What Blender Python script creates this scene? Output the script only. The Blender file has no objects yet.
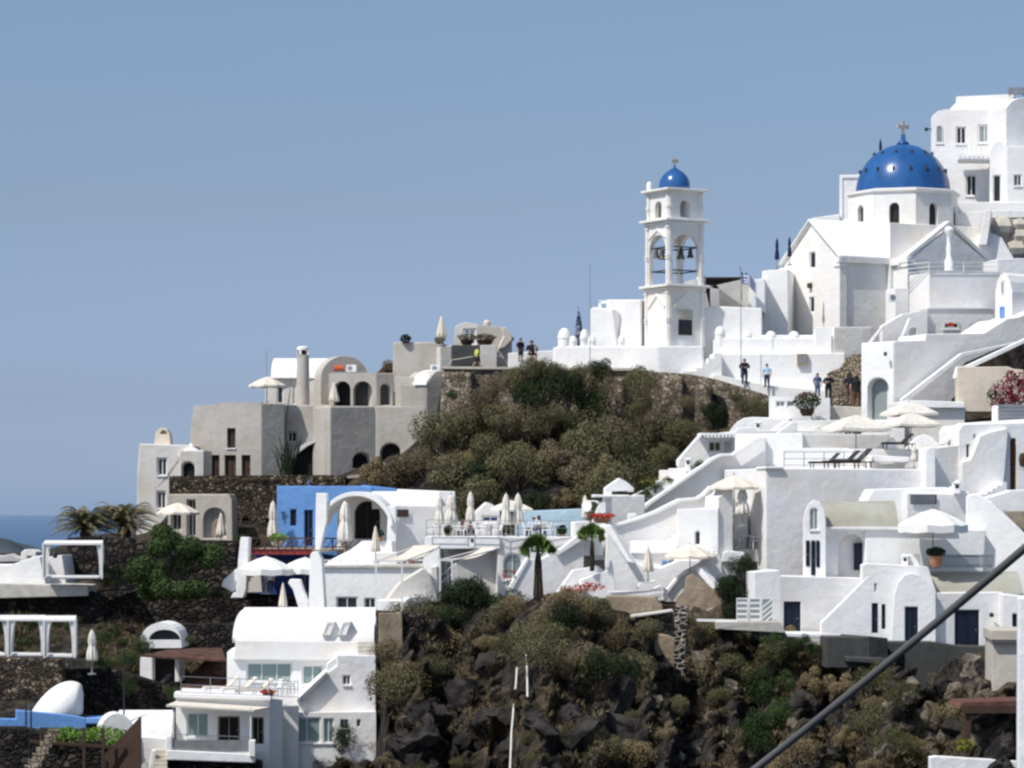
import bpy, bmesh, math, random
from math import sin, cos, pi, radians, sqrt, atan2
from mathutils import Vector, Matrix, noise
from mathutils.geometry import tessellate_polygon

random.seed(7)
sc = bpy.context.scene
COL = sc.collection
F, CX, HZ, ZC = 3000.0, 512.0, 507.0, 120.0

def P(px, py, Y):
    return Vector(((px - CX) / F * Y, Y, ZC + (HZ - py) / F * Y))

# ------------------------------------------------------------------ nodes / materials
def newmat(name):
    m = bpy.data.materials.new(name)
    m.use_nodes = True
    nt = m.node_tree
    b = nt.nodes['Principled BSDF']
    return m, nt, b

def nd(nt, t, **kw):
    n = nt.nodes.new(t)
    for k, v in kw.items():
        if k in n.inputs:
            n.inputs[k].default_value = v
        else:
            setattr(n, k, v)
    return n

def lk(nt, a, b): nt.links.new(a, b)

def pos_scaled(nt, s=(1, 1, 1)):
    g = nd(nt, 'ShaderNodeNewGeometry')
    mp = nd(nt, 'ShaderNodeMapping'); mp.inputs['Scale'].default_value = s
    lk(nt, g.outputs['Position'], mp.inputs['Vector'])
    return mp.outputs['Vector']

def ramp(nt, fac, stops):
    r = nd(nt, 'ShaderNodeValToRGB')
    cr = r.color_ramp
    while len(cr.elements) < len(stops): cr.elements.new(0.5)
    for e, (p, c) in zip(cr.elements, stops):
        e.position = p; e.color = (*c, 1) if len(c) == 3 else c
    lk(nt, fac, r.inputs['Fac'])
    return r.outputs['Color']

def plaster(name, c, dirt=0.86, rough=0.85, streak=0.5, bump=0.25, warm=(0.97, 0.93, 0.86)):
    m, nt, b = newmat(name)
    n1 = nd(nt, 'ShaderNodeTexNoise', Scale=0.35, Detail=6.0, Roughness=0.6)
    lk(nt, pos_scaled(nt), n1.inputs['Vector'])
    n2 = nd(nt, 'ShaderNodeTexNoise', Scale=1.0, Detail=5.0, Roughness=0.65)
    lk(nt, pos_scaled(nt, (2.2, 2.2, 0.28)), n2.inputs['Vector'])
    n3 = nd(nt, 'ShaderNodeTexNoise', Scale=3.0, Detail=8.0, Roughness=0.7)
    lk(nt, pos_scaled(nt), n3.inputs['Vector'])
    dk = tuple(x * dirt * w for x, w in zip(c, warm))
    c1 = ramp(nt, n1.outputs['Fac'], [(0.30, dk), (0.58, c)])
    c2 = ramp(nt, n2.outputs['Fac'], [(0.28, tuple(x * (1 - 0.22 * streak) for x in (1, 1, 1))), (0.52, (1, 1, 1))])
    mx = nd(nt, 'ShaderNodeMix', data_type='RGBA', blend_type='MULTIPLY'); mx.inputs[0].default_value = 1
    lk(nt, c1, mx.inputs[6]); lk(nt, c2, mx.inputs[7])
    lk(nt, mx.outputs[2], b.inputs['Base Color'])
    b.inputs['Roughness'].default_value = rough
    b.inputs['Specular IOR Level'].default_value = 0.2
    bp = nd(nt, 'ShaderNodeBump', Strength=bump, Distance=0.12)
    lk(nt, n3.outputs['Fac'], bp.inputs['Height'])
    n4 = nd(nt, 'ShaderNodeTexNoise', Scale=0.9, Detail=3.0, Roughness=0.5, Distortion=1.2); lk(nt, pos_scaled(nt, (1, 1, 1.6)), n4.inputs['Vector'])
    c4 = ramp(nt, n4.outputs['Fac'], [(0.40, (0.965, 0.97, 0.98)), (0.47, (1, 1, 1)), (0.62, (1, 1, 1)), (0.68, (0.975, 0.97, 0.96))])
    mx4 = nd(nt, 'ShaderNodeMix', data_type='RGBA', blend_type='MULTIPLY'); mx4.inputs[0].default_value = 1
    lk(nt, mx.outputs[2], mx4.inputs[6]); lk(nt, c4, mx4.inputs[7]); lk(nt, mx4.outputs[2], b.inputs['Base Color'])
    bp2 = nd(nt, 'ShaderNodeBump', Strength=bump, Distance=0.5)
    lk(nt, n1.outputs['Fac'], bp2.inputs['Height']); lk(nt, bp.outputs['Normal'], bp2.inputs['Normal'])
    lk(nt, bp2.outputs['Normal'], b.inputs['Normal'])
    return m

def plain(name, c, rough=0.6, metal=0.0, var=0.12, spec=0.3, scale=2.0):
    m, nt, b = newmat(name)
    n1 = nd(nt, 'ShaderNodeTexNoise', Scale=scale, Detail=5.0)
    lk(nt, pos_scaled(nt), n1.inputs['Vector'])
    col = ramp(nt, n1.outputs['Fac'], [(0.3, tuple(x * (1 - var * 1.6) for x in c)), (0.7, tuple(min(1, x * (1 + var)) for x in c))])
    lk(nt, col, b.inputs['Base Color'])
    b.inputs['Roughness'].default_value = rough
    b.inputs['Metallic'].default_value = metal
    b.inputs['Specular IOR Level'].default_value = spec
    return m

def stonewall(name, cols, mortar, scale=2.6, mw=0.07, bump=0.9):
    m, nt, b = newmat(name)
    mp = pos_scaled(nt, (1, 1, 1.35))
    nz = nd(nt, 'ShaderNodeTexNoise', Scale=1.6, Detail=3.0)
    lk(nt, mp, nz.inputs['Vector'])
    mxv = nd(nt, 'ShaderNodeMix', data_type='RGBA', blend_type='LINEAR_LIGHT'); mxv.inputs[0].default_value = 0.25
    lk(nt, mp, mxv.inputs[6]); lk(nt, nz.outputs['Color'], mxv.inputs[7])
    v = nd(nt, 'ShaderNodeTexVoronoi', Scale=scale, Randomness=0.95)
    lk(nt, mxv.outputs[2], v.inputs['Vector'])
    ve = nd(nt, 'ShaderNodeTexVoronoi', Scale=scale, Randomness=0.95, feature='DISTANCE_TO_EDGE')
    lk(nt, mxv.outputs[2], ve.inputs['Vector'])
    sp = nd(nt, 'ShaderNodeSeparateColor'); lk(nt, v.outputs['Color'], sp.inputs[0])
    n = len(cols)
    cc = ramp(nt, sp.outputs[0], [(i / (n - 1) * 0.9 + 0.05, c) for i, c in enumerate(cols)])
    big = nd(nt, 'ShaderNodeTexNoise', Scale=0.45, Detail=4.0); lk(nt, mp, big.inputs['Vector'])
    bc = ramp(nt, big.outputs['Fac'], [(0.32, (0.5, 0.5, 0.5)), (0.68, (1.15, 1.12, 1.08))])
    mm = nd(nt, 'ShaderNodeMix', data_type='RGBA', blend_type='MULTIPLY'); mm.inputs[0].default_value = 1
    lk(nt, cc, mm.inputs[6]); lk(nt, bc, mm.inputs[7])
    ef = ramp(nt, ve.outputs['Distance'], [(mw * 0.5, (0, 0, 0)), (mw * 1.5, (1, 1, 1))])
    mx = nd(nt, 'ShaderNodeMix', data_type='RGBA'); lk(nt, ef, mx.inputs[0])
    mx.inputs[6].default_value = (*mortar, 1); lk(nt, mm.outputs[2], mx.inputs[7])
    lk(nt, mx.outputs[2], b.inputs['Base Color'])
    b.inputs['Roughness'].default_value = 0.92; b.inputs['Specular IOR Level'].default_value = 0.15
    bp = nd(nt, 'ShaderNodeBump', Strength=bump, Distance=0.25)
    er = ramp(nt, ve.outputs['Distance'], [(0.0, (0, 0, 0)), (mw * 3, (1, 1, 1))])
    lk(nt, er, bp.inputs['Height']); lk(nt, bp.outputs['Normal'], b.inputs['Normal'])
    return m

def foliage(name, cols, rough=0.7):
    m, nt, b = newmat(name)
    g = nd(nt, 'ShaderNodeNewGeometry')
    oi = nd(nt, 'ShaderNodeObjectInfo')
    a = nd(nt, 'ShaderNodeMath', operation='MULTIPLY'); a.inputs[1].default_value = 0.35
    lk(nt, g.outputs['Random Per Island'], a.inputs[0])
    c = nd(nt, 'ShaderNodeMath', operation='MULTIPLY_ADD'); c.inputs[1].default_value = 0.6
    lk(nt, oi.outputs['Random'], c.inputs[0]); lk(nt, a.outputs[0], c.inputs[2])
    n = len(cols)
    lk(nt, ramp(nt, c.outputs[0], [(i / (n - 1), k) for i, k in enumerate(cols)]), b.inputs['Base Color'])
    b.inputs['Roughness'].default_value = rough; b.inputs['Specular IOR Level'].default_value = 0.15
    return m

M = {}
M['white'] = plaster('white_plaster', (0.85, 0.85, 0.84), dirt=0.97, warm=(1, 0.99, 0.97), streak=0.2)
M['white2'] = plaster('old_white_plaster', (0.82, 0.815, 0.81), dirt=0.95, streak=0.22)
M['cream'] = plaster('cream_plaster', (0.70, 0.62, 0.52), dirt=0.88)
M['church'] = plaster('church_plaster', (0.83, 0.82, 0.795), dirt=0.97, streak=0.15)
M['grey'] = plaster('grey_cement_plaster', (0.50, 0.475, 0.435), dirt=0.88, streak=0.5)
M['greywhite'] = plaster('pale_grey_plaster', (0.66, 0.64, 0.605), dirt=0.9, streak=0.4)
M['olive'] = plaster('faded_olive_roof', (0.40, 0.395, 0.34), dirt=0.85)
M['blue'] = plaster('blue_wall_paint', (0.17, 0.36, 0.72), dirt=0.9, warm=(1, 1, 1), streak=0.3)
M['deepblue'] = plaster('deep_blue_paint', (0.03, 0.07, 0.24), dirt=0.9, warm=(1, 1, 1))
M['paleblue'] = plaster('pale_blue_paint', (0.50, 0.68, 0.78), dirt=0.93, warm=(1, 1, 1))
M['concrete'] = plaster('dark_grey_concrete', (0.075, 0.078, 0.076), dirt=0.7, streak=0.9)
M['tan'] = plaster('tan_earth_render', (0.36, 0.29, 0.21), dirt=0.6, streak=0.9, bump=0.6)
M['sand'] = plaster('sand_render', (0.55, 0.51, 0.44), dirt=0.88)
M['stone_tan'] = stonewall('tan_stone_masonry', [(0.14, 0.115, 0.085), (0.36, 0.30, 0.225), (0.26, 0.21, 0.16), (0.50, 0.43, 0.34), (0.20, 0.165, 0.13)], (0.20, 0.165, 0.12), 3.0, 0.035)
M['stone_dark'] = stonewall('dark_lava_masonry', [(0.018, 0.017, 0.017), (0.06, 0.052, 0.046), (0.03, 0.027, 0.025), (0.12, 0.10, 0.085), (0.02, 0.018, 0.018)], (0.02, 0.018, 0.017), 2.4, 0.07)
M['stone_mix'] = stonewall('mixed_volcanic_masonry', [(0.03, 0.026, 0.024), (0.17, 0.125, 0.09), (0.06, 0.05, 0.045), (0.30, 0.24, 0.18), (0.035, 0.03, 0.028), (0.38, 0.31, 0.23)], (0.045, 0.038, 0.03), 3.4, 0.07)
M['stone_light'] = stonewall('pale_rubble_masonry', [(0.42, 0.36, 0.27), (0.55, 0.48, 0.38), (0.34, 0.28, 0.2), (0.5, 0.44, 0.34)], (0.10, 0.08, 0.055), 4.0, 0.05)
M['stone_bw'] = stonewall('lava_in_white_mortar', [(0.03, 0.03, 0.035), (0.07, 0.065, 0.065), (0.02, 0.02, 0.025)], (0.42, 0.38, 0.32), 2.6, 0.11)
M['cable'] = plain('cable_sheath', (0.10, 0.10, 0.10), rough=0.6)
M['glass'] = plain('dark_window_glass', (0.022, 0.025, 0.032), rough=0.3, spec=0.3)
M['paneblue'] = plain('navy_door_paint', (0.012, 0.018, 0.038), rough=0.4)
M['curtain'] = plain('curtained_pane', (0.24, 0.28, 0.28), rough=0.3, spec=0.5, var=0.05)
M['greenpane'] = plain('green_tinted_pane', (0.22, 0.30, 0.29), rough=0.2, spec=0.5, var=0.05)
M['timber'] = plain('red_brown_timber', (0.13, 0.055, 0.04), rough=0.75, var=.25)
M['brown'] = plain('brown_wood', (0.065, 0.038, 0.027), rough=0.7)
M['redbrown'] = plain('red_brown_paint', (0.26, 0.04, 0.035), rough=0.6)
M['rust'] = plain('rusty_brown_roofing', (0.10, 0.05, 0.034), rough=0.85, var=0.4)
M['dark'] = plain('dark_void', (0.012, 0.012, 0.013), rough=0.9)  # near-black, paints the inner shade of arches, niches and vents; also dark doors
M['paint'] = plain('white_paint', (0.78, 0.78, 0.77), rough=0.5, var=0.04)
M['steel'] = plain('grey_steel', (0.33, 0.34, 0.36), rough=0.45, metal=0.5)
M['blackmetal'] = plain('black_metal', (0.03, 0.03, 0.035), rough=0.5)
M['canvas'] = plain('cream_canvas', (0.72, 0.66, 0.56), rough=0.9, var=0.06)
M['canvaswhite'] = plain('white_canvas', (0.80, 0.79, 0.76), rough=0.9, var=0.04)
M['canvasoff'] = plain('off_white_canvas', (0.70, 0.67, 0.60), rough=0.9, var=0.1, scale=4)
M['navycloth'] = plain('navy_canvas', (0.015, 0.025, 0.075), rough=0.9)
M['bronze'] = plain('dark_bronze', (0.07, 0.065, 0.055), rough=0.5, metal=0.4)
M['gilt'] = plain('weathered_stone_cross', (0.50, 0.45, 0.36), rough=0.7)
M['terra'] = plain('terracotta', (0.42, 0.20, 0.11), rough=0.8)
M['red'] = plain('red_cloth', (0.42, 0.04, 0.03), rough=0.8)
M['orange'] = plain('orange_plastic', (0.50, 0.10, 0.04), rough=0.6)
M['trunk'] = plain('grey_bark', (0.13, 0.10, 0.08), rough=0.95, var=0.35)
M['palmtrunk'] = plain('palm_bark', (0.045, 0.033, 0.026), rough=0.95, var=0.5, scale=9)
M['olivew'] = plain('weathered_wood', (0.30, 0.25, 0.19), rough=0.85, var=0.2)
M['tile'] = plain('pale_paving', (0.58, 0.55, 0.49), rough=0.85)

# dome paint
m, nt, b = newmat('blue_dome_paint')
n1 = nd(nt, 'ShaderNodeTexNoise', Scale=0.8, Detail=5.0); lk(nt, pos_scaled(nt, (1, 1, .4)), n1.inputs['Vector'])
lk(nt, ramp(nt, n1.outputs['Fac'], [(0.3, (0.012, 0.075, 0.235)), (0.7, (0.026, 0.115, 0.32))]), b.inputs['Base Color'])
b.inputs['Roughness'].default_value = 0.24; b.inputs['Specular IOR Level'].default_value = 0.5
M['dome'] = m

M['f_shrub'] = foliage('dry_shrub_foliage', [(0.040, 0.044, 0.018), (0.080, 0.082, 0.036), (0.125, 0.115, 0.056), (0.15, 0.132, 0.070), (0.065, 0.076, 0.030)])
M['f_brown'] = foliage('brown_scrub', [(0.058, 0.046, 0.026), (0.13, 0.105, 0.062), (0.19, 0.155, 0.095), (0.095, 0.076, 0.042)])
M['f_gold'] = foliage('golden_dry_scrub', [(0.12, 0.095, 0.05), (0.24, 0.185, 0.10), (0.18, 0.14, 0.075), (0.30, 0.24, 0.14)])
M['f_green'] = foliage('green_leaves', [(0.016, 0.032, 0.009), (0.03, 0.056, 0.016), (0.055, 0.085, 0.026), (0.025, 0.045, 0.014)])
M['f_bright'] = foliage('bright_vine_leaves', [(0.08, 0.16, 0.02), (0.16, 0.28, 0.04), (0.22, 0.35, 0.05)])
M['f_dark'] = foliage('dark_green_leaves', [(0.010, 0.018, 0.008), (0.022, 0.036, 0.014), (0.04, 0.055, 0.022)])
M['f_palm'] = foliage('palm_leaves', [(0.05, 0.09, 0.02), (0.13, 0.19, 0.045), (0.20, 0.26, 0.075)])
M['f_drypalm'] = foliage('dry_palm_leaves', [(0.10, 0.085, 0.045), (0.22, 0.175, 0.10), (0.14, 0.13, 0.06), (0.27, 0.22, 0.14)])
M['flower_red'] = foliage('red_flowers', [(0.38, 0.03, 0.018), (0.48, 0.06, 0.03)])
M['flower_pink'] = foliage('magenta_flowers', [(0.12, 0.004, 0.02), (0.21, 0.008, 0.045)])
M['flower_yellow'] = foliage('yellow_green_leaves', [(0.20, 0.17, 0.03), (0.14, 0.16, 0.03)])

# ------------------------------------------------------------------ mesh collector
class MB:
    def __init__(s): s.v = []; s.f = []
    def add(s, vs, fs):
        k = len(s.v); s.v += [Vector(v) for v in vs]; s.f += [tuple(k + i for i in f) for f in fs]
    def quadbox(s, p, ex, ey, ez):
        p = Vector(p); ex = Vector(ex); ey = Vector(ey); ez = Vector(ez)
        vs = [p, p + ex, p + ex + ey, p + ey]; vs += [q + ez for q in vs]
        s.add(vs, [(3, 2, 1, 0), (4, 5, 6, 7), (0, 1, 5, 4), (1, 2, 6, 5), (2, 3, 7, 6), (3, 0, 4, 7)])
    def box(s, x0, x1, y0, y1, z0, z1):
        s.quadbox((x0, y0, z0), (x1 - x0, 0, 0), (0, y1 - y0, 0), (0, 0, z1 - z0))
    def bar(s, a, b, w, h=None):
        a = Vector(a); b = Vector(b); h = h or w
        d = (b - a)
        if d.length < 1e-6: return
        d.normalize()
        up = Vector((0, 0, 1)) if abs(d.z) < 0.95 else Vector((0, 1, 0))
        r = d.cross(up).normalized(); t = r.cross(d).normalized()
        p = a - r * w / 2 - t * h / 2
        s.quadbox(p, r * w, b - a, t * h)
    def tube(s, pts, r, n=8, cap=True):
        pts = [Vector(p) for p in pts]
        rs = r if isinstance(r, (list, tuple)) else [r] * len(pts)
        vs = []; fs = []
        ref = None
        for i, p in enumerate(pts):
            d = (pts[min(i + 1, len(pts) - 1)] - pts[max(i - 1, 0)])
            d = d.normalized() if d.length > 1e-9 else Vector((0, 0, 1))
            if ref is None: ref = Vector((0, 0, 1)) if abs(d.z) < 0.9 else Vector((1, 0, 0))
            a = d.cross(ref).normalized(); b2 = a.cross(d).normalized()
            for k in range(n):
                t = 2 * pi * k / n
                vs.append(p + (a * cos(t) + b2 * sin(t)) * rs[i])
        for i in range(len(pts) - 1):
            for k in range(n):
                fs.append((i * n + k, i * n + (k + 1) % n, (i + 1) * n + (k + 1) % n, (i + 1) * n + k))
        if cap:
            fs.append(tuple(reversed(range(n)))); fs.append(tuple((len(pts) - 1) * n + k for k in range(n)))
        s.add(vs, fs)
    def lathe(s, prof, c=(0, 0, 0), n=24, fold=0, famp=0.0):
        c = Vector(c); vs = []; fs = []
        for (r, z) in prof:
            for k in range(n):
                t = 2 * pi * k / n
                rr = r * (1 + (famp * cos(fold * t) if fold else 0))
                vs.append(c + Vector((rr * cos(t), rr * sin(t), z)))
        for i in range(len(prof) - 1):
            for k in range(n):
                fs.append((i * n + k, i * n + (k + 1) % n, (i + 1) * n + (k + 1) % n, (i + 1) * n + k))
        if prof[0][0] > 1e-4: fs.append(tuple(reversed(range(n))))
        if prof[-1][0] > 1e-4: fs.append(tuple((len(prof) - 1) * n + k for k in range(n)))
        s.add(vs, fs)
    def xform(s, mat):
        s.v = [mat @ v for v in s.v]; return s
    def build(s, name, mat, parent=None, origin=None, smooth=False, bevel=0.0):
        if origin is None:
            if parent is not None: origin = ORG[parent.name]
            else:
                xs = [v.x for v in s.v]; ys = [v.y for v in s.v]; zs = [v.z for v in s.v]
                origin = Vector(((min(xs) + max(xs)) / 2, (min(ys) + max(ys)) / 2, min(zs)))
        me = bpy.data.meshes.new(name)
        me.from_pydata([v - origin for v in s.v], [], s.f)
        bm = bmesh.new(); bm.from_mesh(me)
        bmesh.ops.recalc_face_normals(bm, faces=bm.faces)
        bm.to_mesh(me); bm.free()
        if smooth:
            for p in me.polygons: p.use_smooth = True
            if smooth != 'all':
                me.set_sharp_from_angle(angle=radians(40))
        me.materials.append(M[mat] if isinstance(mat, str) else mat)
        o = bpy.data.objects.new(name, me); COL.objects.link(o)
        if parent is not None:
            o.parent = parent
            ORG[o.name] = origin
        else:
            o.location = origin; ORG[o.name] = origin.copy()
        if bevel:
            bv = o.modifiers.new('soft_edges', 'BEVEL'); bv.width = bevel; bv.segments = 2
            bv.limit_method = 'ANGLE'; bv.angle_limit = radians(50)
        return o

ORG = {}
def tag(o, label=None, cat=None, group=None, kind=None):
    if label: o['label'] = label
    if cat: o['category'] = cat
    if group: o['group'] = group
    if kind: o['kind'] = kind
    return o

def root(name, label, cat, loc, group=None):
    o = bpy.data.objects.new(name, None); COL.objects.link(o)
    o.empty_display_size = 0.3
    o.location = loc; ORG[o.name] = Vector(loc)
    return tag(o, label, cat, group)

def copy_tree(o, parent=None):
    c = o.copy(); COL.objects.link(c)
    if parent is not None: c.parent = parent
    for ch in list(o.children):
        copy_tree(ch, c)
    return c

PROTO_USED = {}
def place(proto, loc, rz=0.0, s=1.0, label=None, group=None, rx=0.0, ry=0.0):
    k = proto.name
    if k not in PROTO_USED: PROTO_USED[k] = True; o = proto
    else:
        o = copy_tree(proto)
    o.location = loc; o.rotation_euler = (rx, ry, rz)
    o.scale = s if isinstance(s, (tuple, list)) else (s, s, s)
    if label: o['label'] = label
    if group: o['group'] = group
    elif 'group' in o and group is None and label: del o['group']
    return o

# ------------------------------------------------------------------ facade plane
class Fac:
    """A vertical plane through the world point seen at px, at distance Y, turned by yaw degrees."""
    def __init__(s, px, Y, yaw=0):
        a = radians(yaw)
        s.O = Vector(((px - CX) / F * Y, Y, 0)); s.yaw = yaw
        s.u = Vector((cos(a), sin(a), 0)); s.v = Vector((-sin(a), cos(a), 0)); s.n = -s.v
        s.Y = Y; s.px = px
    def pt(s, px, py, d=0.0):
        k = (px - CX) / F
        n = s.n
        Y = (s.O.x * n.x + s.O.y * n.y) / (k * n.x + n.y)
        return Vector((k * Y, Y, ZC + (HZ - py) / F * Y)) + s.v * d
    def side(s, px, dpos=0.0):
        """plane of the right-hand side wall, starting at the corner seen at px"""
        q = s.pt(px, HZ, dpos)
        f = Fac(0, 1, s.yaw + 90); f.O = Vector((q.x, q.y, 0)); f.Y = q.y; f.px = px
        return f

class Loc(Fac):
    """same, in metres: pt(a, z, d)"""
    def __init__(s, O, yaw):
        a = radians(yaw); s.O = Vector(O); s.yaw = yaw
        s.u = Vector((cos(a), sin(a), 0)); s.v = Vector((-sin(a), cos(a), 0)); s.n = -s.v
    def pt(s, a, z, d=0.0):
        return s.O + s.u * a + Vector((0, 0, z)) + s.v * d

def R(x0, x1, y0, y1): return [(x0, y1), (x1, y1), (x1, y0), (x0, y0)]
def ARCH(x0, x1, y0, y1, n=10, flat=1.0, up=-1):
    """rectangle with a round head; up=-1 when y grows downward (pixels), +1 in metres with y0=bottom"""
    cx = (x0 + x1) / 2; r = (x1 - x0) / 2; ry = r * flat
    pts = [(x0, y1), (x1, y1)] if up < 0 else [(x0, y0), (x1, y0)]
    top = y0 + ry if up < 0 else y1 - ry
    for i in range(n + 1):
        t = pi * i / n
        pts.append((cx + r * cos(t), top - ry * sin(t) if up < 0 else top + ry * sin(t)))
    return pts

def mass(mb, fac, outline, depth, holes=(), recess=0.22, d0=0.0, dz_back=0.0, through=False):
    out = [fac.pt(a, b, d0) for a, b in outline]
    dv = fac.v * depth
    n = len(out)
    loops = [out] + [[fac.pt(a, b, d0) for a, b in h] for h in holes]
    flat = [p for l in loops for p in l]
    tris = tessellate_polygon(loops) if len(loops) > 1 or n > 4 else [tuple(range(n))]
    if len(loops) == 1 and n > 4: tris = [tuple(range(n))]
    back = [p + dv + Vector((0, 0, dz_back)) for p in out]
    if through:
        mb.add(flat, tris)
        fb = [p + dv for p in flat]; mb.add(fb, [tuple(reversed(t)) for t in tris])
        k = 0
        for l in loops:
            m_ = len(l)
            for i in range(m_):
                j = (i + 1) % m_
                mb.add([l[i], l[j], l[j] + dv, l[i] + dv], [(0, 1, 2, 3)])
        weld(mb); return
    vs = flat + back; k = len(flat)
    fs = list(tris)
    fs.append(tuple(k + i for i in reversed(range(n))))
    for i in range(n):
        j = (i + 1) % n
        fs.append((i, j, k + j, k + i))
    off = n; rv = fac.v * recess
    for h in loops[1:]:
        m_ = len(h); b0 = len(vs)
        vs += [p + rv for p in h]
        for i in range(m_):
            j = (i + 1) % m_
            fs.append((off + i, off + j, b0 + j, b0 + i))
        fs.append(tuple(b0 + i for i in range(m_)))
        off += m_
    mb.add(vs, fs)

def weld(mb, eps=1e-4):
    d = {}; mp = []; nv = []
    for v in mb.v:
        k = (round(v.x / eps), round(v.y / eps), round(v.z / eps))
        if k not in d: d[k] = len(nv); nv.append(v)
        mp.append(d[k])
    nf = []
    for f in mb.f:
        g = []
        for i in f:
            q = mp[i]
            if not g or g[-1] != q: g.append(q)
        if len(g) > 1 and g[0] == g[-1]: g.pop()
        if len(g) > 2: nf.append(tuple(g))
    mb.v = nv; mb.f = nf

def vaultx(mb, fac, x0, x1, ytop, ybase, depth, d0=0.0, n=12, full=True):
    """barrel roof whose axis runs along the facade"""
    a0, a1 = fac.pt(x0, ybase, d0), fac.pt(x1, ybase, d0)
    h = (fac.pt((x0 + x1) / 2, ytop, d0 + depth * .35) - fac.pt((x0 + x1) / 2, ybase, d0 + depth * .35)).z
    va = []; vb = []
    for i in range(n + 1):
        t = pi * i / n
        off = fac.v * (depth / 2 * (1 - cos(t))) + Vector((0, 0, h * sin(t)))
        va.append(a0 + off); vb.append(a1 + off)
    vs = va + vb; k = n + 1
    fs = [(i, i + 1, k + i + 1, k + i) for i in range(n)]
    fs += [tuple(range(k)), tuple(reversed(range(k, 2 * k))), (0, k, 2 * k - 1, k - 1)]
    mb.add(vs, fs)

# ------------------------------------------------------------------ a building and its openings
class Bld:
    def __init__(s, name, label, cat, px, py, Y, group=None):
        s.root = root(name, label, cat, P(px, py, Y), group)
    def mass(s, fac, outline, depth, mat='white', op=(), name='wall', d0=0.0, recess=0.2, bevel=0.05, dz=0.0, label=None):
        holes = []
        for o in op:
            k, x0, x1, y0, y1 = o[:5]
            holes.append(ARCH(x0, x1, y0, y1) if k[0] == 'a' else R(x0, x1, y0, y1))
        mb = MB(); mass(mb, fac, outline, depth, holes, recess, d0, dz)
        ob = mb.build(name, mat, s.root, bevel=bevel)
        if label: ob['label'] = label
        for o in op: s.opening(fac, o, recess, d0)
        return ob
    def box(s, fac, x0, x1, y0, y1, depth, mat='white', **kw):
        return s.mass(fac, R(x0, x1, y0, y1), depth, mat, **kw)
    def opening(s, fac, o, recess=0.2, d0=0.0):
        k, x0, x1, y0, y1 = o[:5]
        mat = o[5] if len(o) > 5 else 'glass'
        fr = o[6] if len(o) > 6 else 'paint'
        arch = k[0] == 'a'; kk = k[1:] if arch else k
        shp = (lambda a, b, c, d: ARCH(a, b, c, d)) if arch else (lambda a, b, c, d: R(a, b, c, d))
        if kk == 'n':
            if mat == 'glass': return
            mb = MB(); mass(mb, fac, shp(x0, x1, y0, y1), 0.02, (), 0, d0 + recess - 0.03)
            mb.build('niche_back', mat, s.root); return
        w = max(0.9, min(1.6, (x1 - x0) * .12))
        applied = kk.endswith('x')
        dd = d0 + (recess - 0.12 if not applied else -0.05)
        inner = shp(x0 + w, x1 - w, y0 + w, y1 - (0.4 if kk[0] == 'd' else w))
        mbf = MB(); mass(mbf, fac, shp(x0 + .1, x1 - .1, y0 + .1, y1 - .05), 0.10, [inner], 0, dd, through=True)
        f = mbf.build('window' if kk[0] == 'w' else 'door', fr, s.root)
        mbp = MB(); mass(mbp, fac, inner, 0.02, (), 0, dd + 0.06)
        mbp.build('pane' if kk[0] == 'w' else 'panel', mat, f)
        cx = (x0 + x1) / 2
        mb2 = MB()
        if x1 - x0 > 8 or kk[0] == 'w' and x1 - x0 > 7:
            nn = max(1, int((x1 - x0) / 17))
            for i in range(nn):
                c = x0 + (x1 - x0) * (i + 1) / (nn + 1)
                ytop = y0 + w
                mass(mb2, fac, R(c - .45, c + .45, ytop, y1 - .2), 0.05, (), 0, dd + 0.005)
            mb2.build('mullion', fr, f)
        if kk[0] == 'w' and y1 < HZ + 400 and x1 - x0 > 6:
            mb3 = MB(); mass(mb3, fac, R(x0 - .8, x1 + .8, y1, y1 + 1.2), 0.1, (), 0, d0 - 0.09)
            mb3.build('sill', 'white', f)
        if kk[0] == 'd':
            mb3 = MB(); hx = x1 - w * 1.8; hy = y0 + (y1 - y0) * .55
            mass(mb3, fac, R(hx - .3, hx + .3, hy - .8, hy + .8), 0.04, (), 0, dd + 0.015)
            mb3.build('handle', 'steel', f)
    def vault(s, fac, x0, x1, y0, y1, depth, mat='white', d0=0.0, name='roof', n=14, flat=None):
        """barrel roof with its gable in the facade; y0 crown, y1 springing"""
        pts = [((x0 + x1) / 2 + (x1 - x0) / 2 * cos(pi * i / n), y1 - (y1 - y0) * sin(pi * i / n)) for i in range(n + 1)]
        mb = MB(); mass(mb, fac, pts, depth, (), 0, d0)
        return mb.build(name, mat, s.root, smooth=True)
    def vaultx(s, fac, x0, x1, ytop, ybase, depth, mat='white', d0=0.0, name='roof'):
        mb = MB(); vaultx(mb, fac, x0, x1, ytop, ybase, depth, d0)
        return mb.build(name, mat, s.root, smooth=True)
    def part(s, name, mb, mat, **kw):
        return mb.build(name, mat, s.root, **kw)

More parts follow.
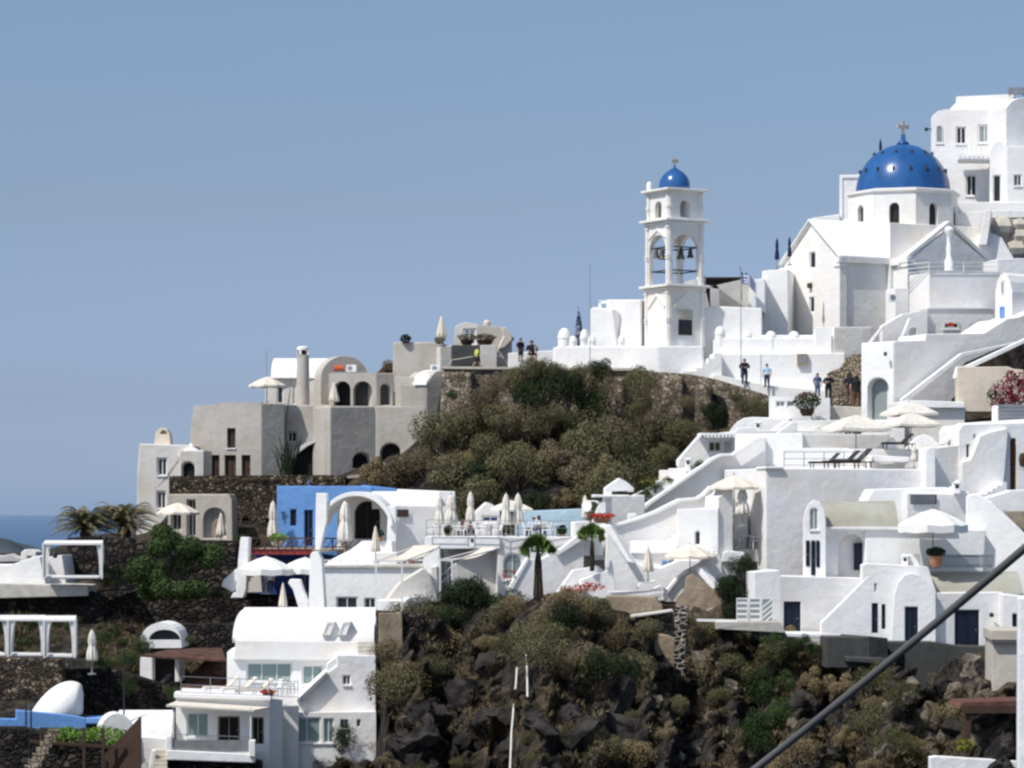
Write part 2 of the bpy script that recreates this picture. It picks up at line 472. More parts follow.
def railing(name, label, pts, h=1.0, mat='steel', rails=(1.0, 0.55, 0.12), step=1.4, r=0.025, cat='railing', group=None, parent=None):
    """posts and rails along world points (at floor level)"""
    pts = [Vector(p) for p in pts]
    posts = []; mbr = MB()
    for si, (a, b) in enumerate(zip(pts[:-1], pts[1:])):
        n = max(1, int((b - a).length / step))
        for i in range(1 if si else 0, n + 1):
            q = a.lerp(b, i / n); mbp = MB()
            mbp.bar(q, q + Vector((0, 0, h)), r * 2); posts.append(mbp)
        for f in rails:
            mbr.bar(a + Vector((0, 0, h * f)), b + Vector((0, 0, h * f)), r * 1.6)
    if parent is None:
        rt = root(name, label, cat, pts[0], group)
        for m_ in posts: m_.build('post', mat, rt)
        mbr.build('rail', mat, rt)
        return rt
    q = mbr.build(name, mat, parent)
    for m_ in posts: m_.build('post', mat, q)
    return q
# ------------------------------------------------------------------ terrain, sea, far land
COLS = {
 -140: [(120, 980), (152, 830), (168, 740), (178, 700), (186, 660), (194, 605), (206, 562), (222, 556), (232, 554), (245, 570), (300, 1100)],
 20:  [(120, 980), (152, 820), (168, 735), (178, 672), (185.5, 614), (194, 600), (204, 560), (222, 554), (232, 552), (245, 570), (300, 1100)],
 110: [(120, 980), (152, 800), (168, 732), (178, 668), (186, 618), (193, 602), (204, 556), (226, 534), (236, 532), (250, 545), (300, 1100)],
 200: [(120, 980), (157, 785), (168, 755), (176, 700), (185, 652), (191, 606), (207, 560), (219, 548), (224, 490), (252, 480), (300, 1100)],
 300: [(120, 980), (156, 785), (165, 770), (173, 690), (179, 622), (189, 606), (202, 566), (219, 548), (224, 490), (252, 472), (300, 1100)],
 374: [(120, 980), (150, 810), (162, 775), (168, 720), (173, 626), (183, 606), (199, 560), (209, 512), (223, 468), (250, 450), (300, 900)],
 392: [(120, 980), (147, 800), (157, 742), (163, 685), (170, 622), (182, 606), (198, 556), (208, 510), (220, 465), (238, 445), (300, 850)],
 428: [(120, 980), (146, 800), (154, 737), (161, 672), (168, 616), (181, 606), (197, 550), (205, 505), (216, 458), (226, 438), (300, 800)],
 446: [(120, 980), (146, 800), (154, 735), (161, 668), (168, 612), (181, 602), (196, 545), (203, 503), (209, 445), (215, 378), (300, 800)],
 500: [(120, 980), (146, 800), (151, 735), (158, 668), (166, 612), (177, 606), (193, 536), (201, 505), (209, 436), (215, 378), (300, 800)],
 560: [(120, 980), (144, 800), (149, 740), (157, 670), (166, 610), (176, 604), (191, 534), (200, 505), (208.5, 434), (215, 378), (300, 700)],
 640: [(120, 980), (144, 800), (151, 740), (160, 680), (168, 618), (176, 604), (189, 540), (199, 500), (208, 438), (215, 382), (300, 600)],
 750: [(120, 980), (144, 800), (153, 740), (162, 680), (169, 626), (177, 612), (188, 575), (199, 500), (207, 445), (215, 402), (300, 480)],
 850: [(120, 980), (143, 800), (152, 745), (160, 695), (168, 655), (180, 620), (190, 565), (197, 490), (206, 435), (216, 400), (300, 330)],
 950: [(120, 980), (142, 800), (149, 745), (157, 695), (167, 660), (180, 620), (190, 565), (197, 490), (206, 430), (218, 360), (300, 240)],
 1180: [(120, 980), (142, 800), (149, 745), (157, 695), (167, 660), (180, 620), (190, 565), (197, 490), (206, 430), (218, 360), (300, 240)],
}
cx_keys = sorted(COLS)
def net(px, t):
    i = 0
    while i < len(cx_keys) - 2 and px > cx_keys[i + 1]: i += 1
    a, b = cx_keys[i], cx_keys[i + 1]
    f = min(1, max(0, (px - a) / (b - a))); f = f * f * (3 - 2 * f)
    k = min(int(t), 9); g = t - k
    def at(c):
        q = COLS[c]; return (q[k][0] * (1 - g) + q[k + 1][0] * g, q[k][1] * (1 - g) + q[k + 1][1] * g)
    p, q = at(a), at(b)
    return p[0] * (1 - f) + q[0] * f, p[1] * (1 - f) + q[1] * f
def ground(px, t):
    Y, py = net(px, t)
    return P(px, py, Y)
def rough(px, t):
    """how wild the ground is: 1 on the cliff, less under the buildings"""
    if t < 4.1: a = 1.0
    else: a = max(0.0, 1 - (t - 4.1) * 2.2)
    if px < 370: a *= max(0.15, 1 - (370 - px) / 60) if px > 300 else 0.15
    if 400 < px < 700 and 6.3 < t < 8.0: a = max(a, 0.3)
    return a
NU, NT = 420, 300
tv = []; tf = []
tw = []
def tsamp(j):
    # more rows where the cliff is
    return 10 * j / NT
for j in range(NT + 1):
    t = tsamp(j)
    for i in range(NU + 1):
        px = -140 + 1320 * i / NU
        p = ground(px, t)
        a = rough(px, t)
        q = p * 0.16
        n = noise.hetero_terrain(q, 0.9, 2.1, 6, 0.4)
        rid = noise.ridged_multi_fractal(p * 0.11 + Vector((9, 3, 1)), 0.9, 2.2, 5, 0.9, 2.0)
        vor = noise.voronoi(p * 0.45)[0]
        crag = (vor[1] - vor[0]) * 1.6
        vor2 = noise.voronoi(p * 1.3 + Vector((3, 1, 7)))[0]
        d = a * (n * 1.0 + rid * 1.3 - 2.6 + min(crag, 1.3) * 1.7 + (vor2[1] - vor2[0]) * 0.55) + (1 - a) * 0.15 * n
        if px > 372 and t < 4.6:
            g1 = noise.noise(Vector((px * .022 + t * .25, 3.3, t * .12))); g2 = noise.noise(Vector((px * .06 - t * .3, 7.7, t * .35)))
            d += a * (3.4 * (abs(g1) ** .6 * (1 if g1 > 0 else -1)) + 2.0 * g2) * min(1, (px - 372) / 40) * min(1, (4.6 - t) / .8)
        d = max(-5.5, min(3.4, d))
        p = p + Vector((0.15 * d, -0.85 * d, 0.45 * d - 0.15 * (1 - a)))
        tv.append(p)
for j in range(NT):
    for i in range(NU):
        k = j * (NU + 1) + i
        tf.append((k, k + 1, k + NU + 2, k + NU + 1))
mb = MB(); mb.v = tv; mb.f = tf
m, nt, b = newmat('volcanic_cliff_ground')
pv = pos_scaled(nt)
na = nd(nt, 'ShaderNodeTexNoise', Scale=0.16, Detail=8.0, Roughness=0.65); lk(nt, pv, na.inputs['Vector'])
nb = nd(nt, 'ShaderNodeTexNoise', Scale=1.4, Detail=9.0, Roughness=0.72); lk(nt, pv, nb.inputs['Vector'])
vo = nd(nt, 'ShaderNodeTexVoronoi', Scale=1.2, feature='F1'); lk(nt, pv, vo.inputs['Vector'])
rock = ramp(nt, nb.outputs['Fac'], [(0.32, (0.006, 0.006, 0.007)), (0.5, (0.035, 0.032, 0.030)), (0.62, (0.095, 0.086, 0.078)), (0.78, (0.22, 0.195, 0.165))])
earth = ramp(nt, nb.outputs['Fac'], [(0.32, (0.035, 0.027, 0.018)), (0.52, (0.12, 0.092, 0.060)), (0.72, (0.24, 0.17, 0.105))])
mk = ramp(nt, na.outputs['Fac'], [(0.48, (0, 0, 0)), (0.60, (1, 1, 1))])
mxn = nd(nt, 'ShaderNodeMix', data_type='RGBA'); lk(nt, mk, mxn.inputs[0]); lk(nt, rock, mxn.inputs[6]); lk(nt, earth, mxn.inputs[7])
lk(nt, mxn.outputs[2], b.inputs['Base Color'])
b.inputs['Roughness'].default_value = 0.95; b.inputs['Specular IOR Level'].default_value = 0.1
bp = nd(nt, 'ShaderNodeBump', Strength=1.0, Distance=0.6); lk(nt, nb.outputs['Fac'], bp.inputs['Height'])
bp2 = nd(nt, 'ShaderNodeBump', Strength=0.7, Distance=0.4); lk(nt, vo.outputs['Distance'], bp2.inputs['Height']); lk(nt, bp.outputs['Normal'], bp2.inputs['Normal'])
lk(nt, bp2.outputs['Normal'], b.inputs['Normal'])
M['ground'] = m
me = bpy.data.meshes.new('terrain'); me.from_pydata([tuple(v) for v in tv], [], tf)
me.materials.append(m)
terr = bpy.data.objects.new('terrain', me); COL.objects.link(terr); tag(terr, kind='structure')
from mathutils.bvhtree import BVHTree
TB = BVHTree.FromPolygons(tv, tf)
def on_ground(px, py, fallback=170, sink=0.0):
    """the ground point seen at px,py"""
    d = Vector(((px - CX) / F, 1, (HZ - py) / F)).normalized()
    o = Vector((0, 0, ZC)); hit = TB.ray_cast(o, d)[0]
    if hit is None: return P(px, py, fallback)
    return hit - Vector((0, 0, sink))
def drop(x, y, z0=400):
    h = TB.ray_cast(Vector((x, y, z0)), Vector((0, 0, -1)))[0]
    return h.z if h else None

# sea
mb = MB()
N = 40; rs = [60, 300, 1000, 3000, 8000, 20000, 45000]
vs = []; fs = []
for r in rs:
    for k in range(N + 1):
        t = pi * (k / N) 
        vs.append((r * cos(t), r * sin(t), -0.5))
for i in range(len(rs) - 1):
    for k in range(N):
        fs.append((i * (N + 1) + k, i * (N + 1) + k + 1, (i + 1) * (N + 1) + k + 1, (i + 1) * (N + 1) + k))
mb.add(vs, fs)
m, nt, b = newmat('haze_painted_sea_water')
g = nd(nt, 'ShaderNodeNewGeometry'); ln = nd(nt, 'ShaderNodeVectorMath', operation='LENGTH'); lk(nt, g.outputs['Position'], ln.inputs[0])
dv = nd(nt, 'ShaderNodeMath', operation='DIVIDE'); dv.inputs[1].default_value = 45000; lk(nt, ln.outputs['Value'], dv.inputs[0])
lk(nt, ramp(nt, dv.outputs[0], [(0.0, (0.03, 0.065, 0.12)), (0.12, (0.072, 0.125, 0.21)), (0.35, (0.10, 0.165, 0.265)), (1.0, (0.15, 0.22, 0.32))]), b.inputs['Base Color'])  # distance haze painted into the water colour, paler toward the horizon
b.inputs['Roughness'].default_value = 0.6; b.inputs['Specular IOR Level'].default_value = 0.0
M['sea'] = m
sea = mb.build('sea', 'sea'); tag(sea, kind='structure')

# the far coast beyond the village
mb = MB(); vs = []; fs = []
nx, ny = 120, 14
for j in range(ny + 1):
    for i in range(nx + 1):
        px = -220 + 300 * i / nx; Y = 1500 + 60 * j
        e = max(0.0, min(1.0, 1 - max(0, (px - 30)) / 34))
        h = (103 - max(0, px) * .16) * (e > 0) * min(1, e * 2.2) * (min(1, .8 + j / 15) if j < 6 else 0.8) + noise.fractal(Vector((px * .03, j * .5, 0)), 1, 2, 4) * 3 * e
        vs.append(((px - CX) / F * Y, Y, -2 + h))
for j in range(ny):
    for i in range(nx):
        k = j * (nx + 1) + i; fs.append((k, k + 1, k + nx + 2, k + nx + 1))
mb.add(vs, fs)
M['farland'] = plain('haze_tinted_hill_scrub', (0.085, 0.105, 0.125), rough=1, var=0.25, spec=0, scale=0.02)  # blue-grey distance haze mixed into the scrub colour
fh = mb.build('far_hill', 'farland', smooth='all'); tag(fh, kind='structure')
# ------------------------------------------------------------------ the domed church
UP = Vector((0, 0, 1))
def zz(py, Y): return ZC + (HZ - py) / F * Y
CC = P(903, 0, 228); CC.z = 0
YW = 28.0
ch = root('domed_church', 'large white church with blue dome dotted with dark studs and octagonal drum', 'church', Vector((CC.x, CC.y, zz(345, 228))))
def CL(a, d, yaw=YW):  # church frame origin shifted a along u, d along v
    l = Loc(CC, YW); return Loc(CC + l.u * a + l.v * d, yaw)
ze = zz(259, 223); zr = zz(221, 223); zb = zz(350, 223); hw = 3.75
def gable(fr, hw_, zb, ze, zr, depth, op=(), thick=None):
    mb = MB(); mass(mb, fr, [(-hw_, zb), (hw_, zb), (hw_, ze), (0, zr), (-hw_, ze)], depth, op, 0.2)
    return mb
# front arm (gable turned right), left arm (gable turned left), central block, back arm
fa = CL(0, -5.9, YW)
gable(fa, hw, zb, ze - .2, zr - .7, 6.0).build('nave_wall', 'church', ch, bevel=.05)
la = CL(-8.3, 0, YW - 90)
w1 = [(-.35, zz(268, 224)), (.45, zz(268, 224)), (.45, zz(252, 224)), (-.35, zz(252, 224))]
w2 = [(-.35, zz(312, 224)), (.3, zz(312, 224)), (.3, zz(297, 224)), (-.35, zz(297, 224))]
gable(la, hw, zb, ze, zr, 9.0, [w1, w2]).build('nave_wall', 'church', ch, bevel=.05)
for w_ in (w1, w2):
    mb = MB(); mass(mb, la, w_, .04, (), 0, .12); wn = mb.build('window', 'paint', ch)
    mb = MB(); mass(mb, la, [(x * .72 + .02, w_[0][1] + (z - w_[0][1]) * .86 + .08) for x, z in w_], .02, (), 0, .10); mb.build('pane', 'glass', wn)
mb = MB(); mass(mb, la, [(-.25, zz(288, 224)), (.1, zz(288, 224)), (.1, zz(283, 224)), (-.25, zz(283, 224))], .25, (), 0, -.25)
mb.build('wall_lamp', 'bronze', ch)
mb = MB(); mass(mb, CL(hw + .1, 0, YW), [(0, zb), (4.5, zb), (4.5, ze), (0, ze + 2.0)], 3.6, (), 0, -hw + .02); mb.build('nave_wall', 'church', ch, bevel=.05)
# roof slabs (white-washed) and raised gable copings
def groof(fr, hw_, ze, zr, d0, d1, t=.16, ov=.28):
    mb = MB()
    for s in (-1, 1):
        e = fr.pt(s * (hw_ + ov), ze - (zr - ze) / hw_ * ov + .1, d0); r = fr.pt(0, zr + .1, d0)
        mb.quadbox(e, r - e, fr.v * (d1 - d0), Vector((0, 0, t)))
    return mb
groof(la, hw, ze, zr, -.3, 8.2).build('roof', 'white', ch, bevel=.03)
groof(fa, hw, ze - .5, zr - 1.2, .75, 4.0).build('roof', 'white', ch, bevel=.03)
mb = MB(); mass(mb, fa, [(-hw - .25, ze - .4), (-hw - .25, ze), (0, zr - .0), (hw + .25, ze), (hw + .25, ze - .4), (0, zr - .3)], .7, (), 0, -.03)
mb.build('gable_coping', 'church', ch, bevel=.03)
mb = MB(); mass(mb, la, [(-hw - .3, ze - .2), (-hw - .3, ze + .05), (0, zr + .28), (hw + .3, ze + .05), (hw + .3, ze - .2), (0, zr - .02)], .5, (), 0, -.16)
mb.build('gable_coping', 'church', ch, bevel=.03)
# eaves cornices and corner pilasters
mb = MB()
c0 = CL(-8.3, -hw); mass(mb, c0, [(-.3, ze - .45), (-.3, ze - .05), (4.8, ze - .05), (4.8, ze - .45)], .4, (), 0, -.28)
mb.build('cornice', 'church', ch, bevel=.03)
mb = MB(); c1 = CL(-hw, -5.9, YW - 90); mass(mb, c1, [(-2.2, ze - .45), (-2.2, ze - .05), (.3, ze - .05), (.3, ze - .45)], .4, (), 0, -.28)
mb.build('cornice', 'church', ch, bevel=.03)
for (a, d) in ((-8.3, -hw), (-8.3, hw), (-hw, -5.9), (-hw, -hw), (hw, -5.9)):
    mb = MB(); q = CL(a, d)
    x0 = -.14 if a < 0 else -.5; y0 = -.14
    mb.quadbox(q.pt(x0, zb, y0), q.u * .65, q.v * .65, UP * (ze - zb - .3))
    mb.quadbox(q.pt(x0 - .1, ze - .75, y0 - .1), q.u * .85, q.v * .85, UP * .28)
    mb.build('pilaster', 'church', ch, bevel=.03)
# central block under the drum
zc = zz(227, 226); mb = MB(); q = CL(-4.1, -4.1)
mb.quadbox(q.pt(0, zb, 0), q.u * 8.2, q.v * 8.2, UP * (zc - zb)); mb.build('central_block', 'church', ch, bevel=.06)
# octagonal drum
Rd = 4.22; zd = zz(196.5, 228); dr = MB()
ang = [radians(YW + 22.5 + 45 * k) for k in range(8)]
vv = [Vector((CC.x + Rd * cos(t), CC.y + Rd * sin(t), 0)) for t in ang]
drum = MB()
panes = []
for k in range(8):
    a, b_ = vv[k], vv[(k + 1) % 8]
    L = (b_ - a).length; yaw = math.degrees(atan2((b_ - a).y, (b_ - a).x))
    fr = Loc(a, yaw)
    hole = ARCH(L / 2 - .38, L / 2 + .38, zz(225, 224), zz(202, 224), up=1)
    mass(drum, fr, [(0, zc - .4), (L, zc - .4), (L, zd), (0, zd)], .9, [hole], .45)
    panes.append((fr, L, hole))
do = drum.build('drum', 'church', ch)
for fr, L, hole in panes:
    mb = MB(); mass(mb, fr, hole, .05, (), 0, .34); wn = mb.build('window', 'glass', do)
    mb = MB(); c = L / 2; z0, z1 = zz(225, 224), zz(202, 224)
    mb.quadbox(fr.pt(c - .03, z0, .3), fr.u * .06, fr.v * .04, UP * (z1 - z0))
    for q_ in (.33, .66): mb.quadbox(fr.pt(c - .37, z0 + (z1 - z0) * q_, .3), fr.u * .74, fr.v * .04, UP * .05)
    mb.build('lattice', 'brown', wn)
mb = MB(); mb.lathe([(Rd + .0, zd - .05), (Rd + .18, zd + .05), (Rd + .18, zd + .2), (Rd - .3, zd + .3)], (CC.x, CC.y, 0), n=8)
th = radians(YW + 22.5); 
mb.v = [Vector((CC.x, CC.y, 0)) + Matrix.Rotation(th, 3, 'Z') @ (v - Vector((CC.x, CC.y, 0))) for v in mb.v]
mb.build('drum_cornice', 'church', ch)
Rm = 3.58; zm = zd + .2; Hm = 3.75
prof = [(Rm * cos(t) * (1), zm + Hm * sin(t)) for t in [pi / 2 * i / 26 for i in range(25)]] + [(.5, zm + Hm - .02), (.42, zm + Hm + .18), (.2, zm + Hm + .3), (.16, zm + Hm + .75), (0.0, zm + Hm + .8)]
mb = MB(); mb.lathe(prof, (CC.x, CC.y, 0), n=64); dm = mb.build('dome', 'dome', ch, smooth='all')
for (el, n_, o_) in ((26, 16, .1), (52, 12, .3)):
    for k in range(n_):
        t = 2 * pi * (k + o_) / n_; e = radians(el)
        p = Vector((CC.x + (Rm + .08) * cos(e) * cos(t), CC.y + (Rm + .08) * cos(e) * sin(t), zm + Hm * sin(e)))
        mb = MB(); mb.tube([p - UP * .13, p + UP * .13], .10, 6); mb.build('stud', 'bronze', dm)
def cross(parent, c, h, w, t, yaw, mat='gilt'):
    l = Loc(c, yaw); mb = MB()
    mb.quadbox(l.pt(-t / 2, 0, -t / 2), l.u * t, l.v * t, UP * h)
    mb.quadbox(l.pt(-w / 2, h * .55, -t / 2 + .003), l.u * w, l.v * (t - .006), UP * t)
    for s in (-1, 1): mb.quadbox(l.pt(s * w / 2 - .09, h * .55 - .06, -t / 2 + .006), l.u * .18, l.v * (t - .012), UP * (t + .12))
    return mb.build('cross', mat, parent)
cross(ch, Vector((CC.x, CC.y, zm + Hm + .7)), 1.05, .8, .17, YW)

# ------------------------------------------------------------------ the bell tower
TC = P(674.5, 0, 215); TC.z = 0; TY = 30.0
bt = root('bell_tower', 'tall open white bell tower in three tiers with a small blue dome', 'bell tower', Vector((TC.x, TC.y, zz(350, 215))))
def T4(hwid, k): # k-th face frame: origin at left end of face
    yaw = TY + 90 * k; l = Loc(TC, yaw); return Loc(TC - l.u * hwid - l.v * hwid, yaw)
def tier(hwid, z0, z1, hole, th, name, mat='church'):
    mb = MB()
    for k in range(4):
        fr = T4(hwid, k); h = hole(hwid)
        mb2 = MB(); mass(mb2, fr, [(0 if k % 2 == 0 else .001, z0), (2 * hwid, z0), (2 * hwid, z1), (0, z1)], th, [h], 0, 0, through=True)
        mb.add(mb2.v, mb2.f)
    return mb.build(name, mat, bt)
def slabsq(hwid, z0, z1, name='cornice', mat='church', bev=.03):
    mb = MB(); l = Loc(TC, TY); mb.quadbox(l.pt(-hwid, z0, -hwid), l.u * 2 * hwid, l.v * 2 * hwid, UP * (z1 - z0))
    return mb.build(name, mat, bt, bevel=bev)
Zt = lambda py: zz(py, 214)
slabsq(1.5, Zt(385), Zt(289), 'base_wall')
slabsq(1.64, Zt(290), Zt(288)); slabsq(1.86, Zt(287.6), Zt(285))
tier(1.45, Zt(284.5), Zt(224), lambda h: ARCH(h - 1.08, h + 1.08, Zt(284.3), Zt(234.5), up=1), .32, 'belfry_wall')
slabsq(1.6, Zt(224.2), Zt(222)); slabsq(1.84, Zt(221.6), Zt(219.2))
tier(1.38, Zt(218.8), Zt(193), lambda h: ARCH(h - .42, h + .42, Zt(217.5), Zt(200.5), up=1), .3, 'upper_wall')
slabsq(1.54, Zt(193.2), Zt(191.2)); slabsq(1.76, Zt(191.2), Zt(189))
# pilasters, gable mouldings on faces
for k in range(4):
    for (hwid, z0, z1, n_) in ((1.45, Zt(284.5), Zt(224.5), 'pilaster'), (1.38, Zt(218.8), Zt(193.5), 'pilaster'), (1.5, Zt(346), Zt(290), 'pilaster')):
        fr = T4(hwid, k)
        for a in (.0, 2 * hwid - .3):
            mb = MB(); mb.quadbox(fr.pt(a + (.07 if a > 0 else .0), z0, -.1), fr.u * .24, fr.v * .1, UP * (z1 - z0))
            for q_ in (.42, .47, .93): mb.quadbox(fr.pt(a + (.07 if a > 0 else 0) - .05, z0 + (z1 - z0) * q_, -.15), fr.u * .34, fr.v * .1, UP * .1)
            mb.build(n_, 'church', bt)
    fr = T4(1.45, k)
    mb = MB(); mass(mb, fr, [(.35, Zt(237)), (1.45, Zt(228)), (2.55, Zt(237)), (2.55, Zt(239)), (1.45, Zt(230.5)), (.35, Zt(239))], .1, (), 0, -.09)
    mb.build('gable_moulding', 'church', bt); mb = MB()
    fr = T4(1.5, k)
    mass(mb, fr, [(.4, Zt(306)), (1.5, Zt(293)), (2.6, Zt(306)), (2.6, Zt(308.5)), (1.5, Zt(296)), (.4, Zt(308.5))], .1, (), 0, -.09)
    mb.build('gable_moulding', 'church', bt)
fr = T4(1.5, 0)
mb = MB(); mass(mb, fr, R(.85, 2.0, Zt(335.5), Zt(320)), .1, (), 0, -.04); wn = mb.build('window', 'brown', bt)
mb = MB(); mass(mb, fr, R(.95, 1.9, Zt(334.5), Zt(321)), .04, (), 0, -.06); mb.build('pane', 'glass', wn)
mb = MB(); mass(mb, fr, R(.8, 2.05, Zt(319), Zt(310)), .06, (), 0, -.05); mb.build('panel', 'sand', bt)
prof = [(1.1, 0), (1.13, .25), (1.08, .6), (.92, .95), (.66, 1.24), (.36, 1.44), (.12, 1.58), (.06, 1.75), (0, 1.8)]
mb = MB(); mb.lathe([(r, z + Zt(188.6)) for r, z in prof], (TC.x, TC.y, 0), n=40); mb.build('dome', 'dome', bt, smooth='all')
cross(bt, Vector((TC.x, TC.y, Zt(188.6) + 1.7)), .62, .45, .1, TY)
for k in (3,):
    fr = T4(1.3, k); c = fr.pt(.0, Zt(188.6), 0.0)
    mb = MB(); mb.lathe([(.2, 0), (.22, .3), (.2, .5), (.1, .62), (0, .66)], c, n=10); mb.build('finial', 'white', bt, smooth=True)
# bell beams and bells
l = Loc(TC, TY)
mb = MB()
for z in (Zt(247), Zt(270.5)):
    mb = MB()
    for s in (-1, 1):
        mb.bar(l.pt(-1.2, z, s * 1.22), l.pt(1.2, z, s * 1.22), .09); mb.bar(l.pt(s * 1.22, z - .01, -1.2), l.pt(s * 1.22, z - .01, 1.2), .09)
    mb.build('bell_beam', 'bronze', bt)
bp_ = [(0, .02), (.06, 0), (.13, -.06), (.17, -.25), (.2, -.5), (.28, -.72), (.34, -.8), (.3, -.8)]
for (a, d, s) in ((-.25, -1.22, 1.0), (.55, -1.22, .85), (-1.22, -.3, 1.0), (-1.22, .5, .8), (.3, 1.22, .9)):
    mb = MB(); c = l.pt(a, Zt(248), d); mb.lathe([(r * s, z * s) for r, z in bp_], c, n=16)
    mb.build('bell', 'bronze', bt, smooth=True)
# stepped masses beside the tower
Wb = Bld('tower_annexe', 'sloping white buttress block with small roof handle left of the bell tower', 'building', 620, 360, 216)
f1 = Fac(600, 216, -14)
Wb.mass(f1, [(588, 352), (590, 309), (594, 307), (613, 309), (618, 352)], 3.0, 'white', bevel=.1)
f2 = Fac(620, 217.5, -14)
Wb.mass(f2, [(606, 356), (606, 299.5), (646, 299.5), (646, 356)], 4, 'white2', bevel=.1)
Wb.mass(Fac(630, 215.5, -16), [(617, 352), (625, 299.5), (641, 299.5), (641, 352)], 2.0, 'white', bevel=.08)
mb = MB()
for x in (596.5, ): mass(mb, f1, R(x - 1, x + 1.4, 299, 312), .3, (), 0, 1.0)
mass(mb, f1, R(595.6, 609, 299.5, 302.5), .3, (), 0, 1.0)
Wb.part('roof_handle', mb, 'white')
def knob(px, py0, py1, wpx, Y, parent):
    s = Y / F; c = P(px, py1, Y); h = (py1 - py0) * s; r = wpx * s / 2
    mb = MB(); mb.lathe([(r, -.3), (r * 1.02, h * .42), (r * 1.1, h * .45), (r * 1.05, h * .55), (r * .85, h * .8), (r * .4, h * .97), (0, h)], c, n=14)
    mb.build('domed_knob', 'white', parent, smooth=True)
# forecourt parapets
fp = Bld('forecourt_wall', 'long white forecourt parapet under the bell tower above the stone wall', 'wall', 600, 370, 214)
fp.mass(Fac(600, 214, -3), [(553, 380), (553, 348), (560, 346), (656, 346), (656, 380)], 1.2, bevel=.1)
fp.mass(Fac(658, 212.5, -16), [(630, 385), (630, 347), (659, 346), (659, 385)], .8, bevel=.08)
fp.mass(Fac(660, 212.5, 8), [(658.5, 385), (658.5, 346), (703, 346), (703, 372), (690, 385)], .8, 'white', bevel=.08)
for a_ in ((564.5, 328, 347, 13, 214.6), (573, 336, 347, 8, 214.4), (584.5, 329, 347, 9, 214.6), (592, 335, 347, 8, 214.4), (621.5, 335, 348, 7, 214.4)): knob(*a_, fp.root)
fp2 = Bld('parapet', 'low white parapet where two tourists rest beside the cliff path', 'wall', 530, 372, 217.5)
fp2.mass(Fac(530, 217.5, -2), [(508, 385), (508, 353), (558, 350), (558, 385)], .5, bevel=.05)
st = Bld('stair', 'white stone steps descending from the bell tower to the cliff path', 'stairs', 700, 378, 212)
pts = [(683, 392), (683, 371), (696, 371), (696, 367.5), (702, 367.5), (702, 363), (708, 363), (708, 358), (714, 358), (714, 353), (722, 353), (722, 392)]
st.mass(Fac(700, 212, 4), pts, 2.5, 'white', name='flight', bevel=.02)
# church forecourt walls to the right of the tower
w = Bld('forecourt_wall', 'tiered white wall with bench ledge below the church forecourt', 'wall', 765, 370, 214)
w.mass(Fac(765, 215, -4), [(700, 400), (700, 310), (712, 306), (762, 308), (762, 335), (840, 335), (840, 400)], 3, bevel=.08)
w.mass(Fac(765, 213.6, -5), [(713, 402), (713, 340), (723, 338), (845, 338), (845, 402)], 1.2, bevel=.06)
w.mass(Fac(765, 212.8, -5), [(716, 404), (716, 356), (722, 354), (845, 353), (845, 404)], .8, 'white', name='bench_ledge', bevel=.06)
w.mass(Fac(825, 213, -12), [(815, 376), (815, 327), (834, 327), (834, 376)], 3, name='pier')
w.mass(Fac(846, 213, 22), [(834, 376), (834, 327), (872, 327), (872, 376)], 3, 'church', name='pier')
w.mass(Fac(765, 211.5, -6), [(690, 392), (705, 382), (715, 374), (765, 385), (838, 392), (838, 406), (760, 402)], 4.2, 'white', name='path_edge', bevel=.02)
for i, x in enumerate((720, 747, 771, 794, 818)): knob(x, (326 if i == 0 else 331), 341, 10, 214.2, w.root)
mb = MB(); f = Fac(800, 212.6, -5); mass(mb, f, R(797, 807.5, 354, 365.5), .35, (), 0, -.3)
eb = mb.build('electric_box', 'olivew'); tag(eb, 'weathered electric meter box on the white wall behind the walkers', 'electric box')
mb = MB(); mass(mb, f, R(799, 802, 356, 363), .02, (), 0, -.33); mass(mb, f, R(803, 806, 356, 363), .02, (), 0, -.33); o = mb.build('door', 'steel', eb)
# backdrop walls between tower and church
bk = Bld('shaded_terrace_house', 'grey shaded terrace wall behind the Greek flag', 'house', 725, 305, 222)
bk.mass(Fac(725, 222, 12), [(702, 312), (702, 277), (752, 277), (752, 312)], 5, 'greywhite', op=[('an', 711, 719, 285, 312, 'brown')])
bk.mass(Fac(705, 219, -10), [(700, 300), (700, 275), (704, 275), (704, 300)], 1, name='post')
bk2 = Bld('roof_house', 'plain white block stepping up to the left church gable', 'house', 775, 305, 224)
bk2.mass(Fac(775, 222.5, -12), [(762, 340), (762, 271), (768, 270), (788, 269), (788, 340)], 5)
bk2.mass(Fac(757, 220, -6), [(748, 312), (750, 280), (765, 278), (765, 312)], 3, 'white')
bk3 = Bld('white_tower_block', 'tall white stair block seen left behind the blue dome', 'building', 848, 220, 238)
bk3.mass(Fac(848, 238, -8), [(839.5, 260), (839.5, 175), (880, 174), (880, 260)], 5, op=[('n', 843, 858, 178, 220)], recess=.1)
bk3.mass(Fac(826, 236, -8), [(808, 262), (812, 218), (840, 214), (840, 262)], 6)
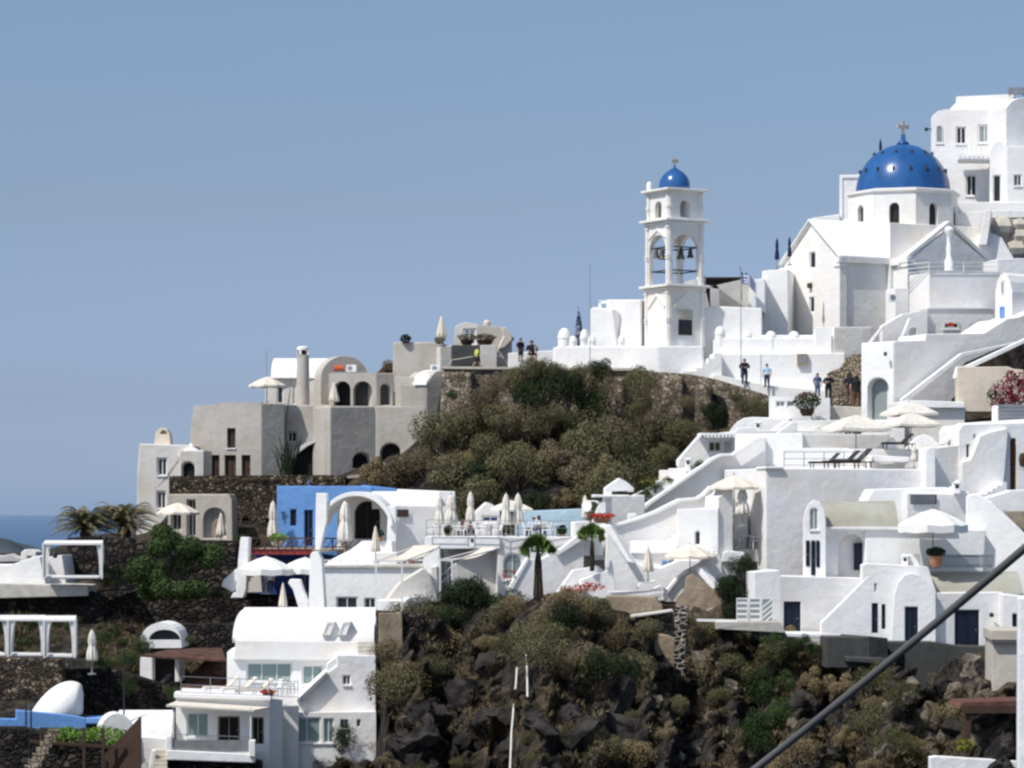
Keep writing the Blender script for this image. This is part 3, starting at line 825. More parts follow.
# ------------------------------------------------------------------ hotel above the church
h = Bld('cliff_hotel', 'tall white hotel block with balcony and sloped white roof at the very top right', 'hotel', 970, 205, 236)
f = Fac(968, 236, -12)
h.mass(f, [(931, 212), (931, 119), (933, 115), (938, 111), (944, 109.5), (1006, 108), (1006, 212)], 9, 'white2',
       op=[('awx', 936, 943, 125, 143, 'curtain'), ('w', 956, 966, 127, 144), ('w', 978, 991, 125, 143, 'curtain'), ('w', 966, 976.5, 175, 196)])
f2 = Fac(975, 238.5, -12)
h.mass(f2, [(947, 112), (957, 101.5), (1008, 99.5), (1008, 112)], 4, 'white', name='roof')
h.mass(Fac(985, 241, -12), [(956, 105), (956, 96.5), (1014, 94), (1014, 105)], 3, 'white2', name='roof_parapet')
h.mass(Fac(1006, 233, 20), [(1006, 215), (1006, 108), (1011, 101.5), (1018, 98), (1030, 97), (1046, 99), (1046, 215)], 7, 'white2')
h.mass(Fac(1010, 230, -3), [(1007, 220), (1007, 146), (1050, 146), (1050, 220)], 4, 'white', op=[('w', 1014, 1021.5, 175, 186)])
h.mass(Fac(975, 232, -8), [(990, 212), (990, 150), (994, 143), (1000, 141), (1007, 143), (1007, 212)], 2.5, 'white2', op=[('nr', 993, 1001, 175, 202)])
h.mass(Fac(975, 233, -10), [(957, 160), (957, 155.5), (991, 155.5), (991, 160)], 2.5, 'white', name='balcony_slab')
fb = Fac(975, 232.8, -10)
railing('balcony_railing', None, [fb.pt(958, 156), fb.pt(990, 156)], .95, 'paint', step=.35, parent=h.root)
mb = MB(); mb.bar(f.pt(931, 129), f.pt(931, 129) + Vector((-.35, -.1, 0)), .08); mb.lathe([(.1, -.18), (.16, 0), (.05, .12)], f.pt(931, 129) + Vector((-.38, -.1, 0)), n=8)
h.part('wall_lamp', mb, 'blackmetal')
mb = MB(); q = Fac(1014, 238, 0)
mb.bar(q.pt(1008, 91), q.pt(1040, 91), .4, .5); mb.bar(q.pt(1010, 91), q.pt(1010, 96), .1); mb.bar(q.pt(1024, 91), q.pt(1024, 98), .1)
h.part('roof_heater', mb, 'steel')
t = Bld('terrace_wall', 'broad white terrace slab between the blue dome and the hotel', 'wall', 990, 232, 231)
t.mass(Fac(990, 230, -3), [(950, 245), (950, 204), (958, 202), (1050, 202), (1050, 245)], 3, 'white')
t.mass(Fac(990, 227, 4), [(955, 250), (955, 213), (1000, 210), (1050, 211), (1050, 217), (990, 218), (980, 250)], 1.5, 'white2')
t2 = Bld('buttress_wall', 'bright white sloping buttress beside the tan rock patch', 'wall', 985, 262, 225)
t2.mass(Fac(985, 225, -6), [(972, 275), (974, 240), (982, 233), (990, 232), (1002, 238), (1016, 262), (1018, 275)], 3, 'white')
t2.mass(Fac(985, 224.3, -10), [(978, 245), (985, 211), (990, 209), (992, 211), (987, 245)], 2, 'white2')
rk = MB()
for i in range(26):
    c = Fac(1010, 226, 0).pt(random.uniform(996, 1040), random.uniform(222, 262), random.uniform(0, 1.5))
    r = random.uniform(.5, 1.1)
    rk.lathe([(0, -r), (r * .8, -r * .5), (r, 0), (r * .7, r * .6), (0, r * .8)], c, n=6)
mass(rk, Fac(1010, 226.5, 0), [(992, 275), (992, 224), (1000, 220), (1050, 219), (1050, 275)], 3)
rk_ob = rk.build('rock_outcrop', 'sand'); tag(rk_ob, 'tan rubble outcrop at the right edge beneath the hotel', 'rock')

# ------------------------------------------------------------------ terrace house right of the church
a = Bld('terrace_house', 'blue-shaded white house with railed roof terrace before the church gable', 'house', 950, 340, 209)
f = Fac(929, 209, 18)
a.mass(f, [(929, 345), (929, 272), (1000, 272), (1000, 345)], 3.2, 'white2')
a.mass(Fac(929, 207.8, 18), [(927, 345), (927, 309), (994, 309), (994, 345)], 1.5, 'white2', op=[('wx', 943, 959, 322, 329, 'paneblue')])
a.mass(Fac(929, 207.7, 18), [(927, 309), (927, 307.5), (994, 307.5), (994, 309)], 1.2, 'white', name='ledge', bevel=0)
a.mass(Fac(905, 209, 12), [(895, 345), (895, 288), (909, 288), (909, 345)], 2, 'church')
a.mass(Fac(905, 207, 15), [(882, 350), (882, 326), (903, 314), (928, 309.5), (928, 350)], .5, 'white2', op=[('an', 910, 917, 328, 341, 'glass')])
a.mass(Fac(905, 205.5, -8), [(866, 345), (882, 325), (885, 325), (871, 345)], .4, 'white', name='stair_parapet')
a.mass(Fac(905, 205.2, -8), [(897, 345), (908, 318), (911, 318), (901, 345)], .4, 'white', name='stair_parapet')
fr = Fac(929, 208.9, 18)
railing('terrace_railing', None, [Fac(929, 208.9, 18).pt(917, 272, 3), fr.pt(929, 272), fr.pt(998, 272)], .68, 'paint', step=2.2, parent=a.root)
mb = MB(); c = P(949, 262, 213); s_ = 213 / F
mb.lathe([(.32, -.6), (.32, .1), (.2, .25), (.17, .6), (.22, 1.0), (.16, 1.2), (.17, 1.9), (.3, 2.05), (.34, 2.3), (.2, 2.5), (.0, 2.55)], c, n=12)
o = mb.build('chimney_ornament', 'white', smooth=True); tag(o, 'slender white carved finial standing before the right church gable', 'finial')
# vaulted house at the right edge
b_ = Bld('vaulted_house', 'small white barrel-vaulted house with blue shutter at the right edge', 'house', 1004, 330, 205)
f = Fac(995, 206, -52)
b_.mass(f, [(995, 345), (995, 292), (997, 281), (1000, 275), (1003.5, 272.5), (1007, 275), (1010, 282), (1012, 292), (1012, 345)], 9, 'white2',
        op=[('wx', 1001, 1004, 281, 294, 'glass'), ('wx', 1000, 1004.5, 307, 318, 'blue', 'blue')], dz=0)
b2 = Bld('roof_box', 'bluish white roof box seen over the vaulted house', 'building', 1010, 270, 214)
b2.mass(Fac(1010, 214, 10), [(997, 290), (997, 259), (1060, 257), (1060, 290)], 3, 'white2')
# big retaining wall with arched door
r = Bld('retaining_house', 'massive white wall with tall arched doorway and long stair parapet below the church', 'house', 900, 415, 203)
f = Fac(894, 200, -32)
r.mass(f, [(861, 440), (861, 343), (894, 341), (894, 440)], 3.8, 'white', op=[('an', 867.5, 888.5, 378, 420, 'curtain')], recess=.7, bevel=.08)
f = Fac(894, 200.02, 20)
r.mass(f, [(894.3, 440), (894.3, 341), (925, 340), (926, 334), (984, 333), (1007, 318.5), (1018, 317), (1050, 305), (1050, 345), (1024, 352), (966, 380), (925, 440)], 4, 'church', bevel=.06)
mb = MB(); f = Fac(888, 199.8, -32); mass(mb, f, [(885, 352), (887, 352), (887, 356), (885, 356)], .2, (), 0, -.2)
r.part('wall_lamp', mb, 'bronze')
mb = MB(); f = Fac(894, 199.4, 12)
mass(mb, f, [(902, 402), (902, 399), (962, 353), (1050, 335), (1050, 338.5), (964, 357), (908, 402)], .5)
r.part('stair_parapet', mb, 'white', bevel=.03)
mb = MB(); f = Fac(965, 196.5, 12)
mass(mb, f, [(955, 378), (958, 366.5), (966, 366), (1050, 327), (1050, 331), (972, 368), (968, 378)], .5)
r.part('stair_parapet', mb, 'white', bevel=.03)
cw = Bld('cream_wall', 'peach coloured wall between the stair parapet and the bougainvillea', 'wall', 985, 400, 196)
cw.mass(Fac(985, 196, -5), [(957, 412), (957, 367), (1008, 366.5), (1014, 369), (1050, 372), (1050, 412)], 2.5, 'cream')
sc_ = MB()
mass(sc_, Fac(1000, 198.2, 8), [(960, 372), (968, 362), (1000, 348), (1050, 333), (1050, 380), (960, 380)], .6)
o = sc_.build('scrub_bank', 'ground'); tag(o, 'dark brown earth bank above the peach wall', 'earth bank')
lg = Bld('low_wall', 'shaded white wall with bright ledge behind the pair of white parasols', 'wall', 930, 432, 195)
lg.mass(Fac(930, 195, -3), [(890, 445), (890, 403), (905, 401), (965, 403), (965, 445)], 2, 'church')
lg.mass(Fac(930, 194.6, -3), [(901, 408), (906, 400), (965, 402), (965, 408)], 2.2, 'white', name='ledge')
lg.mass(Fac(880, 195, -6), [(880, 450), (882, 421), (905, 421), (905, 450)], 1.2, 'white', name='pier')
# house K at the right edge
k = Bld('corner_house', 'white house with narrow arched brown door at the right edge', 'house', 990, 500, 184)
f = Fac(962, 184, 6)
k.mass(f, [(959, 530), (959, 430), (963, 424.5), (1060, 422), (1060, 530)], 5, 'white',
       op=[('ad', 1010, 1016.5, 438, 491, 'brown', 'terra'), ('w', 966, 970, 444, 458), ('nr', 973, 976, 434, 439)], bevel=.08)
k.mass(Fac(962, 183.6, 6), [(962, 530), (962, 462), (970, 460), (973, 455), (980, 436), (990, 432), (1008, 428), (1008, 436), (1000, 530)], .5, 'white2', name='plaster_apron')
k.mass(Fac(940, 186, -4), [(938, 445), (957, 424), (962, 423), (1060, 417), (1060, 426), (965, 428), (945, 445)], .6, 'white', name='parapet')
mb = MB(); mb.lathe([(.02, -.5), (.2, -.4), (.26, 0), (.2, .3), (.05, .38)], Fac(962, 183.8, 6).pt(1022, 459, -.2), n=10); k.part('wall_lamp', mb, 'brown')
k2 = Bld('white_pier_house', 'tall white pier with shaded niche beside the corner house', 'building', 935, 495, 182)
k2.mass(Fac(935, 182, 4), [(925, 520), (926, 449), (930, 447), (935.5, 447), (935.5, 520)], 2.2, 'white')
k2.mass(Fac(935, 183.5, 20), [(935, 520), (935, 448), (950, 446), (960, 445), (960, 520)], 1, 'church')
k2.mass(Fac(935, 182.3, -6), [(905, 505), (918, 500), (926, 488), (930, 505)], .5, 'white', name='buttress')
k2.mass(Fac(905, 189, 0), [(905, 450), (910, 443), (916, 437), (924, 434), (932, 437), (940, 445), (942, 455), (905, 455)], .6, 'white', name='curved_gable')
k2.mass(Fac(905, 188.5, 0), [(868, 455), (880, 446), (893, 437), (898, 440), (898, 455)], .6, 'white', name='curved_gable')
# sunbathing terrace
s = Bld('sun_terrace', 'wide bluish white sun terrace block with loungers on top', 'building', 840, 560, 184)
f = Fac(766, 181, 12)
s.mass(f, [(765.5, 590), (765.5, 468), (925, 469), (925, 590)], 9, 'white2', bevel=.08)
s.mass(Fac(766, 180.8, 12), [(765, 469), (765, 466.5), (783, 466), (784, 469)], 2, 'white', name='ledge')
s.mass(Fac(852, 187, 6), [(852, 472), (852, 449), (925, 449), (925, 472)], 1.5, 'white2')
s.mass(Fac(880, 185.5, 6), [(872, 462), (872, 455), (910, 457), (910, 462)], 1.2, 'white', name='bench')
s.mass(Fac(782, 187.5, 4), [(782, 470), (782, 450), (786, 448), (852, 448), (852, 470)], 1.0, 'white', name='wall')
fr = Fac(784, 183, 5)
railing('terrace_railing', None, [fr.pt(784, 467), fr.pt(864, 467)], .92, 'steel', step=1.0, parent=s.root)
u = Bld('upper_terrace', 'long pale wall behind the sun terrace under the big parasol', 'wall', 820, 450, 192)
u.mass(Fac(758, 191, -8), [(735, 480), (735, 434), (803, 433), (803, 480)], 3, 'white')
u.mass(Fac(802, 191, 14), [(802, 480), (802, 434), (890, 434), (890, 480)], 3, 'white2')
v = Bld('planter_house', 'low white roof house carrying the potted flowering shrub', 'house', 800, 418, 202)
v.mass(Fac(800, 202, -5), [(769, 440), (769, 396), (830, 398), (830, 440)], 4, 'white', op=[('nr', 776, 785, 401, 407, 'curtain'), ('nr', 787, 795, 401, 407, 'curtain')])
v.mass(Fac(760, 200, -8), [(728, 445), (730, 430), (737, 422), (744, 418), (752, 417), (790, 418), (790, 445)], 3, 'white')
v.mass(Fac(790, 198, 10), [(765, 436), (786, 421), (840, 420), (845, 436)], 1, 'church')
v.mass(Fac(790, 197, 0), [(700, 450), (700, 435), (735, 431), (760, 430), (830, 430), (830, 450)], 1.5, 'white', name='ledge')
sw = Bld('rubble_wall', 'pale rubble stone wall beside the arched doorway where walkers stand', 'wall', 845, 405, 210)
sw.mass(Fac(845, 209, -6), [(828, 420), (829, 372), (840, 368), (847, 358), (852, 354), (866, 353), (866, 420)], 2, 'stone_light', bevel=.05)
pth = Bld('path_landing', 'beige paved landing in front of the rubble wall', 'path', 840, 412, 206)
pth.mass(Fac(840, 203.5, -4), [(815, 425), (817, 405), (862, 407), (862, 425)], 5, 'tile', name='paving')
# ------------------------------------------------------------------ arched house with slit doors
g = Bld('arched_house', 'white house with rounded dormer arch and olive barrel roof in the lower right', 'house', 850, 600, 172)
f = Fac(804, 170, -6)
g.mass(f, [(803, 600), (803, 520), (805, 511), (809, 503), (814, 500), (820, 502), (824.5, 510), (826, 521), (826, 600)], .9, 'white',
       op=[('aw', 810, 818, 508, 530, 'curtain'), ('dx', 806, 809.6, 541, 566, 'paneblue', 'paneblue'), ('dx', 811.4, 815.2, 541, 575, 'paneblue', 'paneblue'), ('dx', 816.6, 819.5, 541, 567, 'paneblue', 'paneblue')])
g.vaultx(Fac(824, 171, 0), 822, 898, 501, 528, 4.5, 'olive')
g.mass(Fac(826, 170.6, 6), [(825, 610), (825, 527), (866, 529), (866, 610)], 5, 'white2', op=[('an', 838, 866 - .5, 534, 596)], recess=.8)
mb = MB(); mass(mb, Fac(826, 171.2, 6), R(854, 863, 543, 570), .1, (), 0, -.02); d_ = g.part('door', mb, 'paneblue')
g.mass(Fac(866, 170.6, 6), [(865.5, 610), (865.5, 527), (986, 530), (983, 575), (983, 610)], 3, 'white')
g.mass(Fac(866, 170.4, 6), [(826, 529), (826, 527), (955, 527), (955, 531)], .8, 'white', name='coping', bevel=.02)
g.mass(Fac(895, 176, 3), [(862, 530), (867, 500), (873, 489), (945, 487), (970, 492), (970, 530)], 3, 'white', bevel=.08)
g.mass(Fac(911, 175.4, 14), [(907, 530), (907, 493), (970, 494), (970, 530)], 1.0, 'white2')
mb = MB()
fl = Fac(911, 175.3, 14)
for i in range(11): mass(mb, fl, R(911.5 + i * 2.2, 912.7 + i * 2.2, 495.5, 503.5), .06, (), 0, -.06)
lv = g.part('louvre', mb, 'steel')
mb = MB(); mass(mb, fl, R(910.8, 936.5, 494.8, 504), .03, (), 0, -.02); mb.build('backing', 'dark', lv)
sl = Bld('sloping_wall', 'huge bright white sloping wall sweeping down at the right edge', 'wall', 1000, 580, 171)
sl.mass(Fac(985, 172, -12), [(966, 600), (966, 496), (972, 493.5), (978, 494), (992, 502), (1024, 533), (1060, 560), (1060, 600)], 1.0, 'white', bevel=.08)
sl.mass(Fac(1000, 175, 4), [(985, 520), (985, 498), (1000, 494), (1012, 490), (1060, 488), (1060, 540)], 1.5, 'white')
sl.mass(Fac(1010, 172.8, 2), [(1004, 530), (1004, 511), (1060, 511), (1060, 530)], .8, 'olivew', name='parapet_cap')
# lower right house
q = Bld('lower_house', 'low white house with curved gable and navy doors behind the thick cable', 'house', 930, 645, 168)
f = Fac(900, 166.5, -4)
q.mass(f, [(863, 650), (863, 566), (867, 564), (928, 567), (936, 592), (936, 650)], 3.5, 'white',
       op=[('d', 864.5, 868.5, 603, 628, 'paneblue', 'paneblue'), ('d', 871.5, 878, 603, 633, 'paneblue', 'paneblue'), ('d', 881.5, 885.5, 604, 629, 'paneblue', 'paneblue'),
           ('nr', 874, 877, 583, 592, 'steel'), ('d', 905, 918, 607, 643, 'paneblue', 'paneblue')])
q.mass(Fac(900, 166.1, -4), [(890, 650), (894, 594), (898, 582), (904, 575), (912, 573), (920, 575), (928, 583), (936, 593), (936, 650)], .3, 'white', op=[('d', 905, 918, 607, 643, 'paneblue', 'paneblue')], recess=.18)
q.vaultx(Fac(927, 168, 0), 918, 1022, 572, 594, 4.0, 'olive')
q.mass(Fac(936, 166.4, 10), [(935.5, 655), (935.5, 593), (1003, 592), (1003, 655)], 3, 'white2', op=[('d', 955, 979.5, 610, 646, 'paneblue', 'paneblue')])
q.mass(Fac(1003, 165.4, -2), [(1003, 655), (1003, 594), (1060, 600), (1060, 655)], 3, 'white', op=[('w', 1012.5, 1020.5, 614, 627, 'paneblue', 'paneblue')])
mb = MB(); mb.lathe([(.0, -.12), (.12, -.1), (.14, .05), (.03, .15)], Fac(936, 166.2, 10).pt(991, 615, -.1), n=8); q.part('wall_lamp', mb, 'blackmetal')
tb = Bld('roof_bench', 'white roof bench box behind the terracotta flower pot', 'bench', 913, 565, 169)
tb.mass(Fac(913, 169, 2), [(906, 570), (906, 554.5), (920, 554.5), (920, 570)], 1.2, 'white', name='seat')
mb = MB(); mbq = MB(); fe = Fac(966, 168.5, 4)
for i in range(28):
    x = 940 + i * 1.9
    mass(mb, fe, [(x, 568), (x + 1.2, 568), (x + 1.2 + .12 * i * .3, 554.5), (x + .12 * i * .3, 554.5)], .05, (), 0, 0)
rt = root('slatted_fence', 'grey slatted wooden fence beside the terracotta pot on the lower roof', 'fence', fe.pt(966, 568))
mb.build('slats', 'steel', rt); mass(mbq, fe, R(940, 993, 555.5, 557), .05, (), 0, .06); mass(mbq, fe, R(940, 992, 565, 566.5), .05, (), 0, .06); mbq.build('rail', 'steel', rt)
# middle low house with navy door
n_ = Bld('low_white_house', 'low flat white house with one navy door and stair parapet', 'house', 800, 632, 169)
f = Fac(780, 168, 8)
n_.mass(f, [(754, 640), (754, 572), (780, 570), (780, 640)], 3, 'white')
n_.mass(Fac(780, 168, 14), [(779.5, 645), (779.5, 576), (864, 578), (864, 645)], 4, 'white2', op=[('d', 784, 801, 601.5, 632.5, 'paneblue', 'paneblue')])
n_.mass(Fac(864, 166.6, 0), [(821, 650), (821, 622), (826, 618), (863, 581), (868, 576), (872, 576), (872, 650)], .6, 'white', name='stair_parapet')
n_.mass(Fac(790, 166.5, 2), [(786, 637), (786, 632), (868, 634), (868, 638)], 1.5, 'white', name='terrace_edge')
# laundry / striped screen
for i, (x0, x1, lab) in enumerate(((736.5, 748, 'leftmost grey and white striped panel of the terrace screen'), (749.5, 760.5, 'middle panel of the striped terrace screen with a tub behind'), (762, 773, 'rightmost panel of the terrace screen with diagonal stripes'))):
    f = Fac(755, 166.5 + .1 * i, -3)
    rt = root('screen_panel', lab, 'screen', f.pt((x0 + x1) / 2, 624))
    mb = MB(); mass(mb, f, R(x0, x1, 598, 624), .06, [R(x0 + .8, x1 - .8, 599.2, 623)], 0, 0, through=True); mb.build('frame', 'paint', rt)
    mb = MB(); mb2 = MB()
    mass(mb2, f, R(x0 + .8, x1 - .8, 599.2, 623), .02, (), 0, .02); mb2.build('panel', 'curtain', rt)
    for j in range(4):
        y = 602 + j * 5.5
        dy = 4 if i == 2 else 0
        mass(mb, f, [(x0 + .8, y + 2.2 + dy), (x1 - .8, y + 2.2 - dy), (x1 - .8, y - dy), (x0 + .8, y + dy)], .01, (), 0, .005)
    mb.build('stripes', 'paint', rt)
# concrete retaining walls and boulders foot
c = Bld('concrete_wall', 'dark grey concrete retaining wall under the lower white houses', 'wall', 900, 690, 164)
c.mass(Fac(850, 163, 3), [(826, 668), (826, 637), (868, 637), (868, 668)], 2, 'concrete')
c.mass(Fac(868, 163, 24), [(868, 668), (868, 636), (888, 638), (888, 668)], 3, 'concrete')
c.mass(Fac(930, 164.5, 3), [(886, 745), (886, 642), (935, 642), (960, 646), (993, 647), (993, 745)], 2, 'concrete')
c.mass(Fac(860, 161.6, 3), [(848, 662), (848, 657), (890, 659), (890, 664)], 2.2, 'concrete', name='ledge')
c2 = Bld('terrace_slab', 'grey terrace slab edge below the striped screen panels', 'terrace', 740, 625, 166)
c2.mass(Fac(740, 165, -2), [(716, 630), (716, 622), (780, 622), (786, 633), (716, 629)], 3, 'grey', name='slab')
mb = MB(); mb.bar(P(697, 620, 166), P(738, 621, 165.4), .14); o = mb.build('white_pipe', 'paint'); tag(o, 'thin white pipe rail beside the striped screen', 'pipe')
# beige pillar house and pergola, bottom right
e = Bld('beige_house', 'beige house corner with moulded cornice at the bottom right', 'house', 1005, 700, 152)
e.mass(Fac(1005, 152, -4), [(992, 790), (992, 640), (1022, 640), (1022, 790)], 4, 'sand', op=[])
e.mass(Fac(1005, 151.6, -4), [(990.5, 640.5), (990.5, 630), (1023, 630), (1023, 640.5)], 4.5, 'sand', name='cornice')
e.mass(Fac(1005, 151.7, -4), [(991.5, 643), (991.5, 640.5), (1023, 640.5), (1023, 643)], 4, 'sand', name='cornice')
mb = MB(); mass(mb, Fac(1012, 151.9, -4), R(1008, 1018, 712, 742), .05, (), 0, -.04); e.part('door', mb, 'dark')
pg = root('pergola', 'red-brown wooden pergola over a small terrace at the bottom right', 'pergola', P(985, 757, 146))
mb = MB(); f = Fac(985, 146, 4)
mass(mb, f, [(960, 707), (964, 702.5), (1030, 700.5), (1030, 705)], 3.0); mb.build('roof', 'timber', pg)
mb = MB(); mass(mb, f, R(962, 1030, 705.5, 713), .15, (), 0, -.16); mb.build('beam', 'brown', pg)
mb = MB(); mass(mb, f, R(966, 971, 713, 762), .3, (), 0, 0); mb.build('post', 'brown', pg)
lw = Bld('low_terrace_wall', 'low white terrace wall at the bottom right corner', 'wall', 975, 768, 145)
lw.mass(Fac(975, 145, 3), [(930, 800), (930, 757), (936, 756), (1018, 761), (1018, 800)], .5, 'white')
lw.mass(Fac(985, 147, 0), [(960, 800), (960, 762), (1030, 762), (1030, 800)], 4, 'tile', name='floor')
wp = Bld('white_post_wall', 'bright white wall end at the lower right edge', 'wall', 1024, 768, 120)
wp.mass(Fac(1022, 118, -6), [(1017.5, 900), (1018.5, 598), (1040, 598), (1040, 900)], 1, 'white')
# foreground cable
mb = MB(); pts = []
A = P(700, 812, 13.0); B_ = P(1075, 505, 11.5)
for i in range(25):
    t = i / 24; q_ = A.lerp(B_, t); q_.z -= .018 * 4 * t * (1 - t); pts.append(q_)
mb.tube(pts, .0165, 12); o = mb.build('thick_cable', 'cable' if 'cable' in M else 'blackmetal', smooth=True); tag(o, 'thick dark grey cable crossing the lower right foreground', 'cable')
# ------------------------------------------------------------------ stairs and terraces right of centre
a = Bld('stair_wall', 'long white parapet climbing diagonally with the upper stairway', 'stair wall', 700, 500, 189)
f = Fac(700, 190, 6)
a.mass(f, [(638, 560), (640, 513), (647, 505), (715, 457.5), (722, 455), (735, 454), (759, 438), (766, 437), (766, 560)], 2.2, 'white2', bevel=.06)
a.mass(Fac(700, 189.4, 6), [(640, 517), (640, 511.5), (647, 503.5), (715, 456), (722, 453.5), (735, 453), (735, 455.5), (722, 456.5), (716, 459), (650, 505.5), (644, 511), (643, 517)], .7, 'white', name='coping', bevel=.03)
a.mass(Fac(740, 189.3, 6), [(733, 455.5), (734, 452.5), (758, 436.5), (762, 436.5), (762, 439), (737, 455)], .6, 'white', name='coping', bevel=.03)
b = Bld('curved_stair_wall', 'white wavy-topped parapet beneath the diagonal stairway', 'stair wall', 690, 540, 184)
f = Fac(690, 184, 8)
b.mass(f, [(606, 590), (606, 528), (636, 520), (656, 512), (680, 500), (698, 498.5), (704, 495), (712, 487.5), (730, 486), (730, 590)], .8, 'white2', bevel=.06)
b.mass(Fac(690, 183.8, 8), [(606, 529.5), (606, 526.5), (636, 518.5), (656, 510.5), (680, 498.5), (698, 497), (703, 494), (711, 486), (730, 484.5), (730, 487), (713, 488.5), (705, 496), (699, 499.5), (681, 501.5), (657, 513.5), (637, 521)], .9, 'white', name='coping', bevel=.02)
c = Bld('white_box_house', 'plain white cube house with tiny arched window below the tan parasol', 'house', 698, 560, 181)
f = Fac(698, 181, -8)
c.mass(f, [(677, 605), (677, 509), (718.5, 508), (718.5, 605)], 3.5, 'white', op=[('aw', 695, 700.5, 531, 545, 'glass')])
c.mass(Fac(718, 181, 20), [(718.3, 605), (718.3, 497), (724, 494), (728, 490), (733, 486), (733, 605)], 2, 'church')
# niche terrace with parasols
d = Bld('niche_terrace', 'shaded terrace recess with pale door between cube house and sun terrace', 'terrace', 745, 548, 183)
f = Fac(745, 185.5, 4)
d.mass(f, [(728, 560), (728, 486), (740, 488), (748, 500), (764, 491), (768, 490), (768, 560)], 1, 'white2', op=[('d', 749.5, 764, 500, 524, 'curtain', 'olivew')])
d.mass(Fac(745, 182.5, 2), [(722, 562), (722, 549), (768, 549), (768, 562)], 4, 'tile', name='floor')
d.mass(Fac(735, 184, 2), [(730, 550), (730, 513), (748, 512), (748, 550)], 1.2, 'white', op=[('d', 726 + 4.2, 734, 507 + 8, 549, 'curtain')])
tri = Bld('slatted_pergola_house', 'white house end with slatted porch at the head of the diagonal stairs', 'house', 705, 455, 195)
f = Fac(700, 195.5, 4)
tri.mass(f, [(678, 480), (678, 461), (702, 434), (735, 433), (735, 480)], .5, 'white2', op=[('nr', 708.5, 722, 441, 452, 'f_shrub'), ('nr', 724, 732, 441, 456, 'greywhite')], recess=.4)
mb = MB()
for i in range(10): mass(mb, Fac(700, 194.5, 4), R(700 + i * 3.6, 702.2 + i * 3.6, 433.5, 437.5), 1.4)
mass(mb, Fac(700, 194.6, 4), R(700, 736, 433, 434.6), 1.2); tri.part('slatted_roof', mb, 'white')
tri.mass(Fac(700, 194.3, 4), [(677, 466), (677, 460), (701, 432.5), (704, 434), (680, 462), (680, 466)], .5, 'white', name='coping')
bx = Bld('small_white_hut', 'small white box hut between wild flowers and the diagonal stairs', 'hut', 672, 482, 193)
bx.mass(Fac(672, 193.5, -6), [(659, 490), (659, 470), (668, 470), (668, 490)], 1, 'white2', name='wall')
bx.mass(Fac(680, 193, -6), [(668, 500), (668, 468.5), (697, 467.5), (697, 500)], 1.5, 'white')
bx.mass(Fac(660, 192, -10), [(622, 500), (640, 491), (662, 482), (685, 481), (672, 500)], 2.5, 'white', name='roof')
# pavilion with gable
pv_ = Bld('gabled_pavilion', 'small white gabled gateway with open arch beside a striped awning roll', 'pavilion', 618, 528, 186)
f = Fac(618, 186, 8)
pv_.mass(f, [(605, 535), (605, 488), (612, 483), (619.5, 478), (627, 482), (634, 488), (634, 492), (629, 492), (628, 491), (612, 491.5), (612, 535)], .6, 'white', bevel=.04)
pv_.mass(Fac(618, 187.5, 14), [(610, 535), (610, 497), (645, 495), (645, 535)], .8, 'white2')
pv_.mass(Fac(610, 185.4, 6), [(593, 497.5), (593, 494.5), (630, 494.8), (630, 497.5)], .7, 'white', name='beam')
pv_.mass(Fac(600, 185.5, 0), [(588, 535), (591, 524), (597, 508), (603, 499), (606, 499), (606, 535)], .5, 'white', name='parapet')
pv_.mass(Fac(630, 184.6, 4), [(628, 530), (628, 513.5), (636, 513), (640, 522), (636, 530)], .5, 'white', name='step_block')
aw = root('awning_roll', 'rolled green and white awning beside the gabled pavilion', 'awning', P(592, 512, 187))
mb = MB(); cc_ = P(592, 506, 187); mb.tube([cc_ + Vector((-.35, -.5, 0)), cc_ + Vector((.25, .5, 0))], .36, 14); mb.build('roll', 'canvaswhite', aw)
mb = MB(); mb.tube([cc_ + Vector((-.36 + .42, -.62, 0)), cc_ + Vector((-.34 + .42, -.5, 0))], .28, 14); mb.build('end_cap', 'f_green', aw)
# descending stair block, big white mass
g = Bld('stepped_house', 'stepped white house with outer stair and sloping parapets at centre right', 'house', 640, 590, 178)
f = Fac(640, 178, 2)
g.mass(f, [(604, 597), (607, 526), (610, 524), (625, 556), (640, 565), (660, 568), (680, 560), (700, 560), (700, 610), (640, 600)], 2, 'white', bevel=.06)
g.mass(Fac(620, 177.6, -25), [(606, 530), (606, 525), (610, 525), (629, 557), (633, 563), (627, 562)], .5, 'white', name='coping')
g.mass(Fac(620, 178.8, 3), [(590, 560), (593, 529), (606, 524), (612, 530), (622, 560)], 2.5, 'white')
st = []
x, y = 662, 545
pts = [(655, 556)]
for i in range(5): pts += [(660 + i * 5, 549 - i * 5), (665 + i * 5, 549 - i * 5)]
pts += [(685, 556)]
g.mass(Fac(665, 182, 4), pts, 1.5, 'white', name='steps', bevel=0)
pts = [(620, 562)]
for i in range(5): pts += [(622 + i * 2.6, 541 + i * 4), (624.6 + i * 2.6, 541 + i * 4)]
pts += [(636, 562)]
g.mass(Fac(630, 179.5, 4), pts, 1.5, 'greywhite', name='steps', bevel=0)
g.vaultx(Fac(640, 179, 0), 631, 676, 541, 553, 3.0, 'white')
g.mass(Fac(640, 179.2, 6), [(630.5, 600), (630.5, 551), (676.5, 552), (676.5, 600)], 2.8, 'white2', op=[('w', 660.5, 675, 559, 570, 'blue')], recess=.15)
g.mass(Fac(690, 178.4, 4), [(676, 600), (676, 550), (718, 550), (718, 600)], 2.2, 'church')
g.mass(Fac(690, 176.5, 6), [(664, 602), (676, 581), (685, 573), (700, 565), (712, 554), (718, 552), (722, 560), (722, 610), (690, 602)], .5, 'white2', name='stair_parapet')
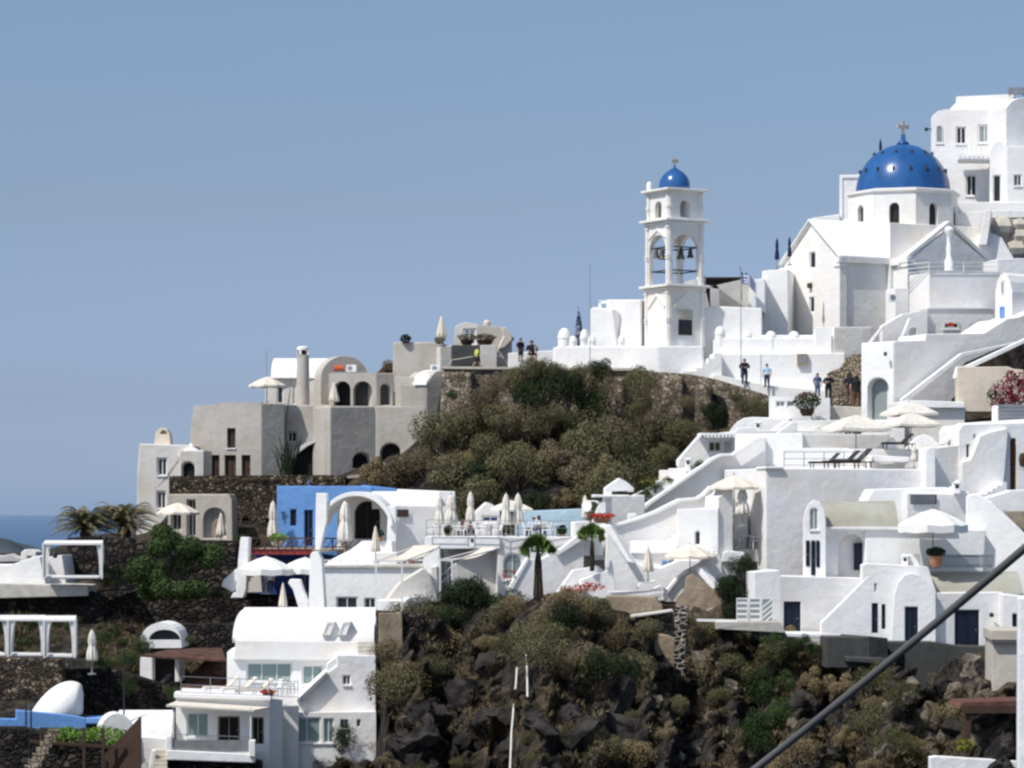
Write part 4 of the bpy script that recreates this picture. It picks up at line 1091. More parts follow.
g.mass(Fac(690, 176.3, 6), [(665, 592), (676, 578.5), (685, 571), (700, 563), (713, 551.5), (715, 554), (701, 566), (686, 574), (677, 581.5), (668, 594)], .6, 'white', name='coping', bevel=.02)
g.mass(Fac(705, 174.5, -30), [(695, 570), (697, 567), (700, 567), (716, 588), (712, 590)], .8, 'white', name='stair_parapet')
w2 = Bld('lower_parapet', 'curved white parapet with triple rail above the tan masonry', 'wall', 640, 597, 175)
w2.mass(Fac(640, 174, 3), [(606, 606), (606, 591), (628, 591), (650, 590), (660, 585), (668, 590), (668, 600), (640, 604)], .5, 'white')
railing('terrace_railing', 'white triple rail fence above the tan masonry', [P(606, 600, 173.6), P(662, 598, 173.9)], 1.0, 'paint', rails=(.95, .55, .15), step=1.8, r=.04)
# tan masonry below
t = Bld('tan_masonry', 'crumbling tan masonry wall under the stepped white house', 'wall', 640, 660, 172)
t.mass(Fac(630, 171, -4), [(606, 640), (606, 596), (655, 597), (662, 606), (668, 640)], 2, 'tan')
t.mass(Fac(700, 171, -6), [(674, 690), (676, 598), (684, 590), (686, 577), (691, 574), (700, 580), (712, 590), (722, 596), (722, 690)], 2, 'tan')
t.mass(Fac(700, 170.4, -6), [(686, 690), (688, 612), (694, 606), (706, 610), (716, 606), (720, 612), (720, 690)], 1, 'stone_tan')
t.mass(Fac(660, 166, -4), [(646, 690), (648, 640), (654, 634), (666, 636), (676, 640), (677, 690)], 2, 'tan')
t.mass(Fac(630, 170.2, -4), [(612, 640), (616, 618), (640, 616), (672, 611), (674, 640)], 1, 'stone_tan')
t.mass(Fac(655, 168.8, -3), [(630, 618.5), (630, 615.5), (672, 609.5), (674, 612)], 1.4, 'greywhite', name='ledge')
sp = Bld('stone_pillar', 'black and white lava stone pillar running down the tan masonry', 'pillar', 681, 670, 169)
sp.mass(Fac(681, 165.6, -6), [(673, 700), (674, 650), (675, 606), (688, 606), (686, 640), (684, 700)], 1, 'stone_bw')
# ------------------------------------------------------------------ dining terrace and stair house
h = Bld('dining_terrace_house', 'white two-storey house with fan-topped window under the dining terrace', 'house', 530, 600, 178)
f = Fac(500, 178, 8)
h.mass(f, [(498, 610), (498, 537), (572, 537), (572, 610)], 8, 'white2', op=[('aw', 503, 522.5, 553, 580, 'curtain')])
h.mass(Fac(500, 177.8, -4), [(425, 549), (425, 536.5), (500, 536.5), (500, 549)], 3, 'white', name='terrace_edge')
h.mass(Fac(470, 181, -3), [(428, 600), (428, 545), (500, 545), (500, 600)], 1, 'white2')
h.mass(Fac(540, 177, 8), [(512, 590), (526, 558), (540, 560), (575, 540), (584, 536), (584, 606), (512, 606)], .6, 'white2', name='stair_wall')
h.mass(Fac(530, 176.8, 8), [(508, 588), (528, 556.5), (530, 559), (513, 590)], .6, 'white', name='coping')
h.mass(Fac(560, 176.9, 6), [(555, 553), (578, 535), (588, 534), (588, 537), (558, 556)], .7, 'white', name='coping')
h.mass(Fac(570, 177.5, 4), [(575, 545), (575, 522), (590, 521), (592, 545)], 3, 'white2', name='pier')
h.mass(Fac(570, 175.4, 6), [(548, 606), (560, 588), (573, 570), (598, 566), (606, 572), (606, 606)], .6, 'white', name='stair_wall')
h.mass(Fac(600, 174.8, 6), [(578, 590), (580, 580), (606, 571), (612, 560), (616, 588), (618, 606), (578, 604)], .6, 'white', name='stair_wall')
h.mass(Fac(575, 178.4, 4), [(555, 556), (580, 543), (600, 537), (606, 538), (603, 556)], 2.6, 'white', name='porch_roof')
h.mass(Fac(575, 180.2, 4), [(553, 600), (553, 555), (604, 555), (604, 600)], .6, 'church')
mb = MB(); mass(mb, Fac(575, 178.2, 4), R(578, 580, 556, 567), .2); h.part('porch_post', mb, 'white')
fa_ = Fac(425, 177.6, -4)
railing('terrace_railing', 'thin steel railing around the crowded dining terrace', [fa_.pt(426, 536, .2), fa_.pt(498, 537, .2), Fac(500, 177.8, 8).pt(570, 537)], .95, 'steel', step=1.6, r=.02)
pb = Bld('pale_blue_wall', 'long pale blue wall behind the dining terrace', 'wall', 550, 525, 191)
pb.mass(Fac(555, 190, 0), [(515, 545), (515, 511.5), (586, 508.5), (588, 545)], 1.2, 'paleblue')
pb2 = Bld('blue_gable_hut', 'small pale blue gabled hut beside the white square parasol', 'hut', 492, 525, 189)
pb2.mass(Fac(492, 188.5, 6), [(475, 545), (476, 512), (487, 502), (492, 504), (500, 510), (500, 545)], 1.5, 'white2', op=[('nr', 482, 499, 516, 522, 'deepblue')])
dk = Bld('dining_deck', 'grey paved dining deck', 'deck', 510, 536, 186)
dk.mass(Fac(510, 179, 0), [(430, 541), (430, 538), (572, 538), (572, 541)], 9, 'tile', name='floor')
# ------------------------------------------------------------------ arch house (white) beside the blue house
A_ = Bld('arched_canopy_house', 'white house with sweeping arched canopy over dark glazed doors', 'house', 390, 550, 186)
f = Fac(397, 185, -12)
body = Fac(397, 185.5, 14)
A_.mass(body, [(394, 575), (394, 505), (440, 506), (453, 507), (453, 575)], 5, 'white2', op=[])
mb = MB(); mass(mb, Fac(397, 185.4, 14), R(396.5, 408.5, 509.5, 517), .06, (), 0, -.05); A_.part('name_plaque', mb, 'brown')
A_.mass(Fac(360, 188, -6), [(337, 575), (337, 508), (345, 500), (356, 495), (368, 495), (380, 502), (390, 510), (397, 516), (397, 575)], 2, 'white2', op=[('ad', 354.5, 380, 501, 539, 'dark', 'brown')])
mb = MB(); n = 18; o_ = []; i_ = []
for i in range(n + 1):
    t = pi * (0.05 + .93 * i / n)
    o_.append((356 - 37 * cos(t), 527 - 35.5 * sin(t)))
    i_.append((355.5 - 34.5 * cos(t), 529.5 - 33.5 * sin(t)))
mass(mb, Fac(356, 184.6, -6), o_ + i_[::-1], 3.6); A_.part('arched_canopy', mb, 'white', bevel=.03)
A_.mass(Fac(356, 184.4, -6), [(315, 550), (316, 493), (327, 493), (327, 520), (320, 550)], .6, 'white', name='pier')
A_.mass(Fac(392, 184.6, -6), [(386, 555), (388, 506), (396, 506), (396, 555)], .5, 'white', name='pier')
mb = MB(); n = 14
pts = [(415 + 38 * cos(pi * i / n), 508 - 17 * sin(pi * i / n)) for i in range(n + 1)]
A_.vaultx(Fac(400, 187, 3), 372, 440, 491, 509, 5.5, 'white2')
A_.mass(Fac(440, 191, 0), [(395, 515), (397, 489), (455, 491.5), (455, 515)], 2, 'white')
# mid terrace
m_ = Bld('long_white_house', 'long white house with sliding glass doors under the tall cloth pergola', 'house', 350, 613, 180)
f = Fac(350, 179, -4)
m_.mass(f, [(314, 620), (314, 566), (425, 566), (425, 620)], 6, 'white', op=[('w', 336, 358, 596.5, 613, 'glass'), ('w', 364, 376, 597.5, 613, 'glass')])
m_.mass(Fac(350, 178.8, -4), [(316, 568), (316, 565), (425, 564), (425, 568)], 1.2, 'tile', name='terrace_edge')
railing('terrace_railing', 'low white wooden rail along the long white house roof', [f.pt(324, 566), f.pt(424, 566)], .35, 'paint', rails=(1, .1), step=.9, r=.04)
m_.mass(Fac(370, 182, -10), [(310, 575), (330, 560), (350, 550), (362, 541), (378, 541), (392, 541), (393, 575)], 1.0, 'white', name='ramp_wall')
m_.mass(Fac(375, 181, 8), [(373, 575), (374, 553), (397, 552), (397, 575)], 1.0, 'white2', name='planter_box')
pl = Bld('leaning_pillar', 'leaning white pillar left of the long white house', 'pillar', 316, 610, 176)
pl.mass(Fac(316, 176, -5), [(308.5, 612), (310, 556), (312, 552), (318, 551), (322, 560), (325, 612)], .9, 'white', name='shaft')
p3 = Bld('leaning_buttress', 'short white leaning slab next to the closed cream parasol', 'buttress', 298, 600, 176.5)
p3.mass(Fac(298, 176.5, -5), [(299, 610), (293, 590), (288, 583), (290, 579), (300, 579.5), (303, 590), (308, 601), (308, 612)], .7, 'white', name='shaft')
# pergola awnings
def awning(label, x0, x1, xb0, yb0, ylow, Y, floor, shift=0, dm=3.5):
    s_ = Y / F
    a0, a1 = P(x0, ylow, Y), P(x1, ylow + 1, Y)
    b0 = P(x0 + shift, yb0, Y + dm); b1 = P(xb0, yb0, Y + dm)
    rt = root('cloth_pergola', label, 'pergola', P(x0, floor, Y))
    mb = MB(); n = 8
    vs = []
    for i in range(n + 1):
        t = i / n; sg = Vector((0, 0, -.25 * sin(pi * t)))
        vs += [a0.lerp(b0, t) + sg, a1.lerp(b1, t) + sg, a0.lerp(b0, t) + sg + Vector((0, 0, .04)), a1.lerp(b1, t) + sg + Vector((0, 0, .04))]
    fs = []
    for i in range(n):
        k = i * 4; fs += [(k, k + 1, k + 5, k + 4), (k + 2, k + 6, k + 7, k + 3), (k, k + 4, k + 6, k + 2), (k + 1, k + 3, k + 7, k + 5)]
    fs += [(0, 2, 3, 1), (4 * n, 4 * n + 1, 4 * n + 3, 4 * n + 2)]
    mb.add(vs, fs); mb.build('cloth_roof', 'canvas', rt)
    mb = MB()
    for a_, b2 in ((a0, a1), (a0, b0), (a1, b1), (b0, b1)): mb.bar(a_ - Vector((0, 0, .06)), b2 - Vector((0, 0, .06)), .07)
    mb.build('frame', 'paint', rt)
    zf = P(x0, floor, Y).z
    for q in (a0, a1):
        mb = MB(); mb.bar(q, Vector((q.x, q.y, zf)), .09); mb.build('post', 'paint', rt)
awning('cream cloth pergola on tall white posts over the long white house', 376, 402, 440, 546, 560, 172, 612, 38)
awning('second cream cloth pergola sloping beside the green shrubs', 440, 452, 497, 548, 559, 173, 600, 42)
b4 = Bld('stair_house', 'white stair house with shaded slanting wall between the cloth pergolas', 'house', 415, 612, 175)
b4.mass(Fac(415, 174, -4), [(375, 618), (376, 600), (403, 600), (403, 598), (425, 597), (425, 618)], 2, 'white')
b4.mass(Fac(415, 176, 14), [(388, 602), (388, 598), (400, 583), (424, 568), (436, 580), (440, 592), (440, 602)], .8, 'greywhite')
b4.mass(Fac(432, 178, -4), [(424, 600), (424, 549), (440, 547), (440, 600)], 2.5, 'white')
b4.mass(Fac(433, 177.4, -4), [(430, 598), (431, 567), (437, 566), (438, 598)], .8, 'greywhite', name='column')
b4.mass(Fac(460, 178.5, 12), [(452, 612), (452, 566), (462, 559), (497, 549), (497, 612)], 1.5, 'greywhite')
fq = Fac(440, 175.6, 6)
railing('stair_railing', 'white stair handrail sloping beside the second cloth pergola', [fq.pt(424, 605), fq.pt(456, 578)], .9, 'paint', rails=(1, .5), step=.5, r=.025)
b4.mass(Fac(415, 173.6, -4), [(404, 613), (404, 600), (427, 600), (426, 613)], 1.5, 'white', name='parapet')
# stone pier at the cliff beneath
s4 = Bld('lava_stone_pier', 'dark rough stone pier below the stair house at the cliff edge', 'wall', 388, 690, 168)
s4.mass(Fac(390, 167.5, 5), [(376, 720), (378, 612), (424, 614), (422, 650), (404, 720)], 3, 'stone_dark')
s4.mass(Fac(390, 167.2, 5), [(379, 648), (379, 613), (402, 613), (403, 648)], 2, 'tan', name='render_patch')
# ------------------------------------------------------------------ the grey cement compound on the ridge
g = Bld('grey_villa', 'large grey cement villa with rounded corner and brown doors on the left ridge', 'villa', 230, 475, 232)
f = Fac(261, 228, -14)
g.mass(f, [(190, 500), (190, 448), (191, 425), (194, 405.5), (215, 404.5), (218, 402.5), (261.5, 402.5), (261.5, 500)], 8, 'grey',
       op=[('w', 227, 235.5, 428, 448, 'brown', 'brown'), ('d', 211, 219.5, 455, 476, 'brown', 'brown'), ('d', 224.5, 236, 455, 476, 'brown', 'brown'), ('d', 241.5, 250.5, 455, 476, 'brown', 'brown')], recess=.35, bevel=.15)
g.mass(Fac(261, 227.96, 32), [(261.3, 500), (261.3, 403), (285, 403), (285, 500)], 5, 'grey', bevel=.1)
g.mass(Fac(285, 231, -10), [(283, 500), (283, 405), (330.5, 405), (330.5, 500)], 6, 'grey', op=[('nr', 287, 296, 432, 442, 'dark'), ('an', 293, 352, 440, 500, 'dark')][:1], recess=.4, bevel=.1)
# wide arch mouth: a flat dark sheet painting the shade inside it
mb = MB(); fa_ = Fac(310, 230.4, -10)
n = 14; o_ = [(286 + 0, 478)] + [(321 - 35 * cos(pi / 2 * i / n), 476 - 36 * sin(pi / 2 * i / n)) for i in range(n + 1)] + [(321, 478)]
mass(mb, fa_, o_, .1); g.part('painted_arch_shade', mb, 'dark')
mb = MB(); mass(mb, Fac(310, 230.2, -10), R(314, 317, 444, 478), .1); g.part('post', mb, 'grey')
mb = MB(); mass(mb, Fac(310, 230.1, -10), [(286, 478), (288, 466), (296, 455), (308, 446), (320, 440.5), (320, 438), (306, 443), (293, 452), (285, 464), (283, 478)], .5, (), 0, -.3); g.part('arch_rim', mb, 'greywhite')
h = Bld('tall_grey_wall', 'tall dark grey cement wall turned to the right with two small arches', 'wall', 360, 470, 229)
h.mass(Fac(330, 227.6, 30), [(329.5, 500), (330, 406), (375, 406), (378, 440), (380, 500)], 3, 'grey', op=[('an', 353, 370.5, 453, 468.5, 'dark')], recess=.4, bevel=.12)
h.mass(Fac(378, 229.5, -8), [(374, 500), (375, 406), (426.5, 405), (426.5, 500)], 6, 'grey', op=[('an', 380, 401, 443.5, 480, 'dark')], recess=.5, bevel=.12)
k = Bld('vaulted_grey_house', 'grey house with white half-barrel roof end facing left of the stone cliff', 'house', 420, 440, 229)
k.mass(Fac(426, 229, -8), [(400, 460), (400, 384), (426.5, 384.5), (426.5, 460)], 4, 'grey', bevel=.1)
k.mass(Fac(426, 228.96, 32), [(426.2, 470), (426.2, 384), (431, 376), (436, 371), (441, 370), (443, 372), (443, 470)], 3.5, 'grey', bevel=.08)
mb = MB(); vs = []; n = 10
fl, fr = Fac(426, 229, -8), None
for i in range(n + 1):
    t = pi / 2 * i / n
    y = 385 - 15 * sin(t); xx = 1 - cos(t)
    vs.append(P(413.5 + 14 * xx, y, 229.0 + 4 * xx)); vs.append(P(426.5 + 15 * xx, y, 228.9 + 3 * xx))
mb.add(vs, [(2 * i, 2 * i + 1, 2 * i + 3, 2 * i + 2) for i in range(n)]); k.part('roof', mb, 'white', smooth='all')
k.mass(Fac(410, 231, -8), [(395, 410), (395, 377), (412, 377), (415, 384), (415, 410)], 3, 'grey', op=[('d', 401, 410, 384, 404.5, 'curtain', 'greywhite')])
u = Bld('grey_roof_block', 'plain pale grey block at the top of the villa beside the stone cliff', 'building', 416, 375, 236)
u.mass(Fac(416, 235, -8), [(392, 410), (393, 343), (396, 342), (440, 342), (441, 350), (441, 410)], 5, 'grey', bevel=.1)
u.mass(Fac(440, 234, 20), [(440, 410), (440, 347), (453, 345), (453, 410)], 2, 'greywhite', bevel=.08)
mb = MB(); mass(mb, Fac(416, 234.4, -8), R(394, 412, 378.5, 381), .3); u.part('ledge', mb, 'greywhite')
arc = Bld('arcade_house', 'grey arcade with two dark arches and a shaded side arch', 'house', 360, 405, 233)
arc.mass(Fac(375, 232.5, -8), [(329, 415), (329, 373), (376, 372.5), (376, 415)], 4, 'grey', op=[('an', 334, 350.5, 381, 406, 'dark'), ('an', 353, 372, 381, 406, 'concrete')], recess=1.0, bevel=.08)
arc.mass(Fac(376, 232.46, 32), [(376.2, 415), (376.2, 373), (394, 373), (394, 415)], 3, 'grey', op=[('an', 380.5, 391, 384, 405, 'concrete')], recess=.4, bevel=.08)
arc.mass(Fac(395, 236, 0), [(362, 376), (378, 372), (385, 364), (392, 362), (392, 376)], 2, 'rust', name='roof_slab')
vh = Bld('white_vault_house', 'grey house under a broad white barrel vault with dark arched end', 'house', 320, 405, 240)
vh.vaultx(Fac(300, 238, 0), 271, 345, 355.5, 378, 9, 'white')
vh.mass(Fac(321, 238, -8), [(265, 420), (265, 376.5), (321.5, 377.5), (321.5, 420)], 5, 'greywhite', op=[('d', 277, 283, 384, 403, 'glass'), ('d', 293, 295.5, 384, 404, 'glass')])
mb = MB(); fq = Fac(321, 236.6, 24); n = 14
pts = [(320.5, 415)] + [(344.5 - 24 * cos(pi * i / n), 379 - 23.5 * sin(pi * i / n)) for i in range(n + 1)] + [(368.5, 415)]
mass(mb, fq, pts, 1.5); vh.part('gable_wall', mb, 'grey', bevel=.05)
chm = root('round_chimney', 'tall round grey chimney with white cap in front of the white vault', 'chimney', P(303, 405, 234))
mb = MB(); c = P(303, 405, 234); s_ = 234 / F
mb.lathe([(6.6 * s_, -.3), (6.4 * s_, 2), (6.2 * s_, 50 * s_)], c, n=20); mb.build('shaft', 'grey', chm, smooth=True)
mb = MB(); mb.lathe([(6.0 * s_, 54.5 * s_), (6.4 * s_, 55 * s_), (6.2 * s_, 57.5 * s_), (4 * s_, 58.6 * s_), (0, 59 * s_)], c, n=20); mb.build('cap', 'white', chm, smooth=True)
mb = MB(); mb.lathe([(5.2 * s_, 49.9 * s_), (5.2 * s_, 54.6 * s_)], c, n=12); core = mb.build('vent', 'dark', chm)
for k_ in range(4):
    t = pi / 4 + k_ * pi / 2 + .3
    mb = MB(); q = c + Vector((5.4 * s_ * cos(t), 5.4 * s_ * sin(t), 50 * s_)); mb.bar(q, q + Vector((0, 0, 4.8 * s_)), .22); mb.build('vent_post', 'white', core)
og = root('roof_tank', 'small orange plastic tank on the roof under the dark arch', 'tank', P(339, 372, 236))
mb = MB(); c = P(339, 372, 235.6); mb.tube([c + Vector((-.38, 0, .28)), c + Vector((.4, 0, .28))], .26, 12); mb.build('drum', 'orange', og, smooth=True)
mb = MB(); mb.box(c.x - .3, c.x + .3, c.y - .2, c.y + .2, c.z - .05, c.z + .06); mb.build('stand', 'steel', og)
sb = Bld('left_grey_house', 'pale grey house with chimney and small dome at the left end of the ridge', 'house', 165, 510, 226)
sb.mass(Fac(160, 226, -6), [(136, 545), (137, 470), (139, 443.5), (190, 445), (190, 545)], 6, 'greywhite',
        op=[('w', 157.5, 166.5, 458.5, 475.5), ('w', 157, 165.5, 492, 508.5)], bevel=.12, recess=.3)
sb.mass(Fac(190, 225, -6), [(179, 500), (179, 450), (204, 450), (204, 500)], 3, 'greywhite', op=[('an', 181.5, 194.5, 462, 477, 'dark')], recess=.4, bevel=.12)
c = P(191, 452, 226); s_ = 226 / F
mb = MB(); mb.lathe([(12.5 * s_, -.3), (12 * s_, 0), (7 * s_, 2.5 * s_), (3 * s_, 5 * s_), (1.6 * s_, 8 * s_), (0, 9 * s_)], c, n=20); sb.part('dome_roof', mb, 'white', smooth=True)
mb = MB(); fq = Fac(162, 227.5, -6); mass(mb, fq, [(154, 446), (155.5, 432), (158, 429), (162, 427.5), (166, 429), (169, 433), (170.5, 446)], 1.0, [ARCH(160, 167, 430, 434)], .4)
ck = sb.part('chimney', mb, 'cream'); 
mb = MB(); fq = Fac(183, 224.5, -6)
# stone terrace walls under the villa
sw = Bld('lava_terrace_wall', 'high dark lava masonry wall under the grey villa', 'wall', 230, 545, 223)
sw.mass(Fac(230, 221.5, -3), [(169, 560), (169, 476), (290, 475), (345, 475), (345, 560)], 2, 'stone_mix', op=[('ad', 241.5, 249.5, 517, 540, 'dark', 'dark'), ('ad', 265.5, 272, 518, 540, 'dark', 'dark')], bevel=.06)
sw.mass(Fac(330, 222, 4), [(280, 500), (280, 476), (345, 478), (365, 476), (378, 470), (392, 463), (392, 500)], 1.5, 'stone_dark')
mb = MB(); fq = Fac(340, 221.6, 4)
mass(mb, fq, [(330, 475.5), (345, 476), (360, 474.5), (374, 469), (384, 462), (388, 464), (376, 471.5), (361, 477.5), (345, 478.5), (330, 478)], .6); sw.part('coping', mb, 'sand')
cr_ = Bld('cream_cave_house', 'cream cave house with arched niche below the lava wall', 'house', 200, 540, 218)
cr_.mass(Fac(200, 217.5, -4), [(168, 560), (168, 494), (229, 494), (232, 500), (233, 560)], 2.5, 'sand',
         op=[('an', 203.5, 226, 508, 538, 'greywhite'), ('nr', 171, 181, 510, 530, 'concrete'), ('nr', 187, 195.5, 500, 536, 'concrete')], recess=.7, bevel=.08)
mb = MB(); mass(mb, Fac(200, 217.9, -4), R(212, 219, 513, 536), .08); d_ = cr_.part('door', mb, 'olivew')
cr_.mass(Fac(200, 214, -4), [(160, 560), (160, 540), (238, 541), (238, 560)], 3, 'stone_dark', name='terrace_front')
# ------------------------------------------------------------------ upper grey building above the stone cliff
ub = Bld('faceted_grey_house', 'grey faceted house with potted plants above the stone cliff path', 'house', 490, 365, 228)
ub.mass(Fac(470, 228, -6), [(452, 380), (455, 327), (459, 324), (466, 322), (474, 323), (478, 325), (478, 380)], 3, 'greywhite', op=[('w', 463.5, 476, 329, 345, 'curtain')], bevel=.05)
ub.mass(Fac(490, 227.5, -4), [(476, 380), (477, 326), (484, 325), (487, 326), (504, 327), (512, 337), (500, 349), (497, 380)], 3, 'grey')
ub.mass(Fac(500, 226.5, 10), [(497, 380), (497, 350), (505, 346), (512, 337.5), (512.5, 380)], 2, 'grey')
ub.mass(Fac(505, 226.2, 10), [(499, 349), (500, 345), (504, 336), (502, 328), (506, 327), (512, 336), (512, 340), (504, 348)], .6, 'cream', name='coping')
ub.mass(Fac(470, 225, 4), [(452, 380), (452, 345), (481, 345), (481, 380)], 1.5, 'concrete', name='garden_wall')
ub.mass(Fac(490, 224.6, 4), [(480.5, 380), (480.5, 345), (497, 345), (497, 380)], 1.5, 'greywhite', name='garden_wall')
mb = MB(); mb.lathe([(.25, 0), (.28, .25), (.15, .4), (0, .42)], P(487, 325.5, 229), n=10); ub.part('chimney', mb, 'cream')
mb = MB(); mb.tube([P(449, 372, 219.5), P(449, 365, 219.2), P(452, 360, 219.2), P(460, 359, 219.3), P(473, 356.5, 219.4)], .05, 6)
o = mb.build('handrail', 'sand'); tag(o, 'curved handrail at the head of the cliff stair beside the walker in yellow', 'handrail')
# retaining stone wall of the cliff path
cl = Bld('cliff_retaining_wall', 'long tan rubble retaining wall carrying the cliff path to the church', 'wall', 600, 420, 217)
cl.mass(Fac(600, 210.8, -2), [(441, 470), (442, 374), (447, 369), (500, 368), (555, 369), (640, 370.5), (690, 374), (716, 379), (742, 387), (765, 394), (772, 398), (772, 470)], 1.8, 'stone_tan', bevel=.08)
cl.mass(Fac(600, 210.6, -2), [(441, 369), (441, 366.5), (640, 368), (640, 371)], 3.5, 'sand', name='path_edge', bevel=.03)
for i, (x, w_, y0) in enumerate(((456, 30, 372), (613, 20, 378), (672, 20, 376), (703, 15, 384))):
    cl.mass(Fac(x, 209.6, -8), [(x - w_ / 2 - 3, 470), (x - w_ / 2, y0), (x + w_ / 2, y0), (x + w_ / 2 + 3, 470)], 2.4, 'stone_tan', name='buttress', bevel=.2)
mb = MB(); mass(mb, Fac(713, 210.4, -2), ARCH(702, 726, 394, 432), .15, (), 0, -.02); cl.part('painted_cave_shade', mb, 'dark')  # cave shade painted as a flat near-black arch on the wall face
# ------------------------------------------------------------------ blue house
b = Bld('blue_house', 'bright blue flat-roofed house with dark doors on the left terrace', 'house', 300, 550, 195)
f = Fac(300, 195, 2)
b.mass(f, [(277, 560), (277, 486), (360, 486), (372, 487.5), (372, 560)], 6, 'blue', op=[('d', 304.5, 313, 510, 546, 'dark', 'deepblue'), ('w', 290.5, 296.5, 509.5, 526, 'dark', 'deepblue')])
b.mass(Fac(380, 196, 2), [(355, 495), (356, 487), (364, 485), (397, 488.5), (397, 495)], 5, 'blue', name='roof_edge')
mb = MB(); mb.bar(f.pt(283, 511, -.1), f.pt(283, 520, -.1), .06); mb.bar(f.pt(281, 513, -.1), f.pt(286, 513, -.1), .06); b.part('wall_lamp', mb, 'blackmetal')
mb = MB(); mb.tube([P(308.5, 486, 196), P(308.5, 480, 196)], .03, 6); b.part('vent_pipe', mb, 'blue')
bd = Bld('red_brown_deck', 'dark brown railed deck with red fascia in front of the blue house', 'deck', 290, 556, 186)
f = Fac(290, 185.5, -2)
bd.mass(f, [(247, 554.5), (247, 549), (311, 549), (311, 554.5)], .4, 'redbrown', name='fascia', bevel=0)
bd.mass(Fac(290, 185.9, -2), [(247, 551.5), (247, 549.5), (360, 549.5), (360, 551.5)], 9, 'olivew', name='floor', bevel=0)
bd.mass(Fac(290, 189, -2), [(255, 600), (255, 552), (312, 552), (312, 600)], 1, 'deepblue', name='lower_wall', bevel=0)
fr = Fac(290, 185.4, -2)
mb = MB(); pp = []
for i in range(8):
    x = 251 + i * 13.6
    mb2 = MB(); mb2.bar(fr.pt(x, 549.5), fr.pt(x, 538), .09); pp.append(mb2)
    mb.bar(fr.pt(x, 549), fr.pt(x + 6.8, 540), .05); mb.bar(fr.pt(x + 6.8, 549), fr.pt(x + 13, 540), .05)
mb.bar(fr.pt(250, 538), fr.pt(352, 538.5), .09, .09); mb.bar(fr.pt(250, 547), fr.pt(352, 547), .06)
rl = bd.part('railing', mb, 'brown')
for m_ in pp: m_.build('post', 'brown', rl)
pw = Bld('white_pillar', 'tall tapering white pillar at the left end of the brown deck', 'pillar', 240, 598, 184)
pw.mass(Fac(240, 184, -6), [(230.5, 598), (233, 593), (236, 592), (238, 560), (240.5, 537), (249, 537.5), (248, 560), (246, 590), (243, 598)], .8, 'white', name='shaft')
pw.mass(Fac(240, 184.6, -6), [(221, 586), (223, 580), (237, 568), (238, 590), (232, 592)], .5, 'white', name='stair_cheek')
cs = Bld('white_garden_steps', 'small white garden steps under the twin white parasols', 'steps', 256, 585, 187)
pts = [(240, 592)]
for i in range(5): pts += [(244 + i * 3.2, 586 - i * 4), (247.2 + i * 3.2, 586 - i * 4)]
pts += [(262, 592)]
cs.mass(Fac(256, 187, -5), pts, 1.2, 'greywhite', name='flight', bevel=0)
# dark terraced lava walls on the left
tw = [('topmost dark lava terrace wall below the green tree', 215, 188, -3, [(100, 625), (100, 592), (150, 590), (212, 592), (300, 596), (312, 600), (312, 640), (100, 640)], 'stone_dark'),
      ('dark lava wall below the white canopy bed at far left', 40, 186, -2, [(-60, 625), (-60, 584), (40, 586), (80, 588), (104, 598), (104, 625)], 'stone_dark'),
      ('round dark lava wall beneath the two dry palms', 95, 193, -4, [(66, 580), (66, 538), (90, 536), (130, 538), (134, 545), (134, 580)], 'stone_dark'),
      ('dark lava wall behind the large green tree', 190, 190, -3, [(134, 600), (134, 542), (237, 543), (237, 600)], 'stone_dark'),
      ('dark lava wall beneath the lower canopy beds', 30, 167, -2, [(-60, 700), (-60, 657), (60, 659), (62, 700)], 'stone_mix'),
      ('dark lava wall right of the white dome', 100, 171, 3, [(60, 720), (60, 670), (110, 668), (178, 690), (178, 720)], 'stone_dark'),
      ('dark stone ledge wall under the arched cave house', 150, 174, 2, [(110, 700), (112, 690), (176, 692), (176, 712), (110, 712)], 'stone_dark'),
      ('lava wall behind the rusty lean-to roof', 190, 178, 2, [(150, 660), (150, 624), (222, 624), (235, 632), (236, 660)], 'stone_dark'),
      ('dark wall at the lower left beside white stone steps', 70, 158, 3, [(-60, 790), (-60, 728), (20, 728), (110, 745), (112, 790)], 'stone_dark'),
      ('dark lava wall under the white balcony house', 200, 160, 3, [(165, 800), (166, 757), (262, 762), (262, 800)], 'stone_dark')]
for lab, x, Y, yw, o_, mt in tw:
    t_ = Bld('lava_terrace_wall', lab, 'wall', x, max(p[1] for p in o_), Y)
    t_.mass(Fac(x, Y, yw), o_, 1.6, mt, bevel=.12)
# arched cave house
ac = Bld('arched_cave_house', 'small white cave house with round-headed dark opening under rusty roofs', 'house', 162, 690, 175)
f = Fac(162, 175, -2)
o_ = [(140, 648), (140, 636)] + [(161 - 20 * cos(pi * i / 12), 640 - 17.5 * sin(pi * i / 12)) for i in range(13)] + [(181.5, 648)]
mb = MB(); hole = [(148, 641)] + [(164.5 - 16 * cos(pi * i / 10), 640 - 10.5 * sin(pi * i / 10)) for i in range(11)]
mass(mb, f, o_, 3, [hole[1:]], .5); ac.part('arched_gable', mb, 'white')
mb = MB(); mass(mb, f, hole[1:], .05, (), 0, .42); ac.part('window', mb, 'glass')
ac.mass(f, [(140, 690), (140, 657), (152.5, 657), (152.5, 690)], 2, 'white', name='wall')
ac.mass(f, [(175, 682), (175, 659), (180, 659), (180, 682)], 2, 'white', name='wall')
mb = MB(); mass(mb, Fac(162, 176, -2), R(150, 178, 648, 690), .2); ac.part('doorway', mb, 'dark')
ac.mass(Fac(162, 174.2, -2), [(138, 696), (138, 688), (172, 690), (172, 696)], 2.5, 'greywhite', name='threshold')
mb = MB(); a0 = P(152, 655, 172.5); a1 = P(224, 652, 172.5)
